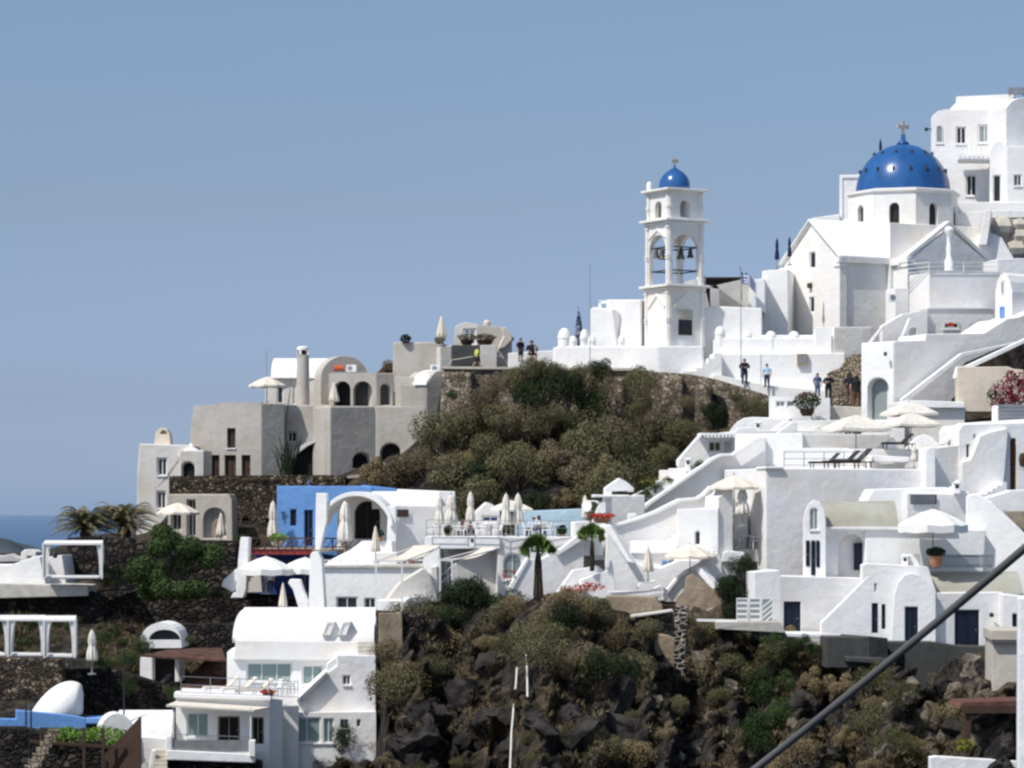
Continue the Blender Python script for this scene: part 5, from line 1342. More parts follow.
mb.add([P(140, 655, 171), P(226, 660, 171), P(222, 648, 176), P(175, 648, 176), P(140, 657, 171), P(226, 662, 171), P(222, 650, 176), P(175, 650, 176)], [(0, 1, 2, 3), (7, 6, 5, 4), (0, 4, 5, 1), (1, 5, 6, 2), (2, 6, 7, 3), (3, 7, 4, 0)])
rr = mb.build('lean_to_roof', 'rust'); tag(rr, 'thin rusty reed awning in front of the arched cave house', 'awning')
mb = MB()
mb.add([P(176, 692, 171), P(227, 693, 171), P(228, 657, 175), P(205, 660, 175), P(176, 694, 171), P(227, 696, 171), P(228, 660, 175), P(205, 663, 175)], [(0, 1, 2, 3), (7, 6, 5, 4), (0, 4, 5, 1), (1, 5, 6, 2), (2, 6, 7, 3), (3, 7, 4, 0)])
rr = mb.build('lean_to_roof', 'rust'); tag(rr, 'steep rusty brown lean-to roof left of the balcony house', 'awning')
# ------------------------------------------------------------------ balcony house at the bottom left
B = Bld('balcony_house', 'big white barrel-roofed house with glass balcony doors at the lower left', 'house', 280, 755, 165)
f = Fac(230, 169, 2)
B.mass(f, [(227, 740), (227, 652), (235, 650), (320, 660), (352, 660), (352, 740)], 5, 'white',
       op=[('w', 246.5, 292, 662.5, 681.5, 'greenpane'), ('w', 302, 323, 665, 685, 'greenpane')], bevel=.05)
B.mass(Fac(230, 168.7, 2), [(233, 660), (236, 640), (360, 642), (360, 661)], .4, 'white2', name='fascia')
B.vaultx(Fac(240, 169.6, 0), 240, 374, 609, 642, 6.0, 'white')
# rounded left end
mb = MB(); vs = []; n = 12
mb.lathe([(30 * .057 * cos(pi / 2 * i / 8), 33 * .057 * sin(pi / 2 * i / 8)) for i in range(9)], (0, 0, 0), n=24)
mb.xform(Matrix.Translation(P(245, 642, 172.2)) @ Matrix.Scale(.42, 4, Vector((1, 0, 0)))); B.part('roof_end', mb, 'white', smooth='all')
for x in (325, 341):
    mb = MB(); mass(mb, Fac(x, 169.4, 0), [(x - 3.5, 635), (x + 2, 621.5), (x + 10, 621.5), (x + 5, 635)], .8, [[(x - 1, 634), (x + 3, 623.5), (x + 8, 623.5), (x + 4.5, 634)]], .05, .02); B.part('skylight', mb, 'white2')
B.mass(Fac(300, 165.5, 6), [(298, 770), (298, 700), (327, 673), (337, 666), (337, 655), (376, 655.5), (376, 770)], 5, 'white2',
       op=[('w', 343, 350.5, 675.5, 685, 'brown', 'white')], bevel=.05)
B.mass(Fac(300, 165.1, 6), [(297, 702), (298, 699.5), (327, 672), (328, 674), (301, 702)], .6, 'steel', name='stair_coping', bevel=0)
B.mass(Fac(330, 165.8, 6), [(326, 676), (327, 664), (338, 655), (338, 676)], .6, 'white', name='stair_parapet')
B.mass(Fac(330, 164.8, 5), [(291, 770), (291, 713), (376, 712), (376, 770)], 1.2, 'white2',
       op=[('w', 293, 321, 717, 743, 'greenpane'), ('w', 323.5, 334, 718, 743, 'greenpane'), ('w', 340, 348.5, 719, 728), ('w', 356.5, 361, 719, 727)])
B.mass(Fac(350, 170, 4), [(355, 660), (356, 636), (362, 630), (373, 627), (377, 612), (379, 612), (379, 700), (355, 700)], 3, 'white2')
pts = [(356, 660)]
for i in range(4): pts += [(358, 655 - i * 4.5), (375, 655 - i * 4.5)][:0]
mb = MB()
for i in range(4): 
    q = Fac(365, 166.5 + i * .5, 5); mass(mb, q, R(358, 374.5, 653 - i * 3.6, 658), .6)
B.part('steps', mb, 'tile')
# balcony block
bf = Fac(230, 162, 3)
B.mass(bf, [(176, 770), (176, 694.5), (270, 698.5), (270, 770)], 6, 'white',
       op=[('w', 187, 209, 712.5, 737, 'greenpane'), ('d', 218, 240, 716, 742, 'dark', 'olivew'), ('d', 252, 264, 717, 744, 'dark', 'olivew')])
B.mass(Fac(270, 162.3, 40), [(269.8, 775), (269.8, 698.5), (283, 699.5), (283, 775)], 2, 'white')
B.mass(Fac(284, 164, 10), [(280, 770), (280, 706), (299, 706), (299, 770)], 1, 'white2')
B.mass(Fac(220, 161.6, 3), [(174, 698), (174, 692.5), (271, 696.5), (271, 701)], 1.5, 'white', name='terrace_edge')
mb = MB(); q = Fac(220, 159.6, 3)
v0 = [q.pt(166, 705), q.pt(254, 710), Fac(220, 161.8, 3).pt(270, 707), Fac(220, 161.8, 3).pt(176, 701)]
mb.add(v0 + [p - Vector((0, 0, .09)) for p in v0], [(0, 1, 2, 3), (7, 6, 5, 4), (0, 4, 5, 1), (1, 5, 6, 2), (2, 6, 7, 3), (3, 7, 4, 0)]); B.part('canopy', mb, 'canvas')
for x in (173, 250.5):
    mb = MB(); mb.bar(q.pt(x, 707, .15), q.pt(x, 741, .15), .07); B.part('canopy_post', mb, 'paint')
B.mass(Fac(220, 159.4, 3), [(166, 760), (166, 750), (255, 754), (255, 763)], 2.8, 'white', name='balcony_slab')
B.mass(Fac(170, 159.3, 3), [(166, 755), (166.5, 736), (172, 736), (172, 755)], .4, 'white', name='balcony_pier')
B.mass(Fac(252, 159.3, 3), [(249, 757), (249, 740), (255.5, 740), (255.5, 757)], .4, 'white', name='balcony_pier')
q = Fac(220, 159.5, 3)
railing('balcony_railing', None, [q.pt(172, 751), q.pt(250, 754)], .9, 'steel', rails=(1,), step=4, parent=B.root)
mb = MB(); mass(mb, Fac(220, 159.55, 3), R(173, 249, 740, 752), .03); M['smoke'] = plain('smoked_balcony_glass', (.22, .23, .23), rough=.15, spec=.6); B.part('glass_panel', mb, 'smoke')
q = Fac(230, 161.9, 3)
railing('terrace_railing', None, [q.pt(181, 694), q.pt(298, 699)], .95, 'steel', step=1.3, r=.02, parent=B.root)
# blue-parapet dome
D = Bld('domed_cave_house', 'bright white pointed dome rising behind a sky-blue parapet', 'house', 60, 725, 165)
mb = MB(); c = P(57, 715, 167); s_ = 167 / F
n = 14; prof = [(27 * s_ * cos(pi / 2 * i / n), 34 * s_ * sin(pi / 2 * i / n)) for i in range(n + 1)]
mb.lathe(prof, c, n=32); 
for v_ in mb.v:
    k_ = max(0, (v_.z - c.z) / (34 * s_)); v_.x = min(v_.x + k_ * 17 * s_ * (1 - .2 * k_), c.x + 28 * s_ - .002 * v_.z)
D.part('dome', mb, 'white', smooth='all')
D.mass(Fac(50, 163.5, 12), [(-20, 735), (-20, 718), (16, 719), (16, 710), (70, 715), (86, 718), (86, 735)], .5, 'blue', name='parapet')
D.mass(Fac(90, 166, 0), [(84, 724), (84, 718), (103, 718), (103, 724)], 2, 'blue', name='parapet')
D.mass(Fac(40, 168, 0), [(22, 722), (24, 708), (30, 701), (38, 700), (40, 722)], 1.5, 'sand', name='rubble_end')
V = Bld('vaulted_cellar', 'low white barrel vault lying beside the brown slatted screen', 'house', 140, 740, 162)
V.mass(Fac(116, 160, 14), [(98, 750), (98, 738)] + [(117 - 18 * cos(pi * i / 12), 735 - 22 * sin(pi * i / 12)) for i in range(13)] + [(136, 750)], 1.5, 'white2')
V.vaultx(Fac(130, 160.8, 4), 117, 172, 712.5, 738, 4, 'white')
V.mass(Fac(140, 160.6, 4), [(128, 780), (128, 736), (150, 737), (172, 739), (172, 780)], 3, 'white2')
V.mass(Fac(155, 159.5, 8), [(145, 790), (152, 750), (156, 750), (152, 790)], .5, 'white', name='stair_cheek')
mb = MB()
for i in range(6): mass(mb, Fac(160, 158.6 + i * .45, 2), R(154, 167, 768 - i * 4.4, 775 - i * 4), .6)
V.part('steps', mb, 'sand')
# brown slatted screen and vine pergola
mb = MB(); f = Fac(120, 157.5, -30)
for i in range(19):
    x = 105 + i * 1.9
    mass(mb, f, [(x, 790), (x + 1.6, 790), (x + 1.6, 752 - i * 2.0), (x, 753.5 - i * 2.0)], .06)
o = mb.build('slatted_screen', 'brown'); tag(o, 'tall brown slatted screen beside the low white vault', 'screen')
vp = root('vine_pergola', 'dark timber pergola frame carrying bright green vines', 'pergola', P(75, 765, 158))
mb = MB(); f = Fac(75, 157, 4)
mb.bar(f.pt(30, 741), f.pt(125, 748), .16); mb.build('beam', 'brown', vp); mb = MB(); mb.bar(f.pt(35, 733, 3), f.pt(120, 738, 3), .16); mb.build('beam', 'brown', vp)
for x in (41, 84, 103): 
    mb = MB(); mb.bar(f.pt(x, 728), f.pt(x, 790), .14); mb.build('post', 'brown', vp)
for x, y0 in ((26, 702), (31, 707), (124, 650)):
    mb = MB(); mb.tube([P(x, y0, 161), P(x, 745, 161)], .05, 6); mb.build('pole', 'blackmetal', vp)
# white rubble steps bottom left
ws = Bld('rubble_steps', 'rough white-washed stone steps at the lower left corner', 'steps', 40, 768, 152)
mb = MB()
for i in range(7): mass(mb, Fac(40, 151 + i * .5, 8), [(24 + i * 4, 772 - i * 6), (38 + i * 3.4, 772 - i * 6), (38 + i * 3.4, 766.5 - i * 6), (24 + i * 4, 766 - i * 6)], .7)
ws.part('flight', mb, 'stone_light')
# ------------------------------------------------------------------ canopy beds
def canopy_bed(label, x0, x1, ytop, ybot, Y, depth, nb=1, floor_h=.5):
    f = Fac((x0 + x1) / 2, Y, 6)
    floor_h = .2; rt = root('canopy_bed', label, 'canopy bed', f.pt((x0 + x1) / 2, ybot))
    mb = MB()
    th = (f.pt(x0, ytop) - f.pt(x0, ytop + 4.5)).z
    c = [f.pt(x0, ytop + 2), f.pt(x1, ytop + 2), f.pt(x1, ytop + 2, depth), f.pt(x0, ytop + 2, depth)]
    for a_, b_ in ((0, 1), (1, 2), (2, 3), (3, 0)): mb.bar(c[a_], c[b_], .08, th * .42)
    mb.add([p + Vector((0, 0, .02 + (.18 if i > 1 else 0))) for i, p in enumerate(c)] + [p - Vector((0, 0, .02 - (.18 if i > 1 else 0))) for i, p in enumerate(c)], [(0, 1, 2, 3), (7, 6, 5, 4)])
    mb.build('canopy', 'canvaswhite', rt)
    for i, p in enumerate(c):
        zf = f.pt(x0, ybot).z
        mb = MB(); mb.bar(p, Vector((p.x, p.y, zf)), .09); mb.build('post', 'paint', rt)
        vs = []; fs = []; n = 8
        H = p.z - zf
        for k_ in range(n + 1):
            t = k_ / n; wd = .15 * (1 - t) ** 2 + .05 + .06 * t; sgn = 1 if i in (0, 3) else -1
            for m_ in range(5):
                q_ = Vector((p.x + sgn * wd * m_ / 2 * .9, p.y + .06 * (m_ % 2) + (.02 if i < 2 else -.02), p.z - t * H * .94)); vs.append(q_)
        for k_ in range(n):
            for m_ in range(4): fs.append((k_ * 5 + m_, k_ * 5 + m_ + 1, k_ * 5 + m_ + 6, k_ * 5 + m_ + 5))
        mb = MB(); mb.add(vs, fs); mb.build('curtain', 'canvaswhite', rt, smooth=True)
    mb = MB(); m0 = f.pt(x0, ybot); mb.quadbox(f.pt(x0 + 1.5, ybot, .2), f.pt(x1 - 1.5, ybot, .2) - f.pt(x0 + 1.5, ybot, .2), f.v * (depth - .4), Vector((0, 0, floor_h)))
    mb.build('mattress', 'canvaswhite', rt, bevel=.06)
canopy_bed('white curtained canopy bed on the upper left terrace near the dry palms', 43, 102, 542, 579, 184, 2.6)
canopy_bed('leftmost white canopy bed on the lower terrace, cut by the frame', -20, 8, 618, 657, 169, 2.2)
canopy_bed('middle white canopy bed with open curtains on the lower terrace', 8, 44, 618, 657, 168.5, 2.2)
canopy_bed('right white canopy bed on the lower terrace beside the closed parasol', 44, 75, 618.5, 658, 168, 2.2)
# far-left terrace houses
fl = Bld('white_terrace_block', 'bright white terrace block with low steps at the far left', 'house', 20, 582, 188)
fl.mass(Fac(20, 187, 2), [(-60, 592), (-60, 565), (10, 565), (36, 556), (40, 557), (47, 590), (47, 592)], 4, 'white')
fl.mass(Fac(60, 190, -4), [(44, 584), (46, 557), (62, 555), (66, 584)], 3, 'white2', name='round_wall')
fl.mass(Fac(25, 185, 2), [(-60, 600), (-60, 582), (25, 584), (88, 586), (88, 596)], 5, 'tile', name='terrace_floor')
fl2 = Bld('distant_roofs', 'small cluster of distant pale roofs beyond the far-left terrace', 'house', 20, 562, 215)
fl2.mass(Fac(10, 205, 4), [(-60, 575), (-60, 556), (2, 556), (10, 554), (16, 557), (24, 557), (24, 575)], 3, 'greywhite')
fl3 = Bld('white_chimney_hut', 'small domed white chimney hut at the far-left terrace', 'hut', 28, 560, 200)
fl3.mass(Fac(28, 200, -8), [(20, 570), (21, 552), (25, 549.5), (32, 549.5), (36, 552), (36, 570)], 1.5, 'church', op=[('nr', 27, 32, 556, 563, 'dark')])
# ------------------------------------------------------------------ prototypes for repeated things
def proto_open(name, mat, square=False, valance=.14, pole='olivew'):
    rt = root(name, 'parasol', 'parasol', (0, 0, 0)); n = 4 if square else 8
    R_ = 1.5 * (1.25 if square else 1); H = 2.5
    mb = MB(); vs = [(0, 0, H + .02)]; fs = []
    seg = n * 4
    rings = [(.33, .80), (.66, .45), (1.0, .0)]
    for (q, zf) in rings:
        for k in range(seg):
            t = 2 * pi * k / seg + pi / n; m_ = (k % 4) / 4
            a0 = 2 * pi * (k // 4) / n + pi / n; a1 = a0 + 2 * pi / n
            p = Vector((cos(a0), sin(a0), 0)).lerp(Vector((cos(a1), sin(a1), 0)), m_) * R_ * q
            sag = .05 * q * (1 - abs(m_ - .5) * 2)
            vs.append((p.x, p.y, H - .62 + .62 * zf - sag))
    for k in range(seg):
        fs.append((0, 1 + k, 1 + (k + 1) % seg))
        for r in range(2): fs.append((1 + r * seg + k, 1 + (r + 1) * seg + k, 1 + (r + 1) * seg + (k + 1) % seg, 1 + r * seg + (k + 1) % seg))
    b0 = 1 + 2 * seg
    for k in range(seg):
        x, y, z = vs[b0 + k]; vs.append((x * 1.005, y * 1.005, z - valance))
    for k in range(seg): fs.append((b0 + k, b0 + seg + k, b0 + seg + (k + 1) % seg, b0 + (k + 1) % seg))
    mb.add(vs, fs); mb.build('canopy', mat, rt)
    mb = MB(); mb.tube([(0, 0, 0), (0, 0, H + .12)], .03, 8); mb.build('pole', pole, rt)
    mb = MB()
    for k in range(n):
        a0 = 2 * pi * k / n + pi / n; mb.bar((0, 0, H - .75), (cos(a0) * R_ * .55, sin(a0) * R_ * .55, H - .36), .025)
    mb.build('ribs', pole, rt)
    mb = MB(); mb.lathe([(.28, 0), (.28, .07), (.06, .1), (.05, .3), (0, .3)], n=14); mb.build('base', 'steel', rt)
    return rt
def proto_closed(name, mat, fat=1.0, cone=False):
    rt = root(name, 'parasol', 'parasol', (0, 0, 0))
    mb = MB(); z0 = .75; H = 2.45
    prof = [(.0, z0 + .02), (.20, z0), (.24, z0 + .12), (.22, z0 + .45), (.15, z0 + .80), (.13, z0 + .88), (.17, z0 + 1.0), (.15, z0 + 1.3), (.09, H - .12), (.03, H), (0, H + .02)]
    if cone: prof = [(0, z0 + .02), (.24, z0), (.28, z0 + .06), (.25, z0 + .4), (.19, z0 + .8), (.14, z0 + 1.15), (.08, z0 + 1.5), (.04, H), (0, H + .02)]
    mb.lathe([(r * fat, z) for r, z in prof], n=32, fold=8, famp=.22); mb.build('canopy', mat, rt, smooth='all')
    mb = MB(); mb.tube([(0, 0, 0), (0, 0, H + .12)], .03, 8); mb.build('pole', 'olivew', rt)
    mb = MB(); mb.lathe([(.26, 0), (.26, .07), (.06, .1), (.05, .3), (0, .3)], n=14); mb.build('base', 'steel', rt)
    return rt
u_cream = proto_open('open_parasol', 'canvas'); u_white = proto_open('open_parasol', 'canvaswhite', valance=.3); u_sq = proto_open('open_parasol', 'canvasoff', True)
c_cream = proto_closed('closed_parasol', 'canvas', cone=True); c_white = proto_closed('closed_parasol', 'canvasoff', 1.25); c_navy = proto_closed('closed_parasol', 'navycloth', .8)
def put_open(pr, px, ytop, half, ybase, Y, label, rz=.3):
    s_ = Y / F; sx = half * s_ / 1.45; H = (ybase - ytop) * s_ / 2.6
    o = place(pr, P(px, ybase, Y), rz, (sx, sx, H), label)
    k = sx / H * 1.05
    for c in o.children:
        if c.name.split('.')[0] in ('canopy', 'ribs'): c.scale = (1, 1, k); c.location = (0, 0, 2.5 * (1 - k))
def put_closed(pr, px, ytop, ylow, Y, label, wide=1.0, ybase=None):
    s_ = Y / F; L = (ylow - ytop) * s_; k = L / 1.75; 
    base = P(px, ytop, Y); base.z -= 2.55 * k
    place(pr, base, random.uniform(0, 3), (k * wide, k * wide, k), label)
put_open(u_cream, 267, 376, 18, 404, 230, 'cream parasol open on the grey villa roof terrace')
put_open(u_cream, 178, 501, 21, 545, 211, 'cream parasol open before the cream cave house')
put_open(u_white, 266, 555, 27, 594, 183, 'left one of two big white parasols under the brown deck')
put_open(u_white, 305, 556, 24, 594, 184.5, 'right one of two big white parasols beside the leaning pillar')
put_open(u_sq, 511, 499, 19, 537, 186, 'white square parasol open on the dining terrace')
put_open(u_cream, 734, 473, 24, 549, 182, 'tan parasol open above the shaded niche terrace')
put_open(u_cream, 690, 543, 25, 586, 175.8, 'tan parasol open in front of the white cube house')
put_open(u_sq, 856, 413, 29, 468, 189, 'wide grey-white parasol over the sun terrace, nearest the rubble wall')
put_open(u_sq, 909, 401, 24, 436, 192.5, 'upper one of two pale parasols by the bright ledge')
put_open(u_sq, 911, 412, 24, 447, 190.5, 'lower one of two pale parasols by the bright ledge')
put_open(u_white, 933, 507, 34, 568, 168.8, 'very large white parasol with valance over the terracotta pot', .1)
put_closed(c_cream, 441.5, 315, 337, 230, 'cream parasol folded on the grey roof block against the sky', 1.3)
put_closed(c_cream, 334, 381, 401, 231, 'cream parasol folded in front of the grey arcade', 1.4)
put_closed(c_cream, 221, 512, 535, 214, 'cream parasol folded before the arched niche', 1.2)
put_closed(c_white, 273, 499, 538, 194, 'white parasol folded between lava wall and blue house', .8)
put_closed(c_cream, 283, 582, 606, 174.5, 'cream parasol folded beside the leaning buttress', 1.0)
put_closed(c_cream, 375.5, 525, 551, 179.5, 'cream parasol folded in front of the arched canopy doors', 1.0)
put_closed(c_white, 345, 499, 540, 184.2, 'tall white parasol folded under the sweeping arched canopy', 1.0)
put_closed(c_white, 439.5, 494, 524, 179.5, 'leftmost white parasol folded on the dining terrace', .85)
put_closed(c_white, 451, 493, 524, 180.5, 'second white parasol from the left folded on the dining terrace', 1.1)
put_closed(c_white, 470.5, 490, 521, 182, 'tied white parasol folded near the pale blue gabled hut', .8)
put_closed(c_white, 506, 492, 524, 180.5, 'white parasol folded left of the pair before the square parasol', .9)
put_closed(c_white, 518, 492, 524, 181, 'white parasol folded right of the pair before the square parasol', .95)
put_closed(c_white, 585, 494, 518, 187, 'slim white parasol folded beside the green awning roll', .8)
put_closed(c_white, 742.5, 486, 514, 181.2, 'grey-white parasol folded under the tan one in the niche', 1.3)
put_closed(c_cream, 648, 545, 571, 174.6, 'beige parasol folded in front of the blue-windowed house', 1.25)
put_closed(c_white, 92, 628, 660, 168.5, 'white parasol folded beside the lower canopy beds', .9)
put_closed(c_navy, 777, 237, 259, 228, 'left one of two navy parasols folded behind the church roof', .85)
put_closed(c_navy, 789.5, 236, 256, 220.5, 'right one of two navy parasols folded beside the church gable', .85)
put_closed(c_navy, 880.5, 138, 160, 242, 'single navy parasol folded behind the big blue dome', .8)
put_closed(c_white, 914, 444, 461, 186, 'left white wrapped parasol on the sun terrace bench', 1.1)
put_closed(c_white, 922, 444, 459, 186.5, 'right white wrapped parasol on the sun terrace bench', 1.1)

# chairs, tables, loungers
def proto_chair():
    rt = root('chair', 'chair', 'chair', (0, 0, 0))
    mb = MB(); mb.box(-.24, .24, -.24, .24, .42, .47); mb.build('seat', 'paint', rt, bevel=.02)
    mb = MB(); mb.quadbox((-.24, .2, .47), (.48, 0, 0), (0, .05, 0), (0, .1, .45)); mb.build('backrest', 'paint', rt, bevel=.02)
    for x in (-.22, .22):
        for y in (-.22, .22):
            mb = MB(); mb.bar((x, y, 0), (x, y, .43), .04); mb.build('leg', 'paint', rt)
        mb = MB(); mb.bar((x, -.2, .66), (x, .22, .66), .04); mb.bar((x, -.2, .44), (x, -.2, .66), .035); mb.build('armrest', 'paint', rt)
    return rt
def proto_table():
    rt = root('table', 'table', 'table', (0, 0, 0))
    mb = MB(); mb.lathe([(.4, .70), (.42, .72), (.42, .75), (0, .75)], n=20); mb.build('tabletop', 'canvaswhite', rt)
    mb = MB(); mb.tube([(0, 0, 0), (0, 0, .72)], .035, 8); mb.build('leg', 'steel', rt)
    mb = MB(); mb.lathe([(.25, 0), (.22, .04), (0, .05)], n=12); mb.build('base', 'steel', rt)
    return rt
def proto_lounger(cush, fr):
    rt = root('sun_lounger', 'lounger', 'sun lounger', (0, 0, 0))
    mb = MB(); mb.box(-.32, .32, -.95, .95, .26, .31); mb.build('frame', fr, rt)
    mb = MB(); mb.box(-.3, .3, -.93, .3, .313, .39); mb.build('cushion', cush, rt, bevel=.03)
    mb = MB(); mb.quadbox((-.3, .3, .32), (.6, 0, 0), (0, .55, .52), (0, -.05, .06)); mb.build('backrest', cush, rt, bevel=.02)
    for x in (-.28, .28):
        for y in (-.8, .75): mb = MB(); mb.bar((x, y, 0), (x, y, .27), .05); mb.build('leg', fr, rt)
    return rt
chair = proto_chair(); table = proto_table(); lg1 = proto_lounger('canvas', 'paint'); lg2 = proto_lounger('blackmetal', 'brown')
G1 = 'white chairs on the dining terrace'
for i, (px, Y, rz) in enumerate(((432, 181.5, .5), (462, 180.2, -2), (482, 180.5, 1.2), (487, 182, 2.6), (497, 181, -1.3), (528, 180.3, 1.7), (546, 180.6, -1.6), (551, 182, 2), (458, 182.4, 2.9), (534, 183.4, .4), (477, 183.6, .2))):
    place(chair, P(px, 538 - (Y - 179) * .18, Y), rz, 1.05, 'white armchair at a small table on the railed dining terrace', G1)
for i, (px, Y) in enumerate(((440, 181), (472, 180.8), (491, 181.5), (537, 181.6), (557, 181))):
    place(table, P(px, 538 - (Y - 179) * .18, Y), 0, 1.1, 'round table with white cloth on the railed dining terrace', 'round tables on the dining terrace')
place(chair, P(738, 548, 182.8), 1.0, 1.1, 'white chair left of the tan niche parasol pole')
place(chair, P(755, 549, 182.6), -1.2, 1.1, 'white chair right of the tan niche parasol pole')
place(chair, P(758, 548, 184), 2.0, 1.1, 'white chair at the back of the niche terrace by the pale door')
place(table, P(747, 549, 183), 0, 1.1, 'round white table in the shaded niche terrace')
place(chair, P(283 + 6, 694, 164.2), .6, 1, 'white chair at the right end of the balcony house roof terrace')
place(chair, P(276, 696, 163.4), -1, 1, 'white chair left of the other on the balcony house roof terrace')
place(lg1, P(222, 694, 164), -1.25, 1.1, 'leftmost cream lounger on the balcony house roof terrace')
place(lg1, P(240, 695, 163.6), -1.25, 1.1, 'middle cream lounger on the balcony house roof terrace')
place(lg1, P(256, 696.5, 163.8), -1.2, 1.1, 'rightmost cream lounger on the balcony house roof terrace')
place(lg2, P(825, 468, 183.6), -1.35, 1.05, 'leftmost dark lounger lying on the railed sun terrace')
place(lg2, P(842, 468.5, 183.2), -1.35, 1.25, 'middle dark lounger on the sun terrace with raised back')
place(lg2, P(853, 468, 184.6), -1.3, 1.35, 'rightmost dark lounger on the sun terrace with raised back')
place(lg2, P(898, 449, 187.2), -1.3, 1.1, 'small dark lounger beside the twin pale parasols')
place(lg1, P(830, 434, 193), -1.3, 1.1, 'left cream lounger on the upper terrace beside the big parasol')
place(lg1, P(838, 434, 194), -1.3, 1.1, 'right cream lounger on the upper terrace beside the big parasol')
place(lg2, P(158, 690, 172.6), -.9, 1.0, 'dark lounger before the arched cave house door')

# pots
def pot(px, py, Y, r, h, label, leaf, top, mat='terra', n=260, spread=1.0, flower=None, cat='potted plant'):
    c = P(px, py, Y); rt = root('potted_plant', label, cat, c)
    mb = MB(); mb.lathe([(r * .65, 0), (r * .95, h * .5), (r, h * .85), (r * 1.1, h), (r * .8, h), (0, h * .9)], c, n=16); mb.build('pot', mat, rt, smooth=True)
    cc = c + Vector((0, 0, h + top * .45))
    leafball(cc, r * 1.5 * spread, top * .55, int(n * 2.2), .15).build('foliage', leaf, rt)
    if flower: leafball(cc + Vector((0, 0, top * .2)), r * 1.2 * spread, top * .4, n // 2, .14, shell=.5).build('flowers', flower, rt)
    return rt
def leafball(c, rx, rz_, n, size, shell=.35, seed=None, ry=None):
    mb = MB(); ry = ry or rx
    for i in range(n):
        while True:
            p = Vector((random.uniform(-1, 1), random.uniform(-1, 1), random.uniform(-1, 1)))
            if shell < p.length < 1: break
        p = Vector((p.x * rx, p.y * ry, p.z * rz_)) + c
        leaf(mb, p, size * random.uniform(.6, 1.3))
    return mb
def leaf(mb, p, s):
    a = Vector((random.gauss(0, 1), random.gauss(0, 1), random.gauss(0, 1))).normalized()
    b_ = a.cross(Vector((random.gauss(0, 1), random.gauss(0, 1), random.gauss(0, 1)))).normalized() * s * .55; a *= s
    k = len(mb.v); mb.v += [p - a * .5, p + b_ * .5, p + a * .5, p - b_ * .5]; mb.f.append((k, k + 1, k + 2, k + 3))
pot(807, 416, 200.5, .5, .5, 'round potted shrub with pink flowers on the low white roof', 'f_green', 1.1, 'brown', 500, 1.3, 'flower_pink')
pot(936, 567, 168.2, .38, .62, 'terracotta pot with small plant under the very large white parasol', 'f_dark', .5)
pot(467, 345, 225.6, .5, .35, 'left dark planter bush on the grey garden wall', 'f_brown', .5, 'brown', 200)
pot(485, 345, 225.2, .6, .35, 'right dark planter bush on the grey garden wall', 'f_brown', .5, 'brown', 220)
pot(405.5, 343, 235, .3, .1, 'small round bush on top of the plain grey block', 'f_dark', .6, 'brown', 160)
pot(440, 344, 233, .3, .1, 'small bush at the right corner of the plain grey block', 'f_brown', .5, 'brown', 140)
pot(389, 372, 236, .4, .1, 'small dry bush behind the grey arcade roof', 'f_brown', .9, 'brown', 160)
pot(602, 523, 183.4, .55, .3, 'red flower bowl at the foot of the gabled pavilion', 'flower_red', .3, 'terra', 200)
pot(448, 537, 181.5, .17, .2, 'small green potted plant on the dining terrace', 'f_green', .5)
pot(562, 538, 181, .2, .2, 'green potted plant at the right end of the dining terrace', 'f_green', .6)
pot(505, 537, 182, .17, .2, 'green potted plant between tables on the dining terrace', 'f_green', .5)
pot(243, 545, 213.5, .35, .3, 'small potted plant beside the folded parasol at the cave house', 'f_green', .4)
pot(278, 546, 188, .45, .3, 'pale green potted succulent by the blue house deck', 'f_bright', .5, 'greywhite')
pot(871, 411 + 22, 195, .2, .25, 'tiny flower pot by the pale pier', 'flower_pink', .2, 'white', 60)
pot(951, 328, 207, .2, .1, 'red flowers in the blue-grey window of the terrace house', 'flower_red', .25, 'white', 80)
pot(965, 757, 145.5, .3, .3, 'yellow-green potted bush beside the pergola post', 'flower_yellow', .6, 'brown', 160)
pot(268, 697, 162.6, .3, .2, 'small flower trough on the balcony house roof terrace', 'flower_red', .2, 'brown', 80)

# flags and poles
def flagpole(px, y0, y1, Y, label, r=.035):
    mb = MB(); a_, b_ = P(px, y1, Y), P(px, y0, Y); mb.tube([a_, b_], [r, r * .6], 8); mb.lathe([(0, -.05), (.06, 0), (0, .06)], b_, n=8)
    o = mb.build('pole', 'steel'); o.name = 'flag_pole'; return tag(o, label, 'pole')
flagpole(741, 268, 378, 211.6, 'grey flagpole beside the standing man in dark shirt')
flagpole(590, 264, 370, 211.5, 'tall thin bare mast left of the bell tower')
flagpole(578, 307, 346, 216.5, 'short pole carrying the furled flag')
flagpole(266.5, 351, 403, 236, 'thin antenna mast behind the grey villa roof', .03)
M['flagblue'] = plain('flag_blue', (0.03, 0.08, 0.33), rough=.8); M['flagwhite'] = plain('flag_white', (.78, .78, .78), rough=.8, var=.03)
rt = root('greek_flag', 'blue and white striped Greek flag hanging from the pole behind the forecourt', 'flag', P(743, 275, 219))
mbs = {'flagblue': MB(), 'flagwhite': MB()}
A0 = P(741.5, 272, 219); S_ = 219 / F
def fp_(u_, v_):  # u along fly 0..1, v down 0..1
    return A0 + Vector((u_ * 15 * S_ , .18 * sin(u_ * 9) , -v_ * 11 * S_ - u_ * u_ * 12 * S_ - .04 * sin(u_ * 12)))
for j in range(9):
    for i in range(14):
        u0, u1, v0, v1 = i / 14, (i + 1) / 14, j / 9, (j + 1) / 9
        can = u1 <= .38 and j < 5
        col = 'flagblue' if j % 2 == 0 else 'flagwhite'
        if can: col = 'flagwhite' if (j == 2 or i in (2,)) else 'flagblue'
        mbs[col].add([fp_(u0, v0), fp_(u1, v0), fp_(u1, v1), fp_(u0, v1)], [(0, 1, 2, 3)])
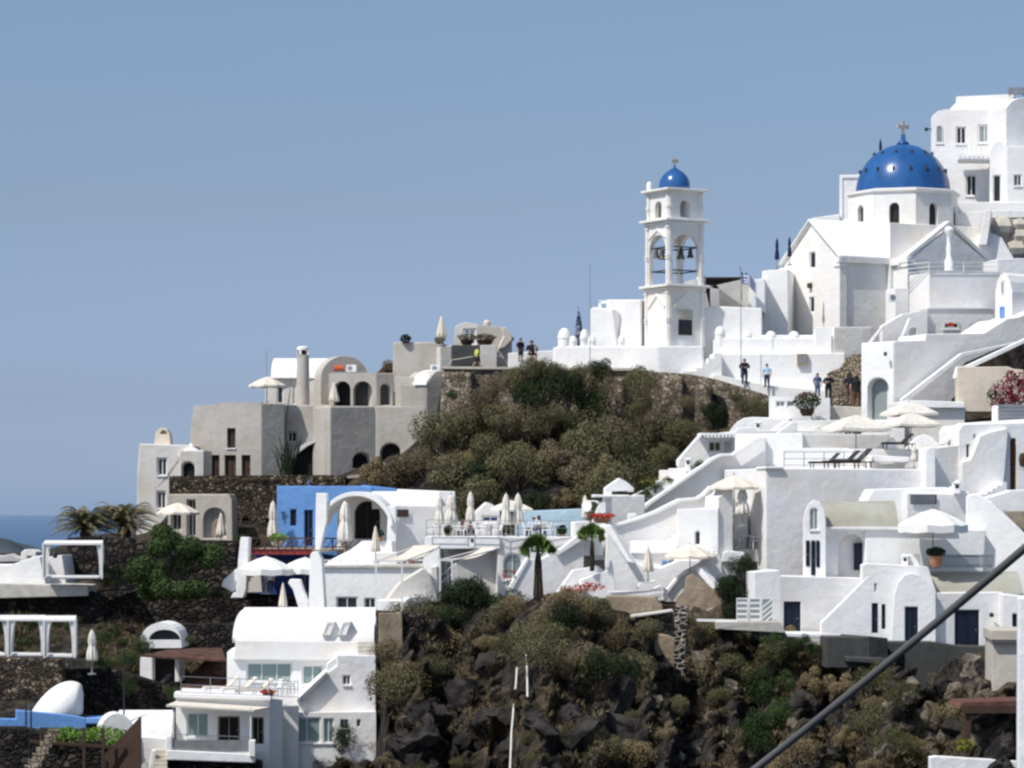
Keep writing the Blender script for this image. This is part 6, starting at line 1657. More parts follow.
for k_, m_ in mbs.items(): weld(m_); m_.build('blue_field' if k_ == 'flagblue' else 'white_field', k_, rt)
mb = MB(); mb.tube([P(740, 266, 219), P(742, 300, 219)], .03, 6); mb.build('staff', 'steel', rt)
mb = MB(); c = P(578.5, 345, 216.2); s_ = 216.2 / F
mb.lathe([(.05, 0), (2.5 * s_, 2 * s_), (3.8 * s_, 8 * s_), (3.0 * s_, 16 * s_), (2.2 * s_, 24 * s_), (.8 * s_, 33 * s_), (0, 34 * s_)], c, n=20, fold=5, famp=.3)
M['flagmix'] = stonewall('striped_flag_cloth', [(0.02, 0.04, 0.12), (.35, .38, .45), (0.03, 0.05, 0.15)], (.02, .04, .12), 3.5, .02, .2)
o = mb.build('furled_flag', 'flagmix', smooth='all'); tag(o, 'furled dark blue and white flag hanging limp on the short pole', 'flag')

# ------------------------------------------------------------------ people
SK = (0.42, 0.24, 0.16); 
M['skin'] = plain('skin', SK, rough=.6, var=.06)
M['hair'] = plain('dark_hair', (0.018, 0.013, 0.01), rough=.7)
def person(px, pyfeet, hpx, Y, rz, label, shirt, trousers, pose='stand', sleeves=.5, longhair=False, legs='long'):
    Hh = hpx * Y / F
    J = {'pel': (0, 0, .93), 'sp': (0, .01, 1.12), 'ch': (0, 0, 1.33), 'nk': (0, .01, 1.48), 'h0': (0, -.01, 1.57), 'h1': (0, -.02, 1.66), 'h2': (0, 0, 1.73)}
    for s, n in ((-1, 'l'), (1, 'r')):
        J.update({n + 'hip': (s * .09, 0, .90), n + 'kn': (s * .10, -.02, .50), n + 'an': (s * .11, .02, .09), n + 'to': (s * .13, -.16, .035),
                  n + 'sh': (s * .185, 0, 1.40), n + 'el': (s * .25, .03, 1.12), n + 'wr': (s * .24, -.06, .88), n + 'ha': (s * .235, -.09, .80), n + 'fi': (s * .225, -.11, .73), n + 'th': (s * .20, -.13, .80)})
    if pose == 'walk':
        J['lkn'] = (-.1, -.16, .52); J['lan'] = (-.1, -.2, .11); J['lto'] = (-.11, -.38, .07); J['rkn'] = (.1, .05, .49); J['ran'] = (.1, .28, .12); J['rto'] = (.11, .14, .03)
        J['lel'] = (-.24, .12, 1.13); J['lwr'] = (-.24, .12, .89); J['lha'] = (-.235, .11, .81); J['lfi'] = (-.23, .1, .74); J['lth'] = (-.2, .08, .82)
    if pose == 'fold':
        for s, n in ((-1, 'l'), (1, 'r')):
            J[n + 'el'] = (s * .27, .0, 1.12); J[n + 'wr'] = (s * .05, -.22, 1.15 + .03 * s); J[n + 'ha'] = (-s * .03, -.23, 1.16); J[n + 'fi'] = (-s * .1, -.22, 1.16); J[n + 'th'] = (-s * .02, -.25, 1.2)
    if pose == 'sit':
        d = .38
        for k_ in list(J):
            if k_[1:] not in ('kn', 'an', 'to'): x, y, z = J[k_]; J[k_] = (x, y + .05 + (.04 if z > 1.3 else 0), z - d + .0)
        for s, n in ((-1, 'l'), (1, 'r')):
            J[n + 'kn'] = (s * .12, -.40, .50); J[n + 'an'] = (s * .12, -.42, .09); J[n + 'to'] = (s * .13, -.60, .035)
            J[n + 'wr'] = (s * .15, -.30, .62); J[n + 'ha'] = (s * .13, -.38, .60); J[n + 'fi'] = (s * .12, -.45, .58); J[n + 'th'] = (s * .09, -.4, .62); J[n + 'el'] = (s * .25, -.02, .76)
    E = [('pel', 'sp'), ('sp', 'ch'), ('ch', 'nk'), ('nk', 'h0'), ('h0', 'h1'), ('h1', 'h2')]
    for n in 'lr': E += [('pel', n + 'hip'), (n + 'hip', n + 'kn'), (n + 'kn', n + 'an'), (n + 'an', n + 'to'), ('ch', n + 'sh'), (n + 'sh', n + 'el'), (n + 'el', n + 'wr'), (n + 'wr', n + 'ha'), (n + 'ha', n + 'fi'), (n + 'ha', n + 'th')]
    rad = {'pel': .135, 'sp': .125, 'ch': .145, 'nk': .06, 'h0': .075, 'h1': .098, 'h2': .06, 'hip': .105, 'kn': .062, 'an': .042, 'to': .035, 'sh': .065, 'el': .045, 'wr': .03, 'ha': .035, 'fi': .015, 'th': .012}
    ks = list(J); me = bpy.data.meshes.new('body'); me.from_pydata([J[k] for k in ks], [(ks.index(a_), ks.index(b_)) for a_, b_ in E], [])
    o = bpy.data.objects.new('tmp_body', me); COL.objects.link(o)
    sm = o.modifiers.new('s', 'SKIN')
    for i, k in enumerate(ks):
        r = rad.get(k, rad.get(k[1:], .05)); sv = me.skin_vertices[0].data[i]; sv.radius = (r, r * (.8 if k in ('ch', 'sp', 'pel') else 1)); sv.use_root = (k == 'pel')
    sb_ = o.modifiers.new('u', 'SUBSURF'); sb_.levels = 1; sb_.render_levels = 1
    bpy.context.view_layer.update()
    dg = bpy.context.evaluated_depsgraph_get(); em = bpy.data.meshes.new_from_object(o.evaluated_get(dg))
    bpy.data.objects.remove(o)
    top = 1.76 if pose != 'sit' else 1.38
    k_ = Hh / top; loc = P(px, pyfeet, Y)
    rt = root('person', label, 'person', loc)
    em.transform(Matrix.Diagonal((k_, k_, k_, 1)))
    em.materials.clear(); em.materials.append(M['skin'])
    for p in em.polygons: p.use_smooth = True
    ob = bpy.data.objects.new('body', em); COL.objects.link(ob); ob.parent = rt; ORG[ob.name] = loc
    zo = -.38 if pose == 'sit' else 0
    def cloth(name, test, mat, off):
        bm = bmesh.new(); bm.from_mesh(em); bm.normal_update()
        kill = [f for f in bm.faces if not test(f.calc_center_median() / k_)]
        bmesh.ops.delete(bm, geom=kill, context='FACES')
        for v in bm.verts: v.co += v.normal * off
        m2 = bpy.data.meshes.new(name); bm.to_mesh(m2); bm.free(); m2.materials.append(M[mat])
        for p in m2.polygons: p.use_smooth = True
        c_ = bpy.data.objects.new(name, m2); COL.objects.link(c_); c_.parent = rt
    arm = lambda c: abs(c.x) > .215
    cloth('shirt', lambda c: (.93 + zo < c.z < 1.47 + zo) and (not (abs(c.x) > .2) or c.z > (1.12 if sleeves > .3 else 1.3) + zo) and c.y > -.2, shirt, .018)
    if pose == 'sit': cloth('trousers', lambda c: c.z < .62 and (c.z > (.10 if legs == 'long' else .46)) and not (c.z > .56 and c.y < -.25), trousers, .015)
    else: cloth('trousers', lambda c: (.10 if legs == 'long' else .50) < c.z < .96 and abs(c.x) < .2, trousers, .015)
    cloth('shoes', lambda c: c.z < .11, 'blackmetal', .01)
    cloth('hair', lambda c: (c.z > 1.66 + zo) or (c.z > (1.45 if longhair else 1.6) + zo and c.y > .015 and abs(c.x) < .14), 'hair', .022)
    rt.rotation_euler[2] = rz; rt.scale = (1.25, 1.25, 1)
    return rt
for n_, c_ in (('s_navy', (.012, .014, .03)), ('s_blue', (.42, .55, .72)), ('s_yellow', (.55, .62, .12)), ('s_black', (.012, .012, .014)), ('s_denim', (.10, .16, .26)), ('s_dkblue', (.03, .045, .10)), ('s_grey', (.07, .075, .08)), ('s_brown', (.11, .065, .045)), ('s_white', (.7, .7, .7))):
    M[n_] = plain('cloth_' + n_[2:], c_, rough=.9)
person(477, 367.5, 21, 214.3, 2.0, 'walker in a yellow vest and black shorts at the cliff stair head', 's_yellow', 's_black', 'walk', legs='short')
person(520.5, 362, 24, 216.4, .7, 'person in dark top and grey shorts leaning on the low parapet', 's_navy', 's_grey', 'stand', legs='short')
person(532, 363, 23, 216.6, .2, 'person sitting on the parapet holding a yellow-brown bag', 's_navy', 's_black', 'sit', legs='short')
person(744.5, 384.5, 26, 211.5, .2, 'man in dark t-shirt and jeans with folded arms by the flagpole', 's_navy', 's_dkblue', 'fold')
person(767, 387.5, 24, 211.2, -.5, 'man in light blue shirt and dark trousers on the white path', 's_blue', 's_dkblue', 'stand')
person(817.5, 396.5, 23.5, 208.4, .4, 'woman with long dark hair and denim clothes beside the rubble wall', 's_denim', 's_denim', 'stand', longhair=True)
person(828.5, 400, 27, 208.0, -.3, 'man in dark jacket beside the woman in denim', 's_navy', 's_black', 'fold')
person(850, 405, 33, 206.3, 2.6, 'person with long hair partly hidden behind another by the arched doorway', 's_navy', 's_brown', 'stand', longhair=True)
person(856.5, 409, 34, 205.2, 3.0, 'woman in black top and brown skirt by the arched doorway', 's_black', 's_brown', 'stand', sleeves=.1, longhair=True)
person(539.5, 536, 21, 181.6, .4, 'diner with dark hair sitting at the right tables of the dining terrace', 's_white', 's_dkblue', 'sit', longhair=True)
person(533, 537, 20, 182.6, -.6, 'diner in blue sitting left of the dark-haired diner', 's_blue', 's_navy', 'sit')
person(467, 537, 19, 182.4, .9, 'diner in a red shirt on the left of the dining terrace', 'red', 's_navy', 'sit')
person(270, 592, 22, 186, .3, 'person in white under the twin white parasols', 's_white', 's_grey', 'stand')
mb = MB(); mb.quadbox(P(534, 349, 216.1), (.3, 0, 0), (0, .12, 0), (0, 0, .22)); o = mb.build('bag', 'olivew', bevel=.05); tag(o, 'yellow-brown bag on the lap of the sitting person', 'bag')
# small stone wall lamp posts etc: black lantern at the far left
mb = MB(); c = P(55, 558, 188); mb.lathe([(.1, 0), (.16, .1), (.16, .3), (.06, .42), (0, .46)], c, n=8); mb.build('lantern', 'blackmetal'); tag(bpy.data.objects['lantern'], 'small black lantern on the wall above the white canopy bed', 'lantern')
# pipes on the cliff
def cliff_pipe(pts, label):
    w_ = []
    for x, y in pts:
        g_ = min([on_ground(x + dx, y) for dx in (-3, 0, 3)], key=lambda q: q.y); w_.append(P(x, y, g_.y - 1.5))
    for i in range(1, len(w_) - 1): w_[i] = P(pts[i][0], pts[i][1], (w_[i - 1].y + w_[i].y + w_[i + 1].y) / 3)
    mb = MB(); mb.tube(w_, .048, 8); o = mb.build('drain_pipe', 'canvasoff'); tag(o, label, 'pipe')
cliff_pipe([(526, 655), (527, 668), (527.3, 682), (527.5, 697)], 'upper short white pipe running down the dark cliff')
cliff_pipe([(517, 668), (516, 684), (514, 700), (513, 716), (511.5, 732), (511, 748), (510, 770)], 'long white pipe running down the dark cliff to the bottom edge')
# white slat planter under the bougainvillea
pb_ = Bld('slatted_planter', 'pale slatted planter box under the bougainvillea', 'planter', 1012, 424, 187)
mb = MB()
for i in range(5): mass(mb, Fac(1010, 186.5, 6), R(998, 1060, 404.5 + i * 3.6, 407.2 + i * 3.6), .06)
pb_.part('slats', mb, 'steel')
pb_.mass(Fac(1010, 186.6, 6), [(998, 424), (998, 405), (1060, 405), (1060, 424)], 1.5, 'white', name='box')

# ------------------------------------------------------------------ rooftop clutter
def ac_unit(px, py, Y, yaw, label):
    f = Fac(px, Y, yaw); o0 = f.pt(px, py); rt = root('air_conditioner', label, 'air conditioner', o0)
    l = Loc(o0, yaw); mb = MB(); mb.quadbox(l.pt(-.4, 0, -.3), l.u * .8, l.v * .28, Vector((0, 0, .55))); mb.build('casing', 'paint', rt, bevel=.02)
    mb = MB(); c = l.pt(-.1, .28, -.31); mb.tube([c, c + l.v * .02], .2, 14); mb.build('fan_grille', 'steel', rt)
ac_unit(436, 366 + 6, 233, -6, 'air conditioner on the grey roof beside the rusty slab')
ac_unit(352, 372, 235.5, -8, 'air conditioner beside the orange roof tank')
ac_unit(893, 302, 208, 12, 'air conditioner at the foot of the church gable')
ac_unit(662, 489, 192.2, -6, 'air conditioner against the small white hut')
ac_unit(916, 533, 174.6, 4, 'white air conditioner under the louvred wall')
def dish(px, py, Y, label):
    c = P(px, py, Y); rt = root('satellite_dish', label, 'satellite dish', c)
    mb = MB(); mb.lathe([(0, 0), (.15, .02), (.3, .08), (.38, .14), (.36, .15), (.28, .1), (0, .03)], n=16)
    mb.xform(Matrix.Translation(c + Vector((0, 0, .75))) @ Matrix.Rotation(radians(62), 4, 'X')); mb.build('reflector', 'paint', rt, smooth=True)
    mb = MB(); mb.tube([c, c + Vector((0, .1, .75))], .03, 6); mb.build('mast', 'steel', rt)
def tank(px, py, Y, label, mat='paint'):
    c = P(px, py, Y); rt = root('water_tank', label, 'water tank', c)
    mb = MB(); mb.tube([c + Vector((-.5, 0, .42)), c + Vector((.5, 0, .42))], .26, 16); mb.build('drum', mat, rt, smooth=True)
    for s_ in (-.35, .35): mb = MB(); mb.box(c.x + s_ - .04, c.x + s_ + .04, c.y - .22, c.y + .22, c.z, c.z + .2); mb.build('cradle', 'steel', rt)
def downpipe(px, y0, y1, Y, yaw, label):
    f = Fac(px, Y, yaw); mb = MB(); mb.tube([f.pt(px, y0), f.pt(px, y1)], .05, 6); o = mb.build('downpipe', 'steel'); tag(o, label, 'pipe')
downpipe(832, 336, 366, 212.6, -5, 'grey downpipe on the white pier beside the meter box')
downpipe(704, 276, 300, 218.9, -10, 'short pipe beside the tower cornice')
def small_pot(px, py, Y, label, leaf='f_green'): pot(px, py, Y, .17, .24, label, leaf, .45, 'terra', 60)
for a_ in ((380, 541, 181.8, 'small pot on the ramp wall in front of the arched doors'), (412, 565, 178.8, 'small pot by the railing under the first cloth pergola')): small_pot(*a_)

# ------------------------------------------------------------------ more steps, parapets and small roofs among the white terraces
def steps_(name, label, fac, x0, y0, dx, dy, n, depth, mat='white', base=None):
    b_ = Bld('stair', label, 'stairs', x0, y0, fac.Y); pts = [(x0, base or y0 + 3)]
    for i in range(n): pts += [(x0 + dx * i, y0 - dy * i), (x0 + dx * (i + 1), y0 - dy * i)]
    pts += [(x0 + dx * n, base or y0 + 3)]
    b_.mass(fac, pts, depth, mat, name='flight', bevel=.015)
steps_('s', 'small white steps leading up to the arched brown door', Fac(995, 182.5, 4), 982, 494, 5, 3, 5, 1.4, base=505)
steps_('s', 'narrow white stairs between the pale pier and the corner house', Fac(950, 180.5, 4), 944, 496, 3, 3.2, 6, 1.2, base=505)
steps_('s', 'short white stairs rising beside the wide olive roof', Fac(960, 171.6, 3), 968, 560, -3.2, 4, 6, 1.0, base=566)
steps_('s', 'white stairs climbing toward the slatted porch', Fac(690, 190.8, 6), 662, 500, 6.2, 4.4, 9, 1.6, base=520)
steps_('s', 'tiny white steps under the tan niche parasol', Fac(725, 181.2, 3), 719, 560, 4, 3, 4, 1.0, base=570)
steps_('s', 'white steps beside the small fan palm', Fac(570, 174.2, 4), 560, 604, 4, 4, 6, 1.0, base=607)
def parapet_(label, fac, pts, depth=.4, mat='white'):
    b_ = Bld('parapet', label, 'wall', pts[0][0], max(p[1] for p in pts), fac.Y); b_.mass(fac, pts, depth, mat, bevel=.04)
parapet_('low curled parapet at the left end of the olive barrel roof', Fac(830, 170.4, 4), [(819, 532), (819, 528), (823, 524), (828, 527), (866, 527), (866, 532)])
parapet_('low wall with rounded end beside the louvred roof block', Fac(955, 174.2, 3), [(940, 533), (941, 524), (946, 520), (956, 521), (966, 527), (966, 533)])
parapet_('thin white wall stepping down behind the dark loungers', Fac(880, 186.6, 4), [(866, 470), (866, 460), (880, 460), (880, 464), (905, 464), (905, 468), (924, 468), (924, 476)])
parapet_('small sloping wall on the roof left of the wide pale parasol', Fac(800, 195.5, 6), [(776, 434), (792, 422), (797, 422), (797, 434)])
parapet_('short thick wall above the slatted pergola porch', Fac(745, 196.5, 0), [(733, 436), (737, 428), (752, 427), (760, 431), (760, 436)])
parapet_('rounded white bench on the terrace below the tan parasol', Fac(735, 180.8, 4), [(722, 562), (723, 553), (728, 551), (744, 552), (747, 562)])
parapet_('low white ledge in front of the navy door of the low house', Fac(800, 165.8, 4), [(786, 637), (786, 633), (822, 634), (822, 638)])
parapet_('white sloping ledge below the striped blue-windowed house', Fac(650, 176.2, 3), [(628, 600), (640, 583), (655, 580), (664, 584), (664, 600)])
def chimney_(px, y0, y1, w_, Y, label):
    b_ = Bld('chimney', label, 'chimney', px, y1, Y); f = Fac(px, Y, -8)
    b_.mass(f, R(px - w_ / 2, px + w_ / 2, y0 + 2, y1 + 2), .5, 'white', name='shaft', bevel=.04)
    b_.mass(f, R(px - w_ / 2 - .8, px + w_ / 2 + .8, y0, y0 + 2), .6, 'white', name='cap', d0=-.05, bevel=.03)
    mb = MB(); mass(mb, f, R(px - w_ / 4, px + w_ / 4, y0 + 3, y0 + 6), .04, (), 0, -.03); b_.part('vent', mb, 'dark')
chimney_(957, 482, 492, 7, 175.6, 'small white chimney with dark vent on the louvred roof block')
chimney_(850, 516 - 12, 510, 6, 177, 'small white chimney behind the olive barrel roof')
chimney_(758, 421, 432, 6, 199, 'small white chimney beside the rounded white roof')
chimney_(688, 458, 470, 6, 192.5, 'small white chimney on the roof of the white hut')
chimney_(472, 530 + 6, 546, 5, 176.5, 'small white chimney under the dining terrace edge')
chimney_(905, 555, 566, 6, 168.6, 'small white chimney at the end of the roof bench')
# ------------------------------------------------------------------ vegetation
def leafn(mb, p, s, out, sp=.55):
    n = (Vector(out).normalized() + Vector((random.gauss(0, sp), random.gauss(0, sp), random.gauss(0, sp)))).normalized()
    a = n.cross(Vector((random.gauss(0, 1), random.gauss(0, 1), random.gauss(0, 1)))).normalized(); b_ = n.cross(a).normalized() * s * .6; a = a * s
    k = len(mb.v); mb.v += [p - a * .5, p + b_ * .5, p + a * .5, p - b_ * .5]; mb.f.append((k, k + 1, k + 2, k + 3))
def proto_shrub(name, mat, rx, rz_, n, size, lobes=7, stems=True):
    """a bush: clumps of leaf faces on a few limbs, uneven outline"""
    rt = root(name, name, 'shrub', (0, 0, 0)); mb = MB()
    st_ = MB()
    for l_ in range(lobes):
        t = 2 * pi * l_ / lobes + random.uniform(-.4, .4); q = random.uniform(.25, .75) if l_ else 0
        c = Vector((cos(t) * rx * q, sin(t) * rx * q, rz_ * random.uniform(.55, 1.05) * (1.25 - .55 * q)))
        r = rx * random.uniform(.30, .52)
        if stems: st_.tube([(0, 0, -.2), c * .5 + Vector((0, 0, -.05)), c], [.05, .035, .015], 5)
        for i in range(n // lobes):
            d = Vector((random.gauss(0, 1), random.gauss(0, 1), random.gauss(0, 1))).normalized() * r * random.uniform(.45, 1.08) ** .6
            d.z *= .85
            p = c + d
            if p.z < -.1: p.z = random.uniform(0, .3)
            leafn(mb, p, size * random.uniform(.6, 1.4), d)
    mb.build('foliage', mat, rt)
    if stems: st_.build('stems', 'trunk', rt)
    return rt
def proto_sprig(name, mat, rx, h, n, size):
    """dry grassy tuft of upright blades"""
    mb = MB()
    for i in range(n):
        t = random.uniform(0, 2 * pi); q = rx * sqrt(random.random()) * .5
        b0 = Vector((cos(t) * q, sin(t) * q, 0)); tip = b0 + Vector((cos(t) * rx * random.uniform(.2, .8), sin(t) * rx * random.uniform(.2, .8), h * random.uniform(.5, 1)))
        w_ = Vector((-sin(t), cos(t), 0)) * size
        k = len(mb.v); mb.v += [b0 - w_, b0 + w_, tip]; mb.f.append((k, k + 1, k + 2))
    return mb.build(name, mat, origin=Vector((0, 0, 0)))
SH = [proto_shrub('shrub', 'f_shrub', 1.35, 1.0, 5200, .075), proto_shrub('shrub', 'f_shrub', 1.5, .85, 5600, .075, 10), proto_shrub('shrub', 'f_shrub', 1.2, 1.1, 4800, .075, 7)]
SB = [proto_shrub('dry_shrub', 'f_brown', 1.3, .8, 4800, .075, 9), proto_shrub('dry_shrub', 'f_brown', 1.1, 1.0, 4400, .075, 7)]
SG = [proto_shrub('golden_shrub', 'f_gold', 1.25, .9, 4600, .075, 8), proto_shrub('golden_shrub', 'f_gold', 1.05, 1.05, 4200, .075, 6)]
SD = [proto_shrub('dark_shrub', 'f_dark', 1.4, 1.25, 5000, .085, 9), proto_shrub('green_shrub', 'f_green', 1.3, 1.1, 5000, .085, 9)]
random.seed(11)
def plant(pr, px, py, wpx, label, group, hs=1.0, Y=None, sink=.25):
    g = P(px, py, Y) if Y else on_ground(px, py)
    s_ = wpx * g.y / F / 2.7
    place(pr, (g.x, g.y, g.z - sink), random.uniform(0, 6.3), (s_, s_, s_ * hs * random.uniform(.85, 1.2)), label, group)
# slope between the dining terrace and the stone retaining wall
L1 = ('olive-brown bush on the hillside under the rubble retaining wall', 'bushes on the hillside under the retaining wall')
def inpoly(x, y, P_):
    r = False; j = len(P_) - 1
    for i in range(len(P_)):
        if (P_[i][1] > y) != (P_[j][1] > y) and x < (P_[j][0] - P_[i][0]) * (y - P_[i][1]) / (P_[j][1] - P_[i][1]) + P_[i][0]: r = not r
        j = i
    return r
def scatter(poly, n, mind, fn, tries=4000):
    pts = []; xs = [p[0] for p in poly]; ys = [p[1] for p in poly]
    for _ in range(tries):
        if len(pts) >= n: break
        x, y = random.uniform(min(xs), max(xs)), random.uniform(min(ys), max(ys))
        if inpoly(x, y, poly) and all((x - a) ** 2 + ((y - b_) * 1.25) ** 2 > mind ** 2 for a, b_ in pts): pts.append((x, y)); fn(x, y)
slope = [(372, 494), (400, 474), (432, 456), (456, 446), (500, 438), (560, 436), (640, 440), (690, 440), (672, 465), (652, 480), (634, 492), (622, 500), (608, 512), (590, 516), (470, 520), (455, 512), (445, 497), (400, 492)]
def f1_(x, y):
    q = noise.noise(Vector((x * .02, y * .03, 3)))
    pr = random.choice(SH if q > -.05 else SB + SG + SH[:1])
    if random.random() < .05: pr = SD[0]
    plant(pr, x, y + 4, random.uniform(40, 78), *L1, 1.15)
scatter(slope, 50, 26, f1_)
# big dark bushes against the stone wall
for (x, y, w_) in ((486, 415, 34), (500, 432, 44), (515, 395, 34), (532, 382, 30), (545, 400, 46), (556, 388, 34), (568, 410, 40), (580, 395, 38), (596, 400, 44), (600, 385, 34), (590, 428, 40), (640, 420, 34), (641, 400, 42), (530, 418, 44), (520, 436, 46), (548, 430, 40), (574, 436, 34), (610, 434, 30), (486, 398, 26), (497, 388, 26)):
    pr = random.choice([SD[0], SH[0], SH[0], SH[2], SB[0]])
    plant(pr, x, y, w_ * 1.15, 'large shadowy bush climbing the face of the rubble retaining wall', 'big bushes against the retaining wall', 1.35, Y=random.uniform(206.5, 208) - (y - 380) * .012)
for (x, y, w_) in ((688, 405, 18), (757, 416, 30), (745, 408, 20), (765, 418, 22), (735, 398, 16), (690, 432, 26), (718, 432, 34), (712, 418, 26)):
    plant(SH[1] if x > 730 or x < 700 else SD[0], x, y, w_, 'small bush growing on the right end of the rubble retaining wall', 'small bushes on the right of the retaining wall', 1.3, Y=207.6)
plant(SD[1], 452, 396, 14, 'small bright green bush clinging to the left end of the stone wall', None, 1.3, Y=208.6)
# cliff bushes
cliff_up = [(372, 690), (392, 650), (408, 622), (430, 606), (470, 604), (560, 606), (620, 622), (652, 640), (650, 700), (610, 700), (560, 668), (520, 650), (470, 655), (430, 668), (400, 700)]
L2 = ('brown-green bush hanging over the upper edge of the dark cliff', 'bushes on the upper cliff edge')
def f2_(x, y):
    q = noise.noise(Vector((x * .015, y * .03, 8)))
    pr = random.choice([SH[0], SH[1], SD[0]] if q > .05 else [SB[0], SG[0], SH[1]])
    plant(pr, x, y + 5, random.uniform(38, 68), *L2, 1.15)
scatter(cliff_up, 34, 25, f2_)
cliff_r = [(690, 640), (745, 625), (790, 640), (850, 668), (900, 690), (950, 700), (962, 740), (925, 770), (820, 770), (760, 770), (735, 720), (690, 690), (640, 700), (600, 740), (590, 770), (640, 770), (690, 730), (700, 690)]
L3 = ('dry tawny bush on the right half of the dark cliff', 'bushes on the right half of the cliff')
def f3_(x, y):
    pr = random.choice([SB[0], SG[0], SG[1], SH[1], SH[0]])
    if 735 < x < 800 and 670 < y < 760: pr = random.choice([SD[1], SD[1], SH[1]])
    plant(pr, x, y + 6, random.uniform(30, 60), *L3, 1.2)
scatter(cliff_r, 34, 27, f3_)
L4 = ('small parched bush low on the left part of the dark cliff', 'bushes low on the left of the cliff')
def f4_(x, y): plant(random.choice([SG[0], SH[1], SB[1]]), x, y + 4, random.uniform(14, 34), *L4)
scatter([(385, 770), (390, 700), (430, 680), (560, 690), (600, 720), (580, 770)], 16, 28, f4_)
for (x, y, w_, h_) in ((290, 764, 26, 1.0), (306, 766, 30, 1), (322, 766, 30, 1), (341, 757, 34, 1.6), (330, 748, 16, 1.6), (360, 720, 22, 1.2), (372, 745, 26, 1)):
    plant(random.choice([SH[0], SH[1], SD[0]]), x, y, w_, 'scrubby bush at the foot of the balcony house', 'bushes at the foot of the balcony house', h_)
for (x, y, w_, lab) in ((468, 610, 52, 'dark round bush left of the fan palm'), (492, 612, 34, 'smaller dark bush between the two big green ones'), (448, 604, 30, 'dark bush under the second cloth pergola')):
    plant(SD[0], x, y, w_ * 1.05, lab, None, .95, Y=171.5)
plant(SD[1], 513, 614, 50, 'bright green bush with a few red blooms left of the fan palm', None, 1.0, Y=170.5)
plant(SH[0], 575, 618, 50, 'brown-green bush crowned with red flowers right of the fan palm', None, 1.25, Y=170)
plant(SD[0], 600, 612, 34, 'dark bush behind the red flowers next to the triple rail', None, .85, Y=171)
for (x, y, rx, rz_, n, Y, lab) in ((590, 587, .9, .28, 200, 168.6, 'cluster of red geranium blooms on top of the brown-green bush'), (566, 590, .5, .3, 90, 168.4, 'small cluster of red blooms left of the geraniums'), (509, 575, .5, .35, 60, 170.4, 'scattered red blooms near the fan-topped window')):
    o = leafball(P(x, y, Y), rx, rz_, n, .16, .2).build('flower_cluster', 'flower_red'); tag(o, lab, 'flowers')
for (x, y, w_, lab) in ((737, 608, 44, 'tall dark bush beside the sun terrace block'), (726, 600, 30, 'left shoulder bush of the tall dark bush'), (744, 580, 36, 'topmost dark bush below the niche terrace')):
    plant(SD[0], x, y, w_, lab, None, 1.35, Y=170)
plant(SD[0], 735, 622, 36, 'shadowy bush at the foot of the striped screen', None, 1.2, Y=169.5)
for (x, y, w_) in ((775, 643, 22), (805, 643, 20), (825, 646, 14), (765, 640, 16), (790, 646, 22), (815, 650, 20), (840, 656, 12)):
    plant(SD[1], x, y, w_, 'small green bush on the ledge below the low flat white house', 'bushes on the ledge below the low flat house', 1.0, Y=164.5)
for (x, y, w_) in ((700, 640, 40), (688, 625, 22), (712, 622, 30), (722, 640, 34)): plant(random.choice([SH[0], SB[0]]), x, y, w_, 'dry bush between the lava pillar and the terrace slab', 'dry bushes between lava pillar and terrace slab', 1.1, Y=168)
# yellow garden by the pavilion
for (x, y, w_) in ((655, 488, 22), (645, 495, 18), (668, 480, 14), (700, 466, 20)):
    plant(SD[1], x, y, w_, 'yellow-green garden plant beside the small white hut', 'garden plants beside the small white hut', .8, Y=192)
o = leafball(P(656, 481, 191.6), 1.2, .3, 140, .13, .2).build('flower_cluster', 'flower_yellow'); tag(o, 'yellow blooms beside the small white hut', 'flowers')
# green tree on the left
tr = root('green_tree', 'large leafy green tree in front of the left lava wall', 'tree', P(170, 596, 184))
random.seed(5)
mbt = MB(); b0 = P(170, 598, 184); mbl = MB()
lim = []
for i in range(14):
    t = 2 * pi * i / 14; rr = random.uniform(.9, 2.7); c = b0 + Vector((cos(t) * rr * 1.05 + .3, sin(t) * rr * .6, random.uniform(1.0, 3.9) - rr * .4)); lim.append(c)
lim.append(b0 + Vector((-.5, 0, 4.0))); lim.append(b0 + Vector((-.1, 0, 3.6)))
fork = b0 + Vector((0, 0, 1.1)); mbt.tube([b0 - Vector((0, 0, .4)), b0 + Vector((.1, 0, .5)), fork], [.22, .18, .15], 8); mbt.tube([b0 + Vector((-.6, .2, -.4)), fork + Vector((-.6, 0, .2))], [.14, .1], 6)
for c in lim:
    mbt.tube([fork, fork.lerp(c, .5) + Vector((0, 0, .15)), c], [.1, .06, .02], 5)
    r = random.uniform(.68, 1.0)
    for k in range(1100):
        d = Vector((random.gauss(0, 1), random.gauss(0, 1), random.gauss(0, 1))).normalized() * r * random.uniform(.3, 1.1) ** .5; d.z *= .75
        leafn(mbl, c + d, random.uniform(.11, .24), d)
mbt.build('trunk', 'trunk', tr); mbl.build('crown', 'f_green', tr)
for (x, y, w_, Y) in ((24 * 5, 575, 24, 186), (105, 572, 20, 186), (20 + 90, 582, 18, 185.5), (217, 596, 22, 185), (130, 580, 26, 185)):
    plant(SD[1], x, y, w_, 'bright green bush in the bed beside the large leafy tree', 'bushes in the bed beside the large tree', .8, Y=Y)
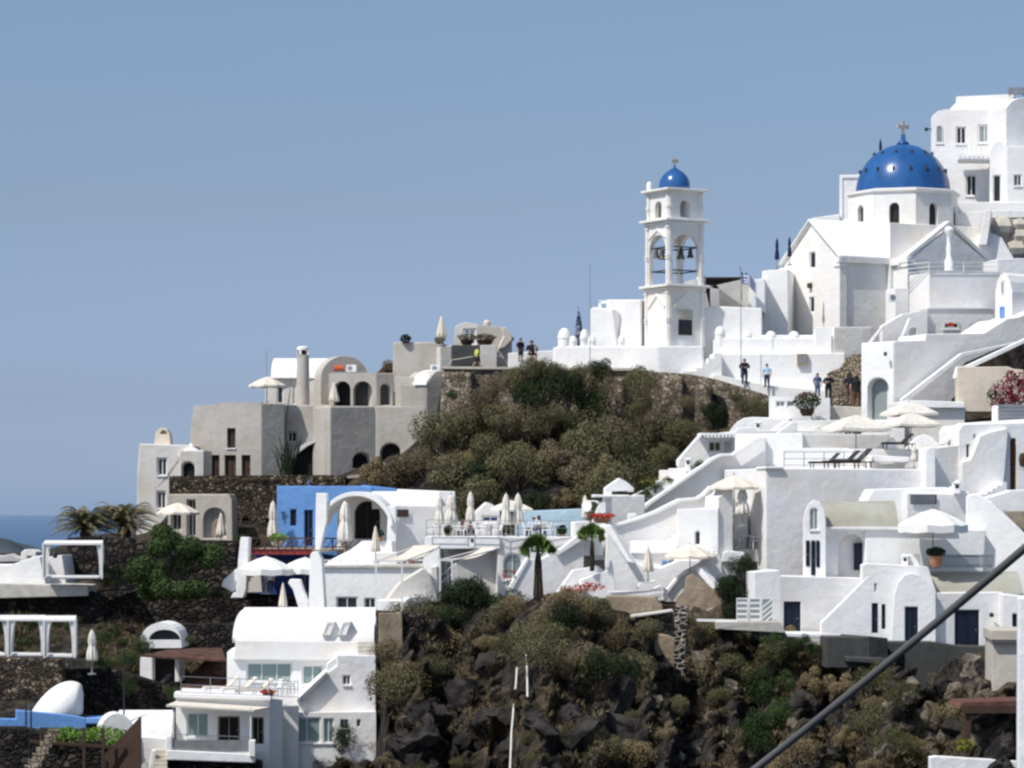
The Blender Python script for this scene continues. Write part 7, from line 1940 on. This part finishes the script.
# scrub patches on the left terraces
L5 = ('low scrubby bush on the dark left terraces', 'scrub on the dark left terraces')
def f5_(x, y): plant(random.choice([SB[0], SH[1], SH[1], SD[1]]), x, y + 2, random.uniform(10, 22), *L5)
scatter([(20, 606), (130, 606), (136, 640), (120, 690), (96, 700), (84, 655), (0, 650), (0, 612)], 60, 9, f5_)
for (x, y, w_, Y) in ((104, 665, 24, 170), (128, 662, 24, 170), (128, 690, 26, 170), (104, 640, 20, 172), (142, 650, 26, 172.5), (176, 697, 22, 168), (168, 690, 14, 168), (190, 640, 14, 172)):
    plant(SD[1], x, y, w_, 'leafy green bush between the canopy beds and the arched cave house', 'bushes around the arched cave house', 1.1, Y=Y)
# vines on the pergola
random.seed(9)
v = MB()
for k in range(2600):
    p = Fac(75, 158, 4).pt(random.uniform(46, 124), random.uniform(730, 743), random.uniform(-.4, 2.6)); p.z += .25 * noise.noise(p * 1.3)
    leaf(v, p, random.uniform(.10, .2))
o = v.build('vine', 'f_bright', origin=P(80, 745, 158)); tag(o, 'bright green vine spreading over the dark timber pergola', 'vine')
o.location = P(80, 745, 158)
# bougainvillea
bg_ = root('bougainvillea', 'magenta bougainvillea spilling over the pale slatted planter', 'shrub', P(1000, 408, 188))
mbf = MB(); mbg = MB(); mbs = MB()
for (x, y, r) in ((1003, 391, .75), (1012, 386, .8), (1020, 392, .9), (1008, 402, .7), (997, 404, .45), (1024, 380, .6), (1000, 412, .3), (1030, 395, .9), (1011, 376, .35)):
    c = P(x, y, 188); mbs.tube([P(1012, 412, 188.5), c], [.06, .02], 5)
    for k in range(int(420 * r)):
        d = Vector((random.gauss(0, 1), random.gauss(0, 1), random.gauss(0, 1))).normalized() * r * random.uniform(.3, 1.1) ** .5
        leaf(mbf, c + d, random.uniform(.1, .2))
for (x, y, r) in ((996, 398, .6), (992, 394, .35), (1004, 408, .5), (1016, 404, .6)):
    c = P(x, y, 188.2)
    for k in range(200):
        d = Vector((random.gauss(0, 1), random.gauss(0, 1), random.gauss(0, 1))).normalized() * r * random.uniform(.3, 1.1) ** .5
        leaf(mbg, c + d, random.uniform(.08, .16))
mbf.build('blossom', 'flower_pink', bg_); mbg.build('foliage', 'f_dark', bg_); mbs.build('stems', 'trunk', bg_)
plant(SB[0], 990, 362, 18, 'orange-brown bush on the dark bank above the peach wall', None, .8, Y=197.4)
# palms
def frond(mb, base, az, L, up, droop, w_, n=9, leaflet=.45):
    pts = []
    for i in range(n + 1):
        t = i / n; pts.append(base + Vector((cos(az) * L * t, sin(az) * L * t, L * (up * t - droop * t * t))))
    for i in range(n):
        a_, b_ = pts[i], pts[i + 1]; d = (b_ - a_).normalized(); s_ = d.cross(Vector((0, 0, 1))).normalized()
        k = len(mb.v); mb.v += [a_ - s_ * .02, a_ + s_ * .02, b_ + s_ * .02, b_ - s_ * .02]; mb.f.append((k, k + 1, k + 2, k + 3))
        for q in range(3):
            c = a_.lerp(b_, q / 3)
            for sg in (-1, 1):
                ll = leaflet * sin(pi * min(.98, (i + q / 3 + .8) / (n + 1))) + .06
                tip = c + (s_ * sg * .75 + d * .55 - Vector((0, 0, .35))) * ll
                k = len(mb.v); mb.v += [c - d * .022, c + d * .022, tip]; mb.f.append((k, k + 1, k + 2))
def date_palm(px, py, Y, s_, label):
    c = P(px, py, Y); rt = root('date_palm', label, 'palm', c)
    mb = MB(); mb.lathe([(.32 * s_, -1), (.38 * s_, 0), (.4 * s_, .5 * s_), (.2 * s_, .8 * s_), (0, .85 * s_)], c, n=12); mb.build('trunk', 'palmtrunk', rt)
    a_ = MB(); b_ = MB()
    for i in range(76):
        az = 2.4 * i + random.uniform(-.3, .3); up = .35 + 2.3 * (i / 76); m_ = a_ if random.random() < .62 else b_
        frond(m_, c + Vector((0, 0, .6 * s_)), az, random.uniform(2.3, 3.1) * s_ * (1 - .17 * up), up, up * .55 + .35, .1, 16, .40)
    a_.build('dry_fronds', 'f_drypalm', rt); b_.build('green_fronds', 'f_shrub', rt)
random.seed(4)
date_palm(86, 541, 196, 1.05, 'left brownish date palm on the round lava terrace'); date_palm(124, 540, 198, 1.15, 'right greener date palm on the round lava terrace')
def fan_palm(px, ybase, ycrown, Y, rr, label, tr_=.2):
    c = P(px, ybase, Y); t_ = P(px - .5, ycrown, Y); rt = root('fan_palm', label, 'palm', c); H = (t_ - c).z
    mb = MB(); mb.lathe([(tr_ * 1.1, -.3), (tr_ * 1.2, H * .3), (tr_, H * .55), (tr_ * .8, H * .85), (tr_ * .45, H)], c, n=14, fold=7, famp=.12); mb.build('trunk', 'palmtrunk', rt)
    mb = MB()
    for i in range(44):
        az = random.uniform(0, 2 * pi); el = random.uniform(.1, 1.57); L = rr * random.uniform(.4, .62)
        hub = t_ + Vector((cos(az) * cos(el), sin(az) * cos(el), sin(el) * .9)) * L
        d = (hub - t_).normalized(); mb.tube([t_, hub], [.02, .012], 4)
        s_ = d.cross(Vector((0, 0, 1))).normalized(); u_ = s_.cross(d); ro = random.uniform(-1.2, 1.2); s_ = s_ * cos(ro) + u_ * sin(ro)
        for q in range(11):
            an = (q - 5) * .27; tip = hub + (d * cos(an) + s_ * sin(an)) * rr * .5 - Vector((0, 0, .06 * rr))
            w_ = u_ * .0 + (s_ * cos(an) - d * sin(an)) * .06
            k = len(mb.v); mb.v += [hub, hub.lerp(tip, .5) + w_, tip, hub.lerp(tip, .5) - w_]; mb.f.append((k, k + 1, k + 2, k + 3))
    mb.build('crown', 'f_palm', rt)
fan_palm(538, 612, 552, 170.5, 1.2, 'fan palm with stout dark trunk before the dining terrace house', .23)
fan_palm(592, 566, 538, 174.6, 1.0, 'small fan palm beside the sloping porch roof', .12)
# spiky agave stalks by the grey villa
mb = MB()
for i in range(26):
    a_ = P(random.uniform(281, 292), 476, 226.5); q = random.uniform(-1.2, 1.4)
    mb.tube([a_, a_ + Vector((q * .5, 0, random.uniform(1, 2))), a_ + Vector((q, -.1, random.uniform(1.2, 3.4)))], [.05, .04, .008], 4)
mb.tube([P(284, 476, 226), P(286, 420, 226), P(292, 376, 226)], [.07, .05, .01], 5)
o = mb.build('agave', 'f_dark'); tag(o, 'tall spiky dark agave in the corner of the grey villa', 'plant')
for i, x in enumerate(range(246, 330, 9)):
    plant(random.choice(SB + [SH[1]]), x, 478, random.uniform(10, 15), 'dry reddish plant along the top of the high lava wall', 'plants along the top of the lava wall', .7, Y=221.5)
# boulders
M['boulder'] = plain('dark_lava_rock', (0.062, 0.056, 0.052), rough=.95, var=.75, spec=.1, scale=.9)
M['boulder2'] = plain('tan_rock', (0.27, 0.23, 0.18), rough=.95, var=.45, spec=.1, scale=1.6)
def proto_rock(name, mat, seed):
    rnd = random.Random(seed + 3); bm = bmesh.new()
    for i in range(16):
        d = Vector((rnd.gauss(0, 1), rnd.gauss(0, 1), rnd.gauss(0, 1))).normalized() * rnd.uniform(.75, 1.1); bm.verts.new(d)
    bmesh.ops.convex_hull(bm, input=bm.verts)
    for v in [v for v in bm.verts if not v.link_faces]: bm.verts.remove(v)
    bmesh.ops.subdivide_edges(bm, edges=bm.edges, cuts=4, use_grid_fill=True)
    for v in bm.verts: v.co *= 1 + .16 * noise.noise(v.co * 2.3 + Vector((seed, 0, 0))) + .12 * noise.noise(v.co * 6) + .06 * noise.noise(v.co * 14)
    me = bpy.data.meshes.new(name); bm.to_mesh(me); bm.free(); me.materials.append(M[mat])
    o = bpy.data.objects.new(name, me); COL.objects.link(o); tag(o, name, 'rock'); return o
for k_ in ('boulder', 'boulder2'):
    nt = M[k_].node_tree; b = nt.nodes['Principled BSDF']; n_ = nd(nt, 'ShaderNodeTexNoise', Scale=2.2, Detail=9.0, Roughness=0.75); lk(nt, pos_scaled(nt), n_.inputs['Vector']); bp = nd(nt, 'ShaderNodeBump', Strength=1.0, Distance=0.5); lk(nt, n_.outputs['Fac'], bp.inputs['Height']); lk(nt, bp.outputs['Normal'], b.inputs['Normal'])
RK = [proto_rock('boulder', 'boulder', i * 7) for i in range(4)]; RT = [proto_rock('tan_boulder', 'boulder2', 31 + i) for i in range(2)]
random.seed(21)
def rock(pr, x, y, w_, lab, grp):
    g = on_ground(x, y); s_ = w_ * g.y / F / 2
    place(pr, (g.x, g.y + s_ * .3, g.z), random.uniform(0, 6), (s_ * random.uniform(.8, 1.2), s_, s_ * random.uniform(.7, 1.3)), lab, grp, rx=random.uniform(0, 3))
scatter([(360, 770), (380, 710), (430, 680), (530, 650), (600, 690), (640, 720), (620, 770)], 44, 15, lambda x, y: rock(random.choice(RK), x, y, 12 + 56 * random.random() ** 2.4, 'dark lava boulder bulging from the bare cliff face', 'boulders on the bare cliff face'))
scatter([(640, 700), (700, 660), (780, 660), (860, 690), (960, 660), (985, 720), (940, 760), (640, 765)], 48, 17, lambda x, y: rock(random.choice(RK + RK + RT), x, y, 9 + 34 * random.random() ** 2, 'rough boulder among the tawny bushes on the right of the cliff', 'boulders on the right of the cliff'))
for (x, y, w_, lab) in ((972, 665, 24, 'large pale boulder against the grey concrete wall'), (958, 690, 22, 'pale boulder below the largest pale one'), (980, 690, 18, 'greyish boulder next to the beige house'), (830, 700, 16, 'pale boulder crossed by the thick cable'), (940, 720, 20, 'brown boulder left of the red-brown pergola'), (950, 738, 28, 'big rounded boulder left of the pergola post')):
    rock(RT[0], x, y, w_, lab, None)
scatter([(60, 604), (130, 604), (220, 612), (220, 640), (130, 650), (60, 640)], 40, 9, lambda x, y: rock(random.choice(RK), x, y, random.uniform(6, 14), 'dark lump of lava on the ruined left terraces', 'lava lumps on the left terraces'))
# dry grass and ground cover: nobody could count it
random.seed(33)
mb = MB()
def tuft(p, h, r):
    for i in range(9):
        t = random.uniform(0, 6.28); b0 = p + Vector((cos(t), sin(t), 0)) * r * random.random() * .6
        tip = b0 + Vector((cos(t) * r, sin(t) * r, h * random.uniform(.5, 1))); w_ = Vector((-sin(t), cos(t), 0)) * .03
        k = len(mb.v); mb.v += [b0 - w_, b0 + w_, tip]; mb.f.append((k, k + 1, k + 2))
def gscat(poly, n):
    xs = [p[0] for p in poly]; ys = [p[1] for p in poly]; c = 0
    for _ in range(n * 4):
        if c >= n: break
        x, y = random.uniform(min(xs), max(xs)), random.uniform(min(ys), max(ys))
        if not inpoly(x, y, poly): continue
        if noise.noise(Vector((x * .02, y * .03, 1))) < -.08: continue
        c += 1; tuft(on_ground(x, y), random.uniform(.15, .5), random.uniform(.15, .4))
gscat(slope, 1800); gscat([(372, 700), (430, 608), (640, 618), (690, 640), (850, 668), (980, 690), (960, 768), (340, 768)], 4200); gscat([(0, 600), (230, 600), (240, 690), (100, 700), (0, 660)], 1400)
gscat([(165, 768), (290, 755), (380, 700), (400, 768)], 700)
for (x, y) in [(637, 492), (633, 478), (640, 465), (634, 450), (638, 438), (630, 428), (644, 455), (628, 470), (648, 480), (660, 470)]: rock(RT[1], x, y, random.uniform(10, 18), 'tan rock in the bare gully right of the hillside bushes', 'tan rocks in the bare gully')
scatter([(905, 668), (985, 655), (990, 745), (930, 755), (900, 720)], 22, 11, lambda x, y: rock(RT[0], x, y, random.uniform(9, 24), 'pale rubble block beside the beige house', 'pale rubble beside the beige house'))
scatter([(650, 680), (740, 660), (720, 765), (640, 765)], 18, 15, lambda x, y: rock(random.choice(RT), x, y, random.uniform(6, 16), 'small pale rock on the central cliff', 'small pale rocks on the central cliff'))
o = mb.build('dry_grass', 'f_brown'); tag(o, 'dry brown grass and low scrub covering the slopes', 'grass', kind='stuff')
# ------------------------------------------------------------------ sun, sky, camera
SUN = Vector((-0.47, -0.38, 0.80)).normalized()
sun = bpy.data.lights.new('sun', 'SUN'); sun.energy = 4.1; sun.angle = radians(0.55); sun.color = (1.0, 0.965, 0.91)
so = bpy.data.objects.new('sun', sun); COL.objects.link(so)
so.rotation_euler = (-SUN).to_track_quat('-Z', 'Y').to_euler()
w = bpy.data.worlds.new('World'); sc.world = w; w.use_nodes = True
nt = w.node_tree
bg = nt.nodes['Background']
sk = nt.nodes.new('ShaderNodeTexSky'); sk.sky_type = 'NISHITA'; sk.sun_disc = False
sk.sun_elevation = math.asin(SUN.z); sk.sun_rotation = atan2(SUN.x, SUN.y)
sk.altitude = 100; sk.air_density = 1.0; sk.dust_density = 1.0; sk.ozone_density = 3.0
# late-summer haze: tint the sky a little greyer near the horizon
tc = nt.nodes.new('ShaderNodeTexCoord'); sx = nt.nodes.new('ShaderNodeSeparateXYZ')
nt.links.new(tc.outputs['Generated'], sx.inputs[0])
cr = nt.nodes.new('ShaderNodeValToRGB')
SKYSTOPS = [(0.0, (0.692, 0.907, 1.482)), (0.019, (0.564, 0.691, 1.13)), (0.036, (0.507, 0.58, 0.894)), (0.1, (0.581, 0.573, 0.656)), (0.165, (0.673, 0.654, 0.687)), (0.35, (1.05, 0.98, 0.88)), (0.6, (1.18, 1.04, 0.9))]
while len(cr.color_ramp.elements) < len(SKYSTOPS): cr.color_ramp.elements.new(0.5)
for e, (p_, c_) in zip(cr.color_ramp.elements, SKYSTOPS): e.position = p_; e.color = (*c_, 1)
nt.links.new(sx.outputs['Z'], cr.inputs['Fac'])
mx = nt.nodes.new('ShaderNodeMix'); mx.data_type = 'RGBA'; mx.blend_type = 'MULTIPLY'; mx.inputs[0].default_value = 1
nt.links.new(sk.outputs[0], mx.inputs[6]); nt.links.new(cr.outputs['Color'], mx.inputs[7])
nt.links.new(mx.outputs[2], bg.inputs['Color'])
bg.inputs['Strength'].default_value = 0.145

cam = bpy.data.cameras.new('camera'); co = bpy.data.objects.new('camera', cam); COL.objects.link(co)
co.location = (0, 0, ZC); co.rotation_euler = (radians(90), 0, 0)
cam.sensor_width = 36; cam.lens = F * 36 / 1024
cam.shift_y = (HZ - 384) / 1024
cam.clip_start = 0.5; cam.clip_end = 200000
sc.camera = co
sc.view_settings.view_transform = 'Standard'; sc.view_settings.look = 'None'
sc.view_settings.exposure = 0; sc.view_settings.gamma = 1
sc.render.engine = 'CYCLES'
sc.cycles.filter_width = 2.5
sc.cycles.max_bounces = 6; sc.cycles.diffuse_bounces = 4
sc.cycles.use_denoising = True
